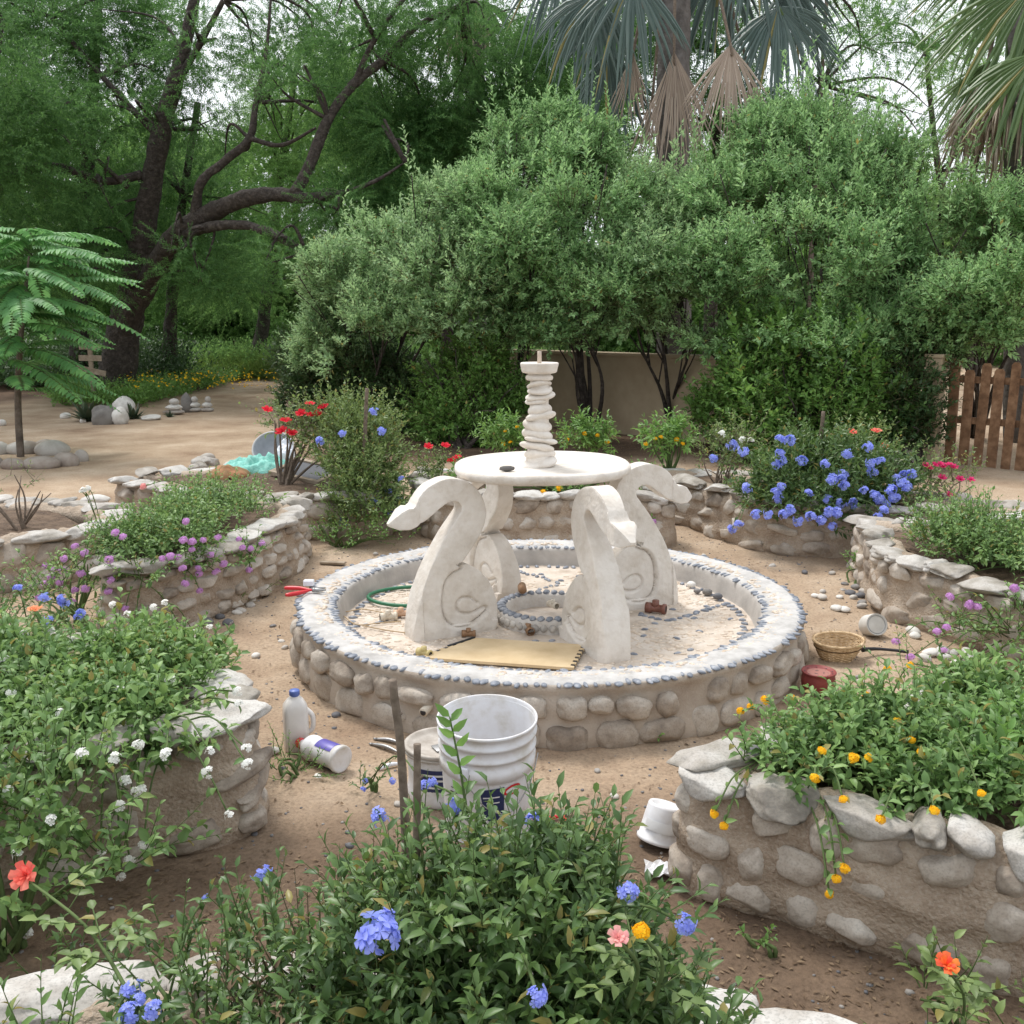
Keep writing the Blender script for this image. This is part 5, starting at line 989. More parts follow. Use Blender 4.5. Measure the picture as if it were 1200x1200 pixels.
rose_plant('coral red rose bloom on a long bare stem at the left edge', 'rose_coral', at(158, 1175, 1.30), at(30, 1026, 1.55), .029, 1, 12, .03, (-.1, -.9, .55))
rose_plant('orange and pink rose bloom low at the right corner below the planter wall', 'rose_orange', at(1125, 1215, 1.72), at(1109, 1131, 1.72), .027, 2, 9, .035, (0, -.5, .9))
rose_plant('pale pink ruffled bloom beside the yellow one, right of the foreground plumbago', 'rose_pink', at(735, 1180, 1.18), at(724, 1099, 1.14), .0165, 3, 4, .025, (0, -.5, .9))
rose_plant('round bright yellow bloom right of the foreground plumbago', 'lant_yellow', at(765, 1180, 1.18), at(751, 1091, 1.14), .015, 4, 4, .025, (0, -.4, 1), name='marigold')
rose_plant('peach rosebud over the plants of the left foreground', 'rose_peach', at(60, 800, 3.7), at(41, 716, 3.7), .034, 5, 8, .05, (0, -.1, 1))
bush('small rose seedling with reddish leaf tips against the right planter wall', 'rose', (.98, 1.9, 0), [((.97, 1.92, .10), .06), ((.93, 1.93, .05), .05)], 1031, 'L_rose', 240, .10, 6, .04, .022, name='rose_seedling')
bush('low leafy rose growth in the bottom right corner', 'rose', (1.0, 1.65, 0), [((1.05, 1.68, .08), .10), ((.85, 1.65, .06), .09), ((1.2, 1.62, .1), .1)], 1032, 'L_rose', 190, .10, 6, .036, .020, name='rose_growth')
bush('tiny green weed at the foot of the right planter wall', 'weed', G(885, 1112), [(tuple(G(885, 1112) + Vector((0, 0, .03))), .03)], 1033, 'L_bright', 500, .05, 6, .022, .012, name='weed')
bush('little weed growing at the foot of the basin wall, right of the bucket', 'weed', G(770, 868), [(tuple(G(770, 868) + Vector((0, -.01, .02))), (.06, .03, .03))], 1034, 'L_bright', 420, .05, 6, .024, .014, name='weed')
bush('feathery weed at the right end of the left front planter', 'weed', G(345, 915), [(tuple(G(345, 915) + Vector((0, 0, .03))), (.09, .07, .04)), (tuple(G(330, 900) + Vector((0, 0, .03))), .05)], 1035, 'L_bright', 330, .08, 12, .016, .006, name='weed')
bush('small weed on the dirt right of the red pliers', 'weed', G(690, 1010), [(tuple(G(690, 1010) + Vector((0, 0, .03))), .05)], 1036, 'L_bright', 150, .07, 6, .02, .009, name='weed')
bush('blue flowered sprig standing left of the tall stick', 'plumbago', G(430, 935), [(tuple(G(432, 935) + Vector((0, 0, .04))), .035)], 1037, 'L_plumb', 380, .09, 7, .022, .010, name='plumbago_sprig', flowers=[('plumb', at(425, 925, 2.8), .012), ('plumb', at(428, 915, 2.8), .011), ('plumb', at(460, 915, 2.6), .012), ('plumb', at(497, 920, 2.4), .014)])
# one thin shoot standing in front of the bucket
sh = plant_root('plumbago_shoot', 'single thin leafy shoot rising in front of the white bucket', 'plumbago', at(545, 945, 1.62)); mb = MB()
pts = crom([at(548, 960, 1.60)[:], at(540, 905, 1.62)[:], at(527, 840, 1.64)[:]], 24); mb.tube(pts.tolist(), np.linspace(.0035, .0015, 24).tolist(), 6); mb.build('stem', M['gstem'], sh)
kk = np.array([6, 8, 11, 13, 15, 17, 19, 20, 21, 22, 23]); rg = np.random.default_rng(3); V, F = leaf_geo(pts[kk], nrm(np.stack([np.where(np.arange(11) % 2, .9, -.9), rg.normal(-.2, .3, 11), np.full(11, .9)], 1)), nrm(rg.normal(0, .3, (11, 3)) + np.array([0, -1, .4])), .036, .016, 'leaf')
meshobj('foliage', npmesh('foliage', V, F), M['L_bright'], sh); shift(sh)

# left middle bed: purple lantana hanging down the face
YW = lambda px, py: float(np.interp(px, [50, 130, 215, 300, 345], [4.9, 4.58, 4.68, 5.15, 5.7])) - .02
pf = [(88, 640), (99, 648), (128, 656), (53, 663), (64, 668), (74, 669), (52, 684), (70, 683), (88, 692), (130, 680), (127, 693), (135, 624), (144, 629), (218, 611), (215, 633), (225, 635), (225, 644), (190, 655), (200, 652), (209, 653), (214, 666), (233, 666), (233, 672), (217, 684), (234, 692), (147, 713), (159, 734), (211, 733), (238, 633), (255, 630), (280, 632), (284, 642), (294, 643), (307, 637), (247, 650), (262, 661), (253, 670), (292, 668)]
FB = [(-2.0, 5.2), (-1.6, 5.1), (-1.5, 6.1), (-1.95, 6.2)]
bush('purple lantana covering the planter left of the fountain and trailing down its wall', 'lantana', (-1.8, 5.4, .3), field(quad_pt((-1.98, 4.8), (-1.70, 4.86), (-1.5, 6.1), (-1.95, 6.1)), 26, .38, .14, 7) + [((-1.62, 4.82, .30), (.14, .05, .08)), ((-1.42, 5.2, .27), (.05, .12, .06)), ((-1.8, 4.62, .3), (.12, .06, .08))], 1040, 'L_lant', 230, .15, 9, .036, .020, cull=-.7, name='lantana_bush',
     flowers=FP('lant_purple', pf, YW, .024), inner=.2, low=-.3)
bush('purple lantana spilling off the left end of that planter to the ground', 'lantana', (-2.2, 4.75, .05), [((-2.12, 4.72, .30), .15), ((-2.25, 4.72, .18), .16), ((-2.35, 4.8, .10), .12), ((-2.2, 5.0, .33), .14)], 1041, 'L_lant', 120, .16, 8, .036, .018, cull=-.4, name='trailing_lantana', flowers=FP('lant_purple', [(75, 655), (60, 676), (95, 672), (84, 705), (45, 700), (100, 690)], 4.62, .024))
bush('tall thin stem with white flowers rising from the left middle planter', 'flowering plant', (-2.42, 5.65, .2), [((-2.42, 5.65, .30), .05)], 1042, 'L_rose', 120, .1, 6, .03, .015, name='white_flower_stem', flowers=FP('white', [(98, 574), (104, 572), (95, 575)], 5.6, .022))
bush('pink lantana at the back corner of the left middle planter', 'lantana', (-1.6, 6.35, .3), [((-1.65, 6.3, .38), .12), ((-1.95, 6.2, .4), .12)], 1043, 'L_lant', 160, .12, 8, .034, .018, name='lantana_bush', flowers=FP('lant_pink', [(168, 570), (225, 572), (219, 612), (184, 631)], 6.0, .026))
bush('thorny leggy shrub with reddish stems in the low left planter', 'shrub', (-3.05, 5.95, .26), [((-3.1, 5.95, .55), (.14, .1, .16)), ((-2.85, 5.95, .5), (.12, .1, .14)), ((-3.3, 5.95, .5), (.14, .1, .14))], 1044, 'L_rose', 40, .12, 6, .028, .012, name='leggy_shrub', tmat='stick', r0=.008, cull=-.3)
bush('green and blue flowered plants in the left foreground behind the white flowered shrub', 'plant', (-2.2, 3.9, 0), [((-2.0, 3.95, .16), .2), ((-2.3, 4.0, .2), .22), ((-1.7, 3.85, .12), .16), ((-2.5, 4.2, .25), .2), ((-1.5, 3.8, .08), .12)], 1045, 'L_plumb', 110, .16, 9, .038, .018, cull=-.5, name='mixed_plants', flowers=FP('plumb', [(52, 700), (72, 702), (75, 706), (55, 728), (95, 718), (5, 742), (20, 690), (92, 722)], 3.75, .026))
bush('white flowers on thin stalks in front of the left middle planter', 'flowering plant', G(185, 770), [(tuple(G(190, 770) + Vector((0, 0, .04))), .12), (tuple(G(150, 770) + Vector((0, 0, .04))), .12), (tuple(G(235, 770) + Vector((0, 0, .03))), .08)], 1046, 'L_lant', 60, .14, 7, .03, .012, name='white_flowers', flowers=FP('white', [(180, 712), (193, 706), (150, 720), (132, 708), (144, 738), (213, 745), (245, 735), (166, 748), (227, 742)], 4.1, .022) + FP('lant_yellow', [(197, 762)], 4.0, .022))
bush('small grassy weed at the foot of the left middle planter', 'weed', G(285, 700), [(tuple(G(285, 700) + Vector((0, 0, .03))), (.14, .06, .05)), (tuple(G(255, 712) + Vector((0, 0, .02))), (.12, .05, .04))], 1047, 'grass', 130, .12, 7, .05, .006, name='grass_tuft')

# back left bed
bush('tall bushy plumbago with blue flowers, tied to a stake, behind the left support', 'plumbago', (-1.15, 7.0, .28), TL([(425, 520, 7.1, .20), (418, 555, 7.0, .22), (440, 560, 6.9, .20), (430, 590, 6.8, .22), (400, 530, 7.2, .17), (445, 600, 6.7, .16), (448, 535, 7.1, .14), (410, 610, 6.7, .13), (430, 500, 7.3, .2), (395, 495, 7.4, .18)]), 1050, 'L_rose', 260, .17, 13, .044, .020, kind='rhomb', cull=-.8, name='plumbago_bush', r0=.012,
     flowers=FP('plumb', [(401, 508), (375, 517), (438, 482), (470, 562), (455, 575), (467, 583), (439, 588), (459, 602), (403, 611), (447, 505), (480, 590)], 6.75, .036))
bush('bushy red rose with several blooms behind the left planter', 'rose', (-1.75, 7.35, .28), TL([(350, 500, 7.5, .17), (330, 495, 7.6, .12), (372, 500, 7.5, .16), (385, 520, 7.5, .18), (355, 525, 7.5, .12)]), 1051, 'L_rose', 120, .17, 8, .045, .024, name='rose_bush', r0=.012, tmat='stick', flowers=FP('rose_red', [(313, 481), (363, 474), (379, 478), (335, 494), (330, 506), (342, 508), (353, 485), (364, 487), (372, 486)], 7.3, .05), fname='bloom')
bush('low lantana along the front of the back left planter', 'plant', (-1.2, 6.55, 0), TL([(390, 632, 6.5, .13), (430, 632, 6.4, .15), (465, 628, 6.5, .12), (370, 600, 6.9, .1)]), 1052, 'L_bright', 110, .12, 8, .03, .015, name='low_plant')
bush('small red rose bush left of the bowl behind the fountain', 'rose', (-.55, 7.3, .30), TL([(512, 548, 7.2, .14), (520, 560, 7.2, .12), (505, 565, 7.1, .1)]), 1053, 'L_rose', 200, .14, 8, .035, .018, name='rose_bush', flowers=FP('rose_red', [(502, 524), (522, 523), (536, 537), (529, 541)], 7.1, .036), fname='bloom', r0=.008)
for q, (px, py, bx, by, Yd, lb, fl) in enumerate(((690, 515, 690, 540, 8.6, 'yellow spiked bush just right of the fountain column', [(665, 515), (685, 508), (700, 510), (712, 518)]), (783, 515, 783, 555, 7.9, 'yellow spiked bush on a thin trunk, third to the right of the column', [(757, 520), (768, 514), (793, 515), (800, 520), (775, 512)]), (598, 512, 600, 535, 9.2, 'yellow spiked bush just left of the fountain column', [(592, 505), (606, 500), (598, 518), (590, 520)]))):
    b_ = at(bx, by, Yd); b_.z = 0 if q != 1 else .28
    bush(lb, 'flowering bush', b_, TL([(px - 14, py, Yd, .13), (px + 14, py + 4, Yd, .13), (px, py + 10, Yd, .12), (px, py - 6, Yd, .1)]), 1060 + q, 'L_bright', 190, .15, 9, .07, .024, name='yellow_spike_bush', r0=.01, flowers=FP('lant_yellow', fl, Yd - .15, .024))
bush('low green cover with pink and yellow flowers on the planter behind the bowl', 'ground cover plant', (.4, 6.95, .33), field(quad_pt((-.4, 6.8), (.9, 6.75), (.7, 7.3), (-.3, 7.4)), 16, .38, .14, 9), 1063, 'L_bright', 150, .11, 8, .036, .020, name='low_plant', flowers=FP('lant_yellow', [(637, 577), (655, 572)], 6.7, .03) + FP('lant_purple', [(757, 553), (765, 560), (770, 558), (753, 614), (766, 611), (733, 596)], 6.42, .026) + FP('white', [(733, 578)], 6.6, .03))

# plumbago bed on the right
bl = [(913, 515), (926, 516), (871, 529), (914, 531), (910, 545), (967, 544), (993, 532), (1017, 524), (1020, 543), (1032, 541), (1022, 553), (912, 585), (908, 578), (916, 570), (886, 603), (900, 603), (865, 615), (918, 603), (935, 611), (950, 605), (971, 600), (980, 601), (962, 610), (976, 617), (1029, 605), (1030, 585), (1040, 590), (1025, 580), (1045, 575), (1050, 560), (1056, 565), (1062, 570), (1068, 556), (975, 562), (987, 561), (986, 557), (947, 578), (970, 585), (990, 570), (1000, 590), (858, 620), (875, 572), (1013, 575), (1035, 598), (916, 540), (1060, 558), (1048, 583), (940, 540), (985, 590), (925, 598)]
bush('wide plumbago bush covered in blue flowers over the planter right of the fountain', 'plumbago', (2.0, 6.6, .3), TL([(930, 552, 6.8, .22), (960, 552, 6.8, .22), (1000, 560, 6.7, .22), (1030, 570, 6.6, .24), (950, 575, 6.6, .28), (990, 585, 6.5, .26), (915, 580, 6.5, .2), (890, 585, 6.5, .16), (970, 605, 6.35, .2), (930, 600, 6.35, .18), (1045, 590, 6.4, .16), (945, 532, 6.9, .14), (1000, 540, 6.9, .14)]), 1070, 'L_plumb', 230, .17, 11, .052, .023, kind='rhomb', cull=-.9, name='plumbago_bush', r0=.012, flowers=FP('plumb', bl, lambda px, py: 6.02 if py > 595 else 6.15 if py > 560 else 6.32, .040))
bush('white rose bush with two blue flowers left of the big plumbago', 'rose', (1.52, 7.15, .3), TL([(850, 530, 7.2, .18), (870, 520, 7.3, .16), (840, 545, 7.1, .14), (855, 555, 7.1, .12)]), 1071, 'L_rose', 130, .16, 8, .036, .018, name='rose_bush', tmat='stick', r0=.008, flowers=FP('rose_white', [(846, 508), (870, 515), (880, 516)], 7.1, .035) + FP('plumb', [(836, 537), (871, 530), (858, 522)], 7.0, .045)) if False else None
M['F_white2'] = M['F_white']
bush('white rose bush with blue flowers left of the big plumbago', 'rose', (1.52, 7.15, .3), TL([(850, 530, 7.2, .18), (870, 520, 7.3, .16), (840, 545, 7.1, .14), (855, 555, 7.1, .12)]), 1071, 'L_rose', 130, .16, 8, .036, .018, name='rose_bush', tmat='stick', r0=.008, flowers=FP('white', [(846, 508), (870, 515), (880, 516)], 7.1, .035) + FP('plumb', [(836, 537), (858, 522)], 7.0, .045))
bush('orange red rose blooms above the big plumbago', 'rose', (2.6, 7.0, .3), TL([(1010, 520, 7.2, .15), (1030, 525, 7.2, .14), (1020, 545, 7.1, .14)]), 1072, 'L_rose', 110, .16, 8, .04, .02, name='rose_bush', flowers=FP('rose_coral', [(999, 507), (1027, 506), (1034, 523), (999, 537)], 7.0, .042), fname='bloom')
bush('pink rose bush with a flat magenta cluster near the gate', 'rose', (2.95, 6.5, .3), TL([(1100, 560, 6.7, .15), (1120, 565, 6.6, .14), (1090, 575, 6.6, .12)]), 1073, 'L_rose', 110, .16, 8, .038, .018, name='rose_bush', tmat='stick', r0=.008, flowers=FP('rose_magenta', [(1085, 546), (1096, 545), (1106, 547), (1112, 545), (1118, 548), (1102, 544), (1104, 560), (1125, 562), (1138, 563), (1112, 580), (1090, 549)], 6.5, .030), fname='bloom')
bush('pale green trailing stems at the right end of the plumbago planter', 'plant', (2.6, 6.2, .3), TL([(1070, 600, 6.2, .12), (1050, 605, 6.1, .1), (1110, 600, 6.2, .1)]), 1074, 'L_rose', 110, .13, 8, .03, .014, name='low_plant')
# right wedge planter
pk = [(1113, 699), (1137, 707), (1145, 711), (1189, 689), (1098, 740), (1109, 735), (1050, 752), (1067, 770), (1106, 762), (1135, 710)]
bush('pink lantana blanketing the wedge planter at the right and hanging over its wall', 'lantana', (2.7, 4.8, .3), field(quad_pt((2.15, 5.2), (2.5, 4.25), (3.4, 3.9), (3.2, 5.2)), 34, .36, .17, 11) + [((2.36, 4.2, .22), (.16, .12, .14)), ((2.25, 4.25, .12), (.14, .1, .12)), ((2.15, 4.5, .06), (.1, .1, .07)), ((2.6, 3.9, .2), (.2, .12, .16)), ((2.45, 4.05, .08), (.16, .1, .1))], 1080, 'L_lant', 170, .16, 9, .036, .019, cull=-.8, name='lantana_bush', flowers=FP('lant_purple', pk, lambda px, py: 4.05 if px > 1080 else 4.2, .022), inner=.2, low=-.3)
bush('green tuft at the far corner of the wedge planter wall', 'weed', G(998, 685), [(tuple(G(998, 680) + Vector((0, 0, .06))), (.05, .05, .08))], 1081, 'L_bright', 260, .07, 7, .03, .016, name='weed')
bush('weeds among the white stones between the two right planters', 'weeds', G(1120, 800), [(tuple(G(1100, 790) + Vector((0, 0, .04))), .12), (tuple(G(1150, 790) + Vector((0, 0, .05))), .13), (tuple(G(1060, 800) + Vector((0, 0, .03))), .1), (tuple(G(1190, 770) + Vector((0, 0, .05))), .14)], 1082, 'L_lant', 90, .13, 8, .032, .014, name='weeds_clump', cull=-.3)

# stakes
for lab, p0, p1, r in (('thicker grey wooden stake standing upright left of the bucket', at(478, 1010, 1.75), at(460, 797, 1.72), .0085), ('thinner wooden stake in the foreground plumbago, right of the thicker one', at(482, 1085, 1.42), at(489, 872, 1.45), .0065),
                       ('pale stake in the tall plumbago behind the left support', at(425, 540, 6.9), at(430, 455, 6.9), .014), ('pale stake in the big plumbago at the right', at(958, 540, 6.8), at(965, 482, 6.8), .014)):
    root = plant_root('garden_stake', lab, 'stake', p0); mb = MB(); mb.tube([p0 - Vector((0, 0, .2)), p0.lerp(p1, .5) + Vector((.004, 0, 0)), p1], [r * 1.1, r, r * .92], 12, 26, bump=.18, freq=40)
    mb.build('shaft', M['stick'], root); MB().tube([p0.lerp(p1, .8), p0.lerp(p1, .8) + Vector((.012, -.004, .012))], [r * .5, r * .3], 7).build('twig_stub', M['stick'], root); shift(root)

# ------------------------------------------------------------------ objects lying about
def thing(name, label, cat, loc, rz=0.0, group=None): return tag(empty(name, loc, rz), label, cat, group)
WP = plain('white_plastic', (.74, .76, .82), .35, var=.05, scale=12); WP2 = mottle('dirty_white_plastic', [(.3, (.55, .52, .47)), (.5, (.70, .69, .70)), (.7, (.76, .77, .80))], scale=14, rough=.4, bump=.05)
NAVY = plain('navy_label', (.02, .03, .10), .4); REDP = plain('red_plastic', (.60, .02, .03), .35); STEEL = plain('dull_steel', (.35, .35, .35), .4, .8); PURP = plain('purple_label', (.10, .08, .38), .4); LAB = plain('label_white', (.72, .72, .72), .45); BLACKP = plain('dark_print', (.02, .02, .025), .4)
# white bucket
b = G(571, 968); b.y = 2.80; b.x = -.075; bk = thing('plastic_bucket', 'white plastic bucket with ribbed rim standing open in front of the basin', 'bucket', (b.x, b.y, 0)); bk.rotation_euler = (math.radians(3.5), 0, 0)
mb = MB(); op = resample([(.0005, .004), (.125, .004), (.130, .012), (.134, .10), (.139, .225)], .01); mb.lathe(np.vstack([op, [(.146, .228), (.147, .262), (.141, .265), (.142, .285), (.148, .287), (.149, .296), (.143, .299), (.1435, .325), (.150, .328), (.151, .338), (.145, .341), (.1455, .362), (.152, .364), (.1525, .372), (.149, .375), (.1465, .372), (.1455, .36), (.138, .24), (.131, .03), (.120, .012), (.0005, .010)]]), 96)
o = mb.build('shell', WP2, bk)
for e in (-1,):
    a = math.radians(243); hb = MB(); hb.box((.1495 * math.cos(a), .1495 * math.sin(a), .256), (.010, .034, .040), rz=a, bev=.004); hb.build('bail_boss', WP, bk)
a = math.radians(243); p = Vector((.156 * math.cos(a), .156 * math.sin(a), .258)); mb = MB(); mb.tube([p, p + Vector((.03, -.02, -.045)), p + Vector((.075, -.022, -.10)), p + Vector((.14, .0, -.125)), p + Vector((.20, .06, -.06)), Vector((.155, .02, .24))], .002, 6, 40); mb.build('bail_wire', STEEL, bk)
def wrap(name, R0, R1, pts, mat, parent, dz=.0015):       # flat art wrapped round a cylinder: pts (angle deg, z)
    vs, es, fs, *_ = delaunay_2d_cdt([Vector((a_ * .01, z_)) for a_, z_ in pts], [], [list(range(len(pts)))], 1, 1e-6)
    P_ = []
    for v in vs: a_ = math.radians(v.x * 100); rr = R0 + (R1 - R0) * v.y / .3 + dz; P_.append((rr * math.cos(a_), rr * math.sin(a_), v.y))
    by = {}
    for f in fs: by.setdefault(len(f), []).append(f)
    return meshobj(name, npmesh(name, P_, [np.array(x) for x in by.values()], False), mat, parent)
def fine(pts, n=8): return [tuple(np.array(pts[i]) * (1 - k / n) + np.array(pts[(i + 1) % len(pts)]) * (k / n)) for i in range(len(pts)) for k in range(n)]
wrap('label_dark_panel', .130, .144, fine([(262, .205), (292, .212), (292, .13), (280, .09), (268, .11)]), NAVY, bk)
wrap('label_red_oval', .130, .144, [(303 + 12 * math.cos(t), .196 + .016 * math.sin(t) + .004 * math.cos(t)) for t in np.linspace(0, 2 * math.pi, 24, endpoint=False)], REDP, bk)
wrap('label_white_oval', .130, .144, [(303 + 9 * math.cos(t), .196 + .0095 * math.sin(t) + .003 * math.cos(t)) for t in np.linspace(0, 2 * math.pi, 20, endpoint=False)], LAB, bk, .0025)
for q, (a0, a1, z) in enumerate(((222, 236, .19), (220, 232, .175), (222, 238, .16), (266, 286, .178), (270, 286, .16))): wrap('label_text_line', .130, .144, fine([(a0, z), (a1, z + .002), (a1, z + .006), (a0, z + .004)], 4), BLACKP if q < 3 else LAB, bk, .003)
# second bucket with its lid and a tool handle on it
b = G(503, 945); b2 = thing('lidded_bucket', 'second smaller bucket with a dirty grey lid, behind and left of the white one', 'bucket', (b.x + .035, 3.0, 0)); b2.scale = (1, 1, .84)
mb = MB(); mb.lathe(resample([(.0005, .003), (.105, .003), (.108, .10), (.113, .20)], .012), 72); mb.build('shell', WP2, b2)
mb = MB(); mb.lathe([(.114, .195), (.120, .197), (.121, .205), (.117, .208), (.121, .212), (.122, .222), (.118, .226), (.108, .224), (.104, .214), (.0005, .212)], 72, bump=.001); mb.build('lid', mottle('dirty_lid', [(.3, (.33, .29, .25)), (.7, (.56, .52, .47))], scale=18, bump=.2), b2)
wrap('navy_label', .105, .1165, fine([(230, .05), (330, .05), (330, .165), (230, .165)], 14), NAVY, b2)
for z, a0, a1 in ((.14, 245, 290), (.12, 250, 280), (.09, 240, 300)): wrap('label_text_line', .105, .1165, fine([(a0, z), (a1, z), (a1, z + .008), (a0, z + .008)], 6), LAB, b2, .003)
tr_ = thing('trowel', 'trowel with a pale wooden handle standing on the lid of the second bucket', 'trowel', (b2.location.x + .03, 2.965, .180)); mb = MB(); mb.tube([(0, 0, .0), (.004, -.004, .05), (.006, -.006, .095)], [.013, .016, .013], 14, 12); mb.build('handle', plain('pale_wood', (.55, .38, .28), .6), tr_)
mb = MB(); mb.box((-.01, .012, .004), (.09, .05, .003), rz=.5, bev=.001); mb.build('blade', STEEL, tr_)
# milk jug
b = G(346, 882); jg = thing('plastic_jug', 'tall translucent white plastic jug with blue cap standing in front of the basin', 'jug', (b.x, b.y + .03, 0), .35)
bm = bmesh.new(); lv = [(.034, .003), (.038, .008), (.0385, .08), (.038, .15), (.036, .172), (.024, .196), (.016, .204), (.016, .212)]; rings = []
for k, (r_, z_) in enumerate(lv):
    e = 5 if k < 5 else 2.5; rings.append([bm.verts.new((r_ * 1.15 * abs(math.cos(t)) ** (2 / e) * (1 if math.cos(t) >= 0 else -1), r_ * abs(math.sin(t)) ** (2 / e) * (1 if math.sin(t) >= 0 else -1), z_)) for t in np.linspace(0, 2 * math.pi, 40, endpoint=False)])
for r0_, r1_ in zip(rings, rings[1:]):
    for k in range(40): bm.faces.new((r0_[k], r0_[(k + 1) % 40], r1_[(k + 1) % 40], r1_[k]))
bm.faces.new(rings[0][::-1]); bm.faces.new(rings[-1]); o = bmobj('body', bm, plain('milky_plastic', (.72, .69, .66), .3, var=.06), jg)
mb = MB(); mb.tube([(.030, -.01, .06), (.056, -.02, .08), (.058, -.022, .13), (.034, -.012, .158)], [.010, .009, .009, .010], 10, 20); mb.build('handle', o.data.materials[0], jg)
mb = MB(); mb.lathe([(.0175, .208), (.019, .212), (.019, .226), (.017, .229), (.0005, .230)], 32); mb.build('cap', plain('blue_cap', (.10, .16, .45), .4), jg)
# bottle on its side
p0, p1 = G(360, 874, .05), G(400, 890, .05); d = (p1 - p0); rz = math.atan2(d.y, d.x); bt = thing('detergent_bottle', 'white plastic bottle with purple label and red cap lying on its side', 'bottle', (p0.x, p0.y, .0505), rz)
RX = Matrix.Rotation(math.pi / 2, 4, 'Y')
mb = MB(); mb.lathe(resample([(.0005, -.030), (.015, -.03), (.016, -.018), (.030, -.002), (.044, .018), (.046, .04), (.040, .058), (.043, .068), (.044, .16), (.0485, .165), (.0485, .178), (.044, .183), (.036, .180), (.0005, .178)], .006), 56, M=RX); mb.build('body', WP2, bt)
mb = MB(); mb.lathe([(.0445, .074), (.0452, .076), (.0452, .152), (.0445, .154)], 40, M=RX, a0=-.6, a1=3.9); mb.build('purple_label', PURP, bt)
mb = MB()
for q in range(7): mb.lathe([(.0458, .082 + q * .008), (.0460, .083 + q * .008), (.0460, .0855 + q * .008), (.0458, .086 + q * .008)], 12, M=RX, a0=.9 + .1 * (q % 3), a1=2.2 - .12 * (q % 2))
mb.build('label_text_lines', LAB, bt)
mb = MB(); mb.lathe([(.0005, -.045), (.018, -.045), (.019, -.040), (.019, -.026), (.0005, -.026)], 28, M=RX); mb.build('cap', REDP, bt)
# pliers
def pliers(label, loc, rz, s=1.0, open_=.35, tilt=0.0):
    r = thing('pliers', label, 'pliers', loc, rz)
    for sg in (-1, 1):
        mb = MB(); mb.tube([(0, 0, .008), (-.02 * s, sg * .006 * s, .008), (-.055 * s, sg * (.018 + open_ * .03) * s, .009), (-.10 * s, sg * (.016 + open_ * .07) * s, .009), (-.118 * s, sg * (.012 + open_ * .085) * s, .009)], [.004 * s, .005 * s, .0085 * s, .009 * s, .006 * s], 10, 26); mb.build('grip', REDP, r)
        mb = MB(); mb.tube([(0, 0, .008), (.018 * s, -sg * (.004 + open_ * .012) * s, .008), (.048 * s, -sg * (.002 + open_ * .03) * s, .008)], [.0085 * s, .008 * s, .003 * s], 6, 10); mb.build('jaw', STEEL, r)
    mb = MB(); mb.lathe([(.0005, .0), (.010 * s, .0), (.010 * s, .016), (.0005, .0175)], 20); mb.build('pivot', STEEL, r); return r
p = G(368, 692, .262); pliers('red handled pliers lying open on the rim of the basin', (p.x, p.y, .258), math.radians(15), 1.15, .5)
p = G(662, 958, .0); pliers('red handled pliers lying on the dirt right of the white bucket', (p.x, p.y, .004), math.radians(60), .8, .45)
# metal tools beyond the stake
for q, (a, c, lab) in enumerate((((441, 866), (472, 872), 'steel tongs lying on the dirt left of the second bucket, upper arm'), ((436, 872), (468, 882), 'steel tool lying beside the tongs, left of the second bucket'), ((445, 901), (470, 895), 'short white rod lying left of the second bucket'))):
    A_, B_ = G(*a, .008), G(*c, .008); o = thing('hand_tool', lab, 'tool', A_); mb = MB(); mb.tube([(0, 0, 0), (B_ - A_) * .5 + Vector((0, .006, .004)), B_ - A_], [.005, .008, .004], 8, 12, bump=.1); mb.build('shaft', STEEL if q < 2 else WP, o); MB().tube([(0, 0, 0), Vector((-.012, .004, .0))], [.006, .003], 8).build('tip', STEEL, o)
# small translucent tub upside down at the planter's left tip
p = G(764, 1000); tb = thing('plastic_tub', 'small dirty white plastic tub leaning upside down against the tip of the right planter', 'tub', (p.x + .035, p.y + .06, .06)); tb.rotation_euler = (math.radians(-12), math.radians(14), 0)
mb = MB(); mb.lathe([(.062, -.05), (.064, -.048), (.064, -.040), (.060, -.038), (.056, .02), (.053, .055), (.050, .062), (.040, .060), (.036, .055), (.0005, .055)], 56, bump=.002, freq=25); mb.build('shell', WP2, tb)
mb = MB(); mb.lathe([(.0625, -.012), (.0628, -.010), (.0606, .016), (.060, .018)], 30, a0=3.6, a1=5.6); mb.build('faded_label', LAB, tb)
p = G(772, 1030); sb = thing('plastic_scrap', 'crumpled clear plastic scrap under the upturned tub', 'scrap', (p.x, p.y + .02, .02))
V, F = (lambda a: (a[0], a[1]))(( [(x * .012 + .004 * math.sin(y), y * .012, .012 * math.sin(x * 1.7 + y * 2.3) * .6) for x in range(-3, 4) for y in range(-3, 4)], [np.array([[i * 7 + j, i * 7 + j + 1, i * 7 + j + 8, i * 7 + j + 7] for i in range(6) for j in range(6)])])); o = meshobj('sheet', npmesh('sheet', V, F, False), WP2, sb); so = o.modifiers.new('thick', 'SOLIDIFY'); so.thickness = .002
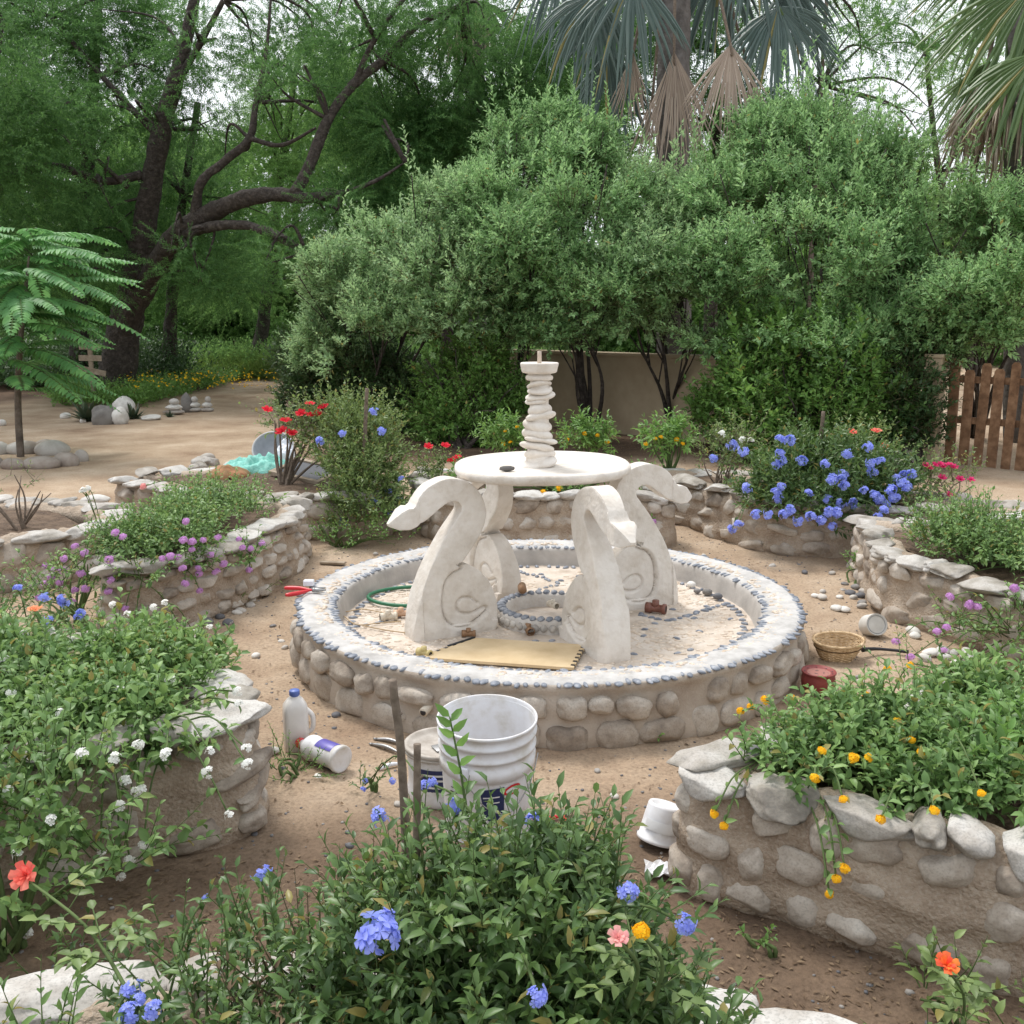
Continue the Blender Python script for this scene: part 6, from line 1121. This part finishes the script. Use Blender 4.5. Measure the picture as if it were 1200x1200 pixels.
# basket, red strainer pot, stick, cup, scoop
p = G(980, 772); bs = thing('woven_basket', 'small straw coloured woven basket on the dirt right of the basin', 'basket', (p.x, p.y, 0)); bs.rotation_euler = (math.radians(6), 0, .2); bs.scale = (.85, .85, .8)
STRAW = mottle('straw', [(.3, (.40, .27, .15)), (.5, (.58, .42, .25)), (.7, (.72, .56, .37))], scale=30, bump=.8, bscale=120)
mb = MB()
for k in range(13):
    z = .008 + k * .0085; r_ = .075 + .048 * (k / 12) ** .7; ts = np.linspace(0, 2 * math.pi, 65); mb.tube([(r_ * math.cos(t) * 1.1, r_ * .8 * math.sin(t), z + .0025 * math.sin(t * 14 + k * math.pi)) for t in ts], .0052, 6)
mb.lathe([(.0005, .006), (.08, .008)], 32); mb.build('woven_side', STRAW, bs)
mb = MB(); ts = np.linspace(0, 2 * math.pi, 65); mb.tube([(.127 * math.cos(t) * 1.1, .127 * .8 * math.sin(t), .118) for t in ts], .008, 8, bump=.2, freq=60)
rg = random.Random(4)
for k in range(150):
    t = rg.uniform(0, 6.28); mb.tube([(.127 * 1.1 * math.cos(t), .102 * math.sin(t), .112), (.132 * 1.1 * math.cos(t + .04), .106 * math.sin(t + .04), .112 + rg.uniform(.01, .03))], .0012, 3)
mb.build('frayed_rim', STRAW, bs)
mb = MB(); mb.tube([(.120 * math.cos(t) * 1.1, .120 * .8 * math.sin(t), .085) for t in ts], .0035, 6); mb.build('dark_band', plain('dark_cord', (.12, .07, .03), .8), bs)
p = G(958, 812); pt_ = thing('strainer_pot', 'dark red round pot with holes in its rim, beside the basket', 'pot', (p.x, p.y, 0)); pt_.scale = (.85, .85, .85); CLAY = mottle('red_clay', [(.3, (.16, .03, .03)), (.7, (.30, .07, .06))], scale=12, rough=.5)
mb = MB(); mb.lathe(resample([(.0005, .002), (.05, .002), (.075, .03), (.082, .07), (.078, .10), (.085, .112), (.080, .118), (.070, .110), (.0005, .104)], .006), 48, bump=.003, freq=20); mb.build('body', CLAY, pt_)
mb = MB()
for k in range(26):
    r_, t = (.066, .045, .024)[k % 3], k * 2 * math.pi / 26 * (1 + k % 3) ; mb.lathe([(.004, 0), (.0005, .0008)], 10, M=Matrix.Translation((r_ * math.cos(t), r_ * math.sin(t), .1115 if r_ > .06 else .1075)))
mb.build('hole_marks', BLACKP, pt_)
mb = MB(); mb.lathe([(.072, .109), (.0005, .106)], 40); mb.build('lid_disc', plain('pink_clay', (.36, .15, .12), .6), pt_)
A_, B_ = G(978, 800, .02), G(982, 850, .01); sk = thing('wood_slat', 'short pale wooden slat lying beside the red pot', 'slat', A_); MB().box(tuple((B_ - A_) / 2), ((B_ - A_).length, .022, .012), rz=math.atan2((B_ - A_).y, (B_ - A_).x), bev=.002).build('board', M['oldwood'], sk, False)
p = G(1022, 745); cu = thing('white_cup', 'pale round can lying end on at the foot of the wedge planter', 'can', (p.x, p.y, .055)); cu.rotation_euler = (math.radians(68), 0, .1)
mb = MB(); mb.lathe(resample([(.0005, .040), (.044, .040), (.050, .044), (.054, .040), (.054, -.03), (.050, -.045), (.0005, -.045)], .006), 48); mb.build('body', mottle('chalky_can', [(.3, (.48, .46, .42)), (.7, (.66, .64, .60))], scale=12), cu); mb = MB(); mb.lathe([(.046, .0405), (.044, .0435), (.042, .0405)], 40); mb.build('rim_ring', STEEL, cu)
p = G(1000, 768, .02); sc2 = thing('metal_scoop', 'old metal scoop with a dark handle lying below the round can', 'scoop', (p.x, p.y, .015), .25); mb = MB(); mb.tube([(.06, .02, .02), (.14, .03, .014), (.22, .0, .01), (.27, -.03, .008)], [.012, .008, .007, .009], 8, 24); mb.build('handle', BLACKP, sc2)
mb = MB(); mb.lathe([(.045, 0), (.055, .012), (.058, .03)], 20, a0=.5, a1=3.6, M=Matrix.Rotation(.4, 4, 'Z')); mb.build('scoop_blade', STEEL, sc2)
# back left heap: teal net, plastic, grey basin, tray, rubble
def lump(label, name, cat, px, py, z, sx, sy, sz_, mat, seed, n=36, freq=9, amp=.35):
    p = G(px, py, z); u = np.linspace(-1, 1, n); Xx, Yy = np.meshgrid(u, u, indexing='ij'); r_ = np.clip(1 - (Xx ** 2 + Yy ** 2), 0, 1) ** .6
    P_ = np.stack([Xx.ravel(), Yy.ravel(), 0 * Xx.ravel()], 1); nz = fbm(P_ * freq * .4 + seed, 4, seed); rg = 1 + .22 * fbm(P_ * 1.7 + seed, 2, seed + 5)
    V = np.stack([P_[:, 0] * sx * rg, P_[:, 1] * sy * rg, r_.ravel() * sz_ * (1 + amp * 2 * nz) + .004 + .006 * nz], 1)
    V = V[:, :]; i = np.arange(n - 1)[:, None] * n; j = np.arange(n - 1)[None]; Q = np.stack([i + j, i + n + j, i + n + j + 1, i + j + 1], -1).reshape(-1, 4)
    cc = (Xx ** 2 + Yy ** 2).ravel(); Q = Q[cc[Q].max(axis=1) < 1.05]; used = np.unique(Q); mp = np.zeros(n * n, int); mp[used] = np.arange(len(used))
    o = meshobj(name, npmesh(name, V[used], [mp[Q]]), mat); o.location = (p.x, p.y, z); return tag(o, label, cat)
TEAL = mottle('teal_net', [(.3, (.10, .38, .32)), (.7, (.30, .62, .54))], scale=40, bump=.9, bscale=80, rough=.7)
lump('crumpled teal plastic net heaped on the dirt at the back left', 'teal_net', 'net', 305, 553, .29, .30, .22, .11, TEAL, 3, freq=12)
lump('orange red crumpled sack beside the teal net', 'orange_sack', 'sack', 268, 560, .29, .18, .13, .09, mottle('orange_sack', [(.3, (.16, .13, .06)), (.7, (.42, .19, .10))], scale=14, bump=.5), 4, freq=6, amp=.15)
lump('small white plastic bag on the heap behind the teal net', 'plastic_bag', 'bag', 335, 538, .33, .10, .09, .13, WP, 5, freq=8)
p = G(318, 536, .34); gb = thing('grey_tub', 'shallow blue grey tub lying tilted behind the teal net', 'tub', (p.x, p.y + .1, .38)); gb.rotation_euler = (math.radians(50), .15, 0); mb = MB(); mb.lathe([(.0005, -.05), (.13, -.05), (.17, .03), (.18, .035), (.175, .04), (.165, .035), (.125, -.04), (.0005, -.04)], 48); mb.build('shell', plain('blue_grey_plastic', (.28, .30, .33), .5), gb); mb = MB(); mb.tube([(.178 * math.cos(t), .178 * math.sin(t), .038) for t in np.linspace(0, 2 * math.pi, 49)], .008, 6); mb.build('rim', plain('pale_rim', (.5, .5, .5), .5), gb)
p = G(362, 558, .3); ty = thing('framed_screen', 'wooden framed dark screen lying beside the rose bush', 'screen', (p.x, p.y, .34), -.5); ty.rotation_euler = (.15, .1, -.5)
for q, (cx, cy, w, h_) in enumerate(((0, .17, .5, .04), (0, -.17, .5, .04), (-.23, 0, .04, .30), (.23, 0, .04, .30))): MB().box((cx, cy, 0), (w, h_, .03), bev=.003).build('frame_bar', M['oldwood'], ty, False)
MB().box((0, 0, -.002), (.43, .31, .006)).build('dark_mesh', plain('dark_screen', (.07, .075, .09), .7), ty, False)
rg = random.Random(12)
for q in range(22):
    px, py = rg.uniform(205, 280), rg.uniform(538, 585); p = G(px, py); s = rg.uniform(.05, .10)
    tag(put(rg.choice(SM['cap'] + SM['river']), 'rubble_stone', (p.x, p.y, s * .4), (s, s * .8, s * .6), (rg.uniform(-.4, .4), rg.uniform(-.4, .4), rg.uniform(0, 6))), 'pale angular stone in the rubble heap left of the teal net', 'stone', 'rubble stones left of the teal net')
# white stones seen on the back of the left bed etc.
for px, py, w, lab in ((113, 585, 34, 'flat white stone on the soil at the back of the low left planter'), (28, 600, 26, 'flat white stone behind the thorny leggy shrub'), (200, 578, 26, 'white stone at the back rim of the left middle planter'), (305, 566, 40, 'long flat pale stone at the back edge of the back left planter'), (1050, 537, 50, 'big round grey stone behind the right plumbago'), (378, 604, 22, 'round pale stone at the foot of the back left planter'), (168, 716, 10, 'x')):
    if lab == 'x': continue
    z = 0 if px > 350 else .02; p = G(px, py + 6, z); s = w * p.y / 1150 / 2; tag(put(SM['pale'][px % 4] if px != 1050 else SM['river'][2], 'flat_stone', (p.x, p.y, s * .3 + z), (s, s * .7, s * (.35 if px != 1050 else .62)), (0, 0, rg.uniform(-.3, .3))), lab, 'stone')
# left far stones, boulder, cairns, agaves
for px, py, w, h_, Yd, mt_, lab in ((145, 470, 27, 21, 15.6, 'pale', 'round cream boulder behind the small agave by the path'), (122, 487, 26, 24, 14.2, 'dark', 'dark pointed grey rock left of the path'), (141, 487, 19, 20, 14.2, 'pale', 'pale pointed rock beside the dark grey one'), (96, 482, 7, 5, 14.4, 'pale', 'tiny white rock left of the dark rock'), (176, 480, 24, 6, 14.8, 'pale', 'flat white slab on the path edge'), (75, 475, 12, 7, 15, 'pale', 'small pale stone beneath the flame tree fronds'), (2, 491, 8, 8, 14, 'pale', 'small white stone at the left frame edge'),
        (218, 460, 14, 22, 16, 'dark', 'upright grey rock among the cairns')):
    p = at(px, py, Yd); p.z = 0; s = Yd / 1150 / 2; me = SM['pale'][px % 4] if mt_ == 'pale' else None
    if me is None: me = stone_meshes(M['dark'], 1, px, 3, rough=.35, name='rock')[0]
    tag(put(me, 'rock', (p.x, p.y, h_ * s * .7), (w * s * 1.05, w * s, h_ * s * 1.15), (rg.uniform(-.15, .15), rg.uniform(-.15, .15), rg.uniform(0, 6))), lab, 'rock')
for px, Yd, n_, w, lab in ((204, 15.6, 3, .17, 'wide low cairn of flat stones, leftmost by the path'), (228, 16, 3, .12, 'small cairn in the middle of the three by the path'), (243, 16, 3, .11, 'small cairn with a white top stone, rightmost of the three')):
    p = at(px, 470, Yd); r = thing('stone_cairn', lab, 'cairn', (p.x, p.y, 0)); z = 0
    for k in range(n_):
        h_ = .035 + .008 * k; w_ = w * (1 - .22 * k); put(SM['river' if k % 2 == 0 else 'pale'][k], 'cairn_stone', (rg.uniform(-.01, .01), 0, z + h_), (w_, w_ * .8, h_ * 1.1), (0, 0, k), r); z += h_ * 1.9
def agave(label, loc, R_, n_, seed):
    r = thing('agave', label, 'agave', loc); rg_ = random.Random(seed); mb = MB()
    for k in range(n_):
        a = k * 2.4; el = .25 + 1.1 * (k / n_); Lk = R_ * rg_.uniform(.8, 1.1); d = Vector((math.cos(a) * math.cos(el), math.sin(a) * math.cos(el), math.sin(el))); s_ = Vector((-math.sin(a), math.cos(a), 0)); up = s_.cross(d)
        P_ = []
        for u, w_ in ((0, .05), (.3, .055), (.7, .035), (1, .002)):
            c = d * Lk * u + Vector((0, 0, -.12 * Lk * u * u)); P_ += [c - s_ * w_ * R_ * 2 + up * .02 * (1 - u), c - up * 0, c + s_ * w_ * R_ * 2 + up * .02 * (1 - u)]
        mb.add([p[:] for p in P_], [np.array([[i * 3 + j, i * 3 + j + 1, i * 3 + j + 4, i * 3 + j + 3] for i in range(3) for j in range(2)])])
    mb.build('leaves', M['agave'], r); mb = MB(); mb.lathe([(.0005, -.02), (R_ * .12, -.02), (R_ * .1, .06), (.0005, .08)], 16); mb.build('heart', M['agave'], r)
p = at(103, 482, 14.6); agave('dark spiky agave left of the dark pointed rock', (p.x, p.y, 0), .42, 26, 1)
p = at(155, 475, 14.9); agave('small dark agave in front of the cream boulder', (p.x, p.y, 0), .30, 18, 2)
p = at(198, 478, 15.2); agave('tiny agave by the leftmost cairn', (p.x, p.y, 0), .13, 12, 3)
p = at(107, 455, 17.5); sg = thing('board_marker', 'three weathered boards nailed across a post behind the flame tree fronds', 'marker', (p.x, p.y, 0)); MB().box((.02, .03, .55), (.07, .05, 1.1)).build('post', M['oldwood'], sg, False)
for z, rz_, w in ((1.0, .02, .36), (.80, -.02, .40), (.58, -.22, .52)): o = MB().box((0, 0, 0), (w, .025, .10), bev=.004).build('board', M['oldwood'], sg, False); o.location = (.03, -.01, z); o.rotation_euler = (0, -rz_, 0)

# ------------------------------------------------------------------ inside and around the basin
p = G(588, 770, FZ); A_, B_, C_, D_ = G(494, 771, .16), G(558, 748, .16), G(683, 754, .16), G(667, 783, .16)
mt_ = thing('foam_mat', 'tan foam tile with black and yellow toothed edges lying on the basin floor', 'mat', (p.x, p.y, .151)); o0 = Vector((p.x, p.y, 0))
def toothed(a, b_, n_, amp):
    out = []; d = b_ - a; nn = Vector((d.y, -d.x, 0)).normalized()
    for k in range(n_):
        s0, s1, s2 = (k + .0) / n_, (k + .45) / n_, (k + 1) / n_
        out += [a + d * s0, a + d * (s0 + .08 / n_) + nn * amp, a + d * s1 + nn * amp, a + d * (s1 + .08 / n_)]
    return out
Cn = [Vector((v.x, v.y, 0)) - o0 for v in (A_, D_, C_, B_)]
edge = [Cn[0]] + toothed(Cn[1], Cn[2], 7, .018) + toothed(Cn[3], Cn[0], 7, .018)
bm = bmesh.new(); f = bm.faces.new([bm.verts.new((v.x, v.y, 0)) for v in edge]); r = bmesh.ops.extrude_face_region(bm, geom=[f]); bmesh.ops.translate(bm, verts=[v for v in r['geom'] if isinstance(v, bmesh.types.BMVert)], vec=(0, 0, .012)); bmobj('tile', bm, mottle('tan_foam', [(.3, (.50, .37, .21)), (.7, (.66, .52, .33))], scale=7, bump=.1), mt_, False)
for (a, b_) in ((Cn[1], Cn[2]), (Cn[3], Cn[0])):
    mb = MB(); d = b_ - a; nn = Vector((d.y, -d.x, 0)).normalized()
    for k in range(7): mb.box(tuple(a + d * ((k + .76) / 7) + nn * .008 + Vector((0, 0, .004))), (d.length / 7 * .42, .020, .012), rz=math.atan2(d.y, d.x))
    mb.build('black_edge_teeth', BLACKP, mt_, False)
c = G(478, 700, .15); hs_ = tag(empty('garden_hose', (c.x, c.y, .153)), 'loop of dark green hose on the basin floor behind the left support', 'hose'); mb = MB(); mb.tube([(.20 * math.cos(t), .17 * math.sin(t), .004 + .004 * math.sin(2 * t)) for t in np.linspace(.3, 5.9, 60)], .0095, 10); mb.build('tube', plain('green_rubber', (.02, .15, .07), .4), hs_); mb = MB(); mb.tube([(.20 * math.cos(5.9), .17 * math.sin(5.9), .004), (.20 * math.cos(6.1), .17 * math.sin(6.1), .004)], .013, 10); mb.build('coupling', STEEL, hs_)
for q, (pts_, lab) in enumerate(((((405, 717), (425, 714), (450, 718), (478, 722)), 'thin tan cord on the basin floor nearest the hose'), (((403, 722), (418, 732), (445, 730), (470, 728)), 'thin tan cord looping on the basin floor at its left side'), (((425, 733), (450, 738), (478, 742)), 'tan cord ending at the base of the left support'))):
    P_ = [G(x, y, .152) for x, y in pts_]; o = MB().tube([v - P_[0] for v in P_], .0028, 6, 24).build('cord', plain('tan_cord', (.45, .33, .20), .8), None); o.location = P_[0]; tag(o, lab, 'cord')
def fitting(px, py, z, label, mat, s=1.0, rz=0.0, name='pipe_fitting'):
    p = G(px, py, z); r = thing(name, label, 'pipe fitting', (p.x, p.y, z + .014 * s), rz); mb = MB(); mb.lathe([(.013 * s, -.03 * s), (.016 * s, -.03 * s), (.016 * s, -.012 * s), (.012 * s, -.010 * s), (.012 * s, .02 * s), (.016 * s, .022 * s), (.016 * s, .032 * s), (.010 * s, .032 * s)], 24, M=RX); mb.tube([(0, 0, 0), (0, 0, .025 * s)], .011 * s, 12); mb.build('body', mat, r)
    mb = MB(); mb.lathe([(.0005, .0305 * s), (.0098 * s, .0305 * s)], 16, M=RX); mb.build('bore', BLACKP, r); return r
BR = plain('rusty_brass', (.30, .17, .09), .5, .3); PV = plain('cream_pvc', (.62, .55, .45), .45); BROWN = plain('brown_plastic', (.20, .08, .055), .5)
fitting(455, 727, .145, 'white pipe joint on the basin floor left of the left support', PV, 1.3, .3); fitting(470, 723, .145, 'orange tinted pipe piece touching the left support', plain('orange_pvc', (.62, .40, .27), .5), 1.2, .1)
fitting(768, 718, .145, 'brown T shaped fitting on the basin floor beside the right rear support', BROWN, 1.6, -.4); fitting(619, 742, .145, 'small rusty pipe piece in front of the pebbled well', BR, 1.2, 1.9); fitting(549, 746, .145, 'small tan pipe piece between the left support and the mat', BR, 1.0, 0)
fitting(497, 769, .15, 'yellowish pipe end at the left corner of the foam mat', plain('yellow_pvc', (.55, .45, .20), .5), 1.1, -.6); fitting(648, 712, .17, 'pale valve at the back of the pebbled well', PV, 1.0, 2.2)
A_, B_ = G(525, 757, .165), G(556, 747, .165); o = MB().tube([(0, 0, 0), B_ - A_], .0055, 8).build('dark_rod', BLACKP, None); o.location = A_; tag(o, 'short dark rod across the left edge of the foam mat', 'rod')
# drain pipes set in the walls, part of the fountain
a_ = math.atan2(G(487, 840, .12).y - FC.y, G(487, 840, .12).x - FC.x); pv = MB().tube([(math.cos(a_) * 1.12, math.sin(a_) * 1.12, .13), (math.cos(a_) * 1.215, math.sin(a_) * 1.215, .115)], .017, 16).build('drain_pipe', PV, fo)
MB().tube([(math.cos(a_) * 1.2155, math.sin(a_) * 1.2155, .115), (math.cos(a_) * 1.216, math.sin(a_) * 1.216, .115)], .012, 16).build('drain_bore', BLACKP, pv)
p = G(612, 690, .24) - FC; q_ = MB().tube([p + Vector((0, .05, 0)), p + Vector((0, -.01, 0)), p + Vector((.0, -.03, -.004))], [.02, .022, .014], 12, 8, bump=.3, freq=40).build('supply_pipe', BR, fo)
p = G(594, 552, .868); dk = tag(put(stone_meshes(M['dark'], 1, 5, 2, name='dark_tool')[0], 'sanding_stone', (p.x, p.y, .880), (.036, .016, .013), (0, 0, .1)), 'small dark oblong stone lying on the white bowl', 'stone')
# loose stones in the basin and on the dirt
for q, (px, py, w, mt_, lab) in enumerate(((810, 687, 11, 'pebo', 'round pale pebble, uppermost of the four at the right inside the basin'), (817, 694, 9, 'pebo', 'brownish pebble below the uppermost one inside the basin'), (829, 696, 12, 'd', 'dark grey pebble between the pale ones inside the basin'), (841, 701, 12, 'pebo', 'round pale pebble, rightmost of the four inside the basin'))):
    p = G(px, py, .15); s = w * p.y / 1150 / 2; tag(put(SM['peb'][q] if mt_ != 'd' else stone_meshes(M['dark'], 1, 55, 2, name='pebble')[0], 'basin_pebble', (p.x, p.y, .148 + s * .5), (s, s * .85, s * .7)), lab, 'pebble')
def scatter(name, label, group, pts, wr, seed, src='peb', z=0.0):
    rg = random.Random(seed)
    for px, py in pts:
        p = G(px, py, z); s = rg.uniform(*wr); tag(put(rg.choice(SM[src]), name, (p.x, p.y, z + s * .35), (s, s * rg.uniform(.7, .95), s * rg.uniform(.45, .7)), (rg.uniform(-.2, .2), rg.uniform(-.2, .2), rg.uniform(0, 6))), label, 'pebble', group)
scatter('pebble', 'pebble in the scatter at the foot of the wedge planter corner', 'pebbles by the wedge planter corner', [(943, 672), (975, 673), (990, 686), (964, 695), (963, 702), (988, 693), (996, 697), (1000, 702), (984, 701), (1008, 700), (1010, 708), (1010, 712), (980, 715), (990, 716), (1003, 690), (1012, 695)], (.022, .036), 1)
scatter('white_pebble', 'white pebble lying between the two right planters', 'white pebbles between the right planters', [(1070, 743), (1072, 747), (1090, 768), (1105, 765), (1118, 767), (1132, 765), (1108, 773), (1083, 774), (1120, 780), (1135, 775), (1120, 787), (1160, 785), (1134, 800), (1128, 806), (1150, 808), (1135, 768), (1098, 768), (1175, 800), (1150, 815), (1110, 803), (1128, 826), (1165, 830)], (.022, .042), 2, 'pale')
scatter('pebble', 'pebble at the foot of the wall of the left middle planter', 'pebbles below the left middle planter', [(227, 716), (235, 718), (247, 712), (243, 717), (258, 725), (242, 731), (268, 732), (278, 720), (294, 711), (293, 705), (224, 731), (205, 722), (200, 720), (212, 717), (267, 732), (282, 718), (188, 706), (170, 733)], (.024, .042), 3)
scatter('pebble', 'stray pebble on the dirt around the basin', 'stray pebbles round the basin', [(330, 753), (334, 760), (373, 912), (394, 840), (825, 652), (560, 905), (466, 944), (655, 690), (700, 905), (720, 935), (300, 770), (320, 735), (895, 872), (930, 745), (955, 700), (905, 665), (1005, 795), (1008, 800), (440, 650), (380, 660), (165, 710)], (.014, .026), 4)
scatter('slate_pebble', 'pebble wedged between the caps at the tip of the right front planter', 'pebbles on the tip of the right front planter', [(878, 888), (905, 862), (965, 868)], (.028, .045), 6, 'peb', .34)
for px, py, w, lab in ((391, 657, .045, 'small board off'),): pass
A_ = G(390, 660, .01); o = MB().box((0, 0, .008), (.16, .045, .014), bev=.002).build('plank_offcut', M['oldwood'], None, False); o.location = (A_.x, A_.y, .005); o.rotation_euler = (0, 0, -.15); tag(o, 'short weathered plank lying between the left planter and the basin', 'plank')
for q, (px, py, rz_, lab) in enumerate(((331, 668, .6, 'small white tile chip, left of two beside the left planter'), (342, 672, -.2, 'small white tile chip, right of two beside the left planter'))):
    p = G(px, py); o = MB().box((0, 0, .02), (.065, .04, .035), bev=.005).build('tile_chip', M['pale'], None, False); o.location = (p.x, p.y, .002); o.rotation_euler = (.1, .1, rz_); tag(o, lab, 'tile chip')
p = G(345, 688, .262); o = MB().box((0, 0, .014), (.05, .035, .028), bev=.004).build('plaster_block', WP, None, False); o.location = (p.x + .06, p.y + .05, .256); tag(o, 'small white block standing on the rim behind the pliers', 'block')
p = G(318, 884); tag(put(SM['pale'][1], 'shell_fragment', (p.x, p.y, .012), (.035, .022, .014), (0, 0, .5)), 'cream coloured shell fragment on the dirt left of the jug', 'shell')
# fine gravel, chips and fallen leaves that nobody could count
rgn = np.random.default_rng(9)
def spread(n, x0, x1, y0, y1, pw=1.0, avoid=True):
    P_ = np.stack([rgn.uniform(x0, x1, n), y0 + (y1 - y0) * rgn.uniform(0, 1, n) ** pw, np.zeros(n)], 1); P_ = P_[np.hypot(P_[:, 0] - FC.x, P_[:, 1] - FC.y) > 1.2]
    P_[:, 2] = .012 * fbm(P_ * 2.2, 3, 5) + .010 * fbm(P_ * 9, 3, 6); return P_
P_ = spread(5200, -3.2, 3.2, 1.7, 8.5, 1.3); s = rgn.uniform(.0022, .0085, len(P_)) * (1 + (rgn.random(len(P_)) > .97))
tag(pebble_batch('gravel', P_ + np.array([0, 0, .001]), np.stack([s, s * .8, s * .55], 1), rgn.uniform(0, 6, len(P_)), M['pebo'], None, 7), 'fine gravel and grit scattered over the dirt', 'gravel', kind='stuff')
P_ = np.vstack([spread(5500, -3.4, 3.4, 1.7, 9, 1.2), spread(5000, -2.5, 4.6, 9.3, 13.5), spread(2600, -1.1, 1.2, 1.7, 2.6)]); P_[:, 2] += .004; n = len(P_)
V, F = leaf_geo(P_, nrm(rgn.normal(0, 1, (n, 3)) * np.array([1, 1, .12])), nrm(UP + rgn.normal(0, .25, (n, 3))), rgn.uniform(.008, .028, n) * np.where(P_[:, 1] > 9, 1.8, 1), rgn.uniform(.003, .010, n) * np.where(P_[:, 1] > 9, 1.8, 1), 'rhomb', .1)
tag(meshobj('leaf_litter', npmesh('leaf_litter', V, F), M['L_dry']), 'dry leaf litter and wood chips lying on the dirt', 'leaf litter', kind='stuff')
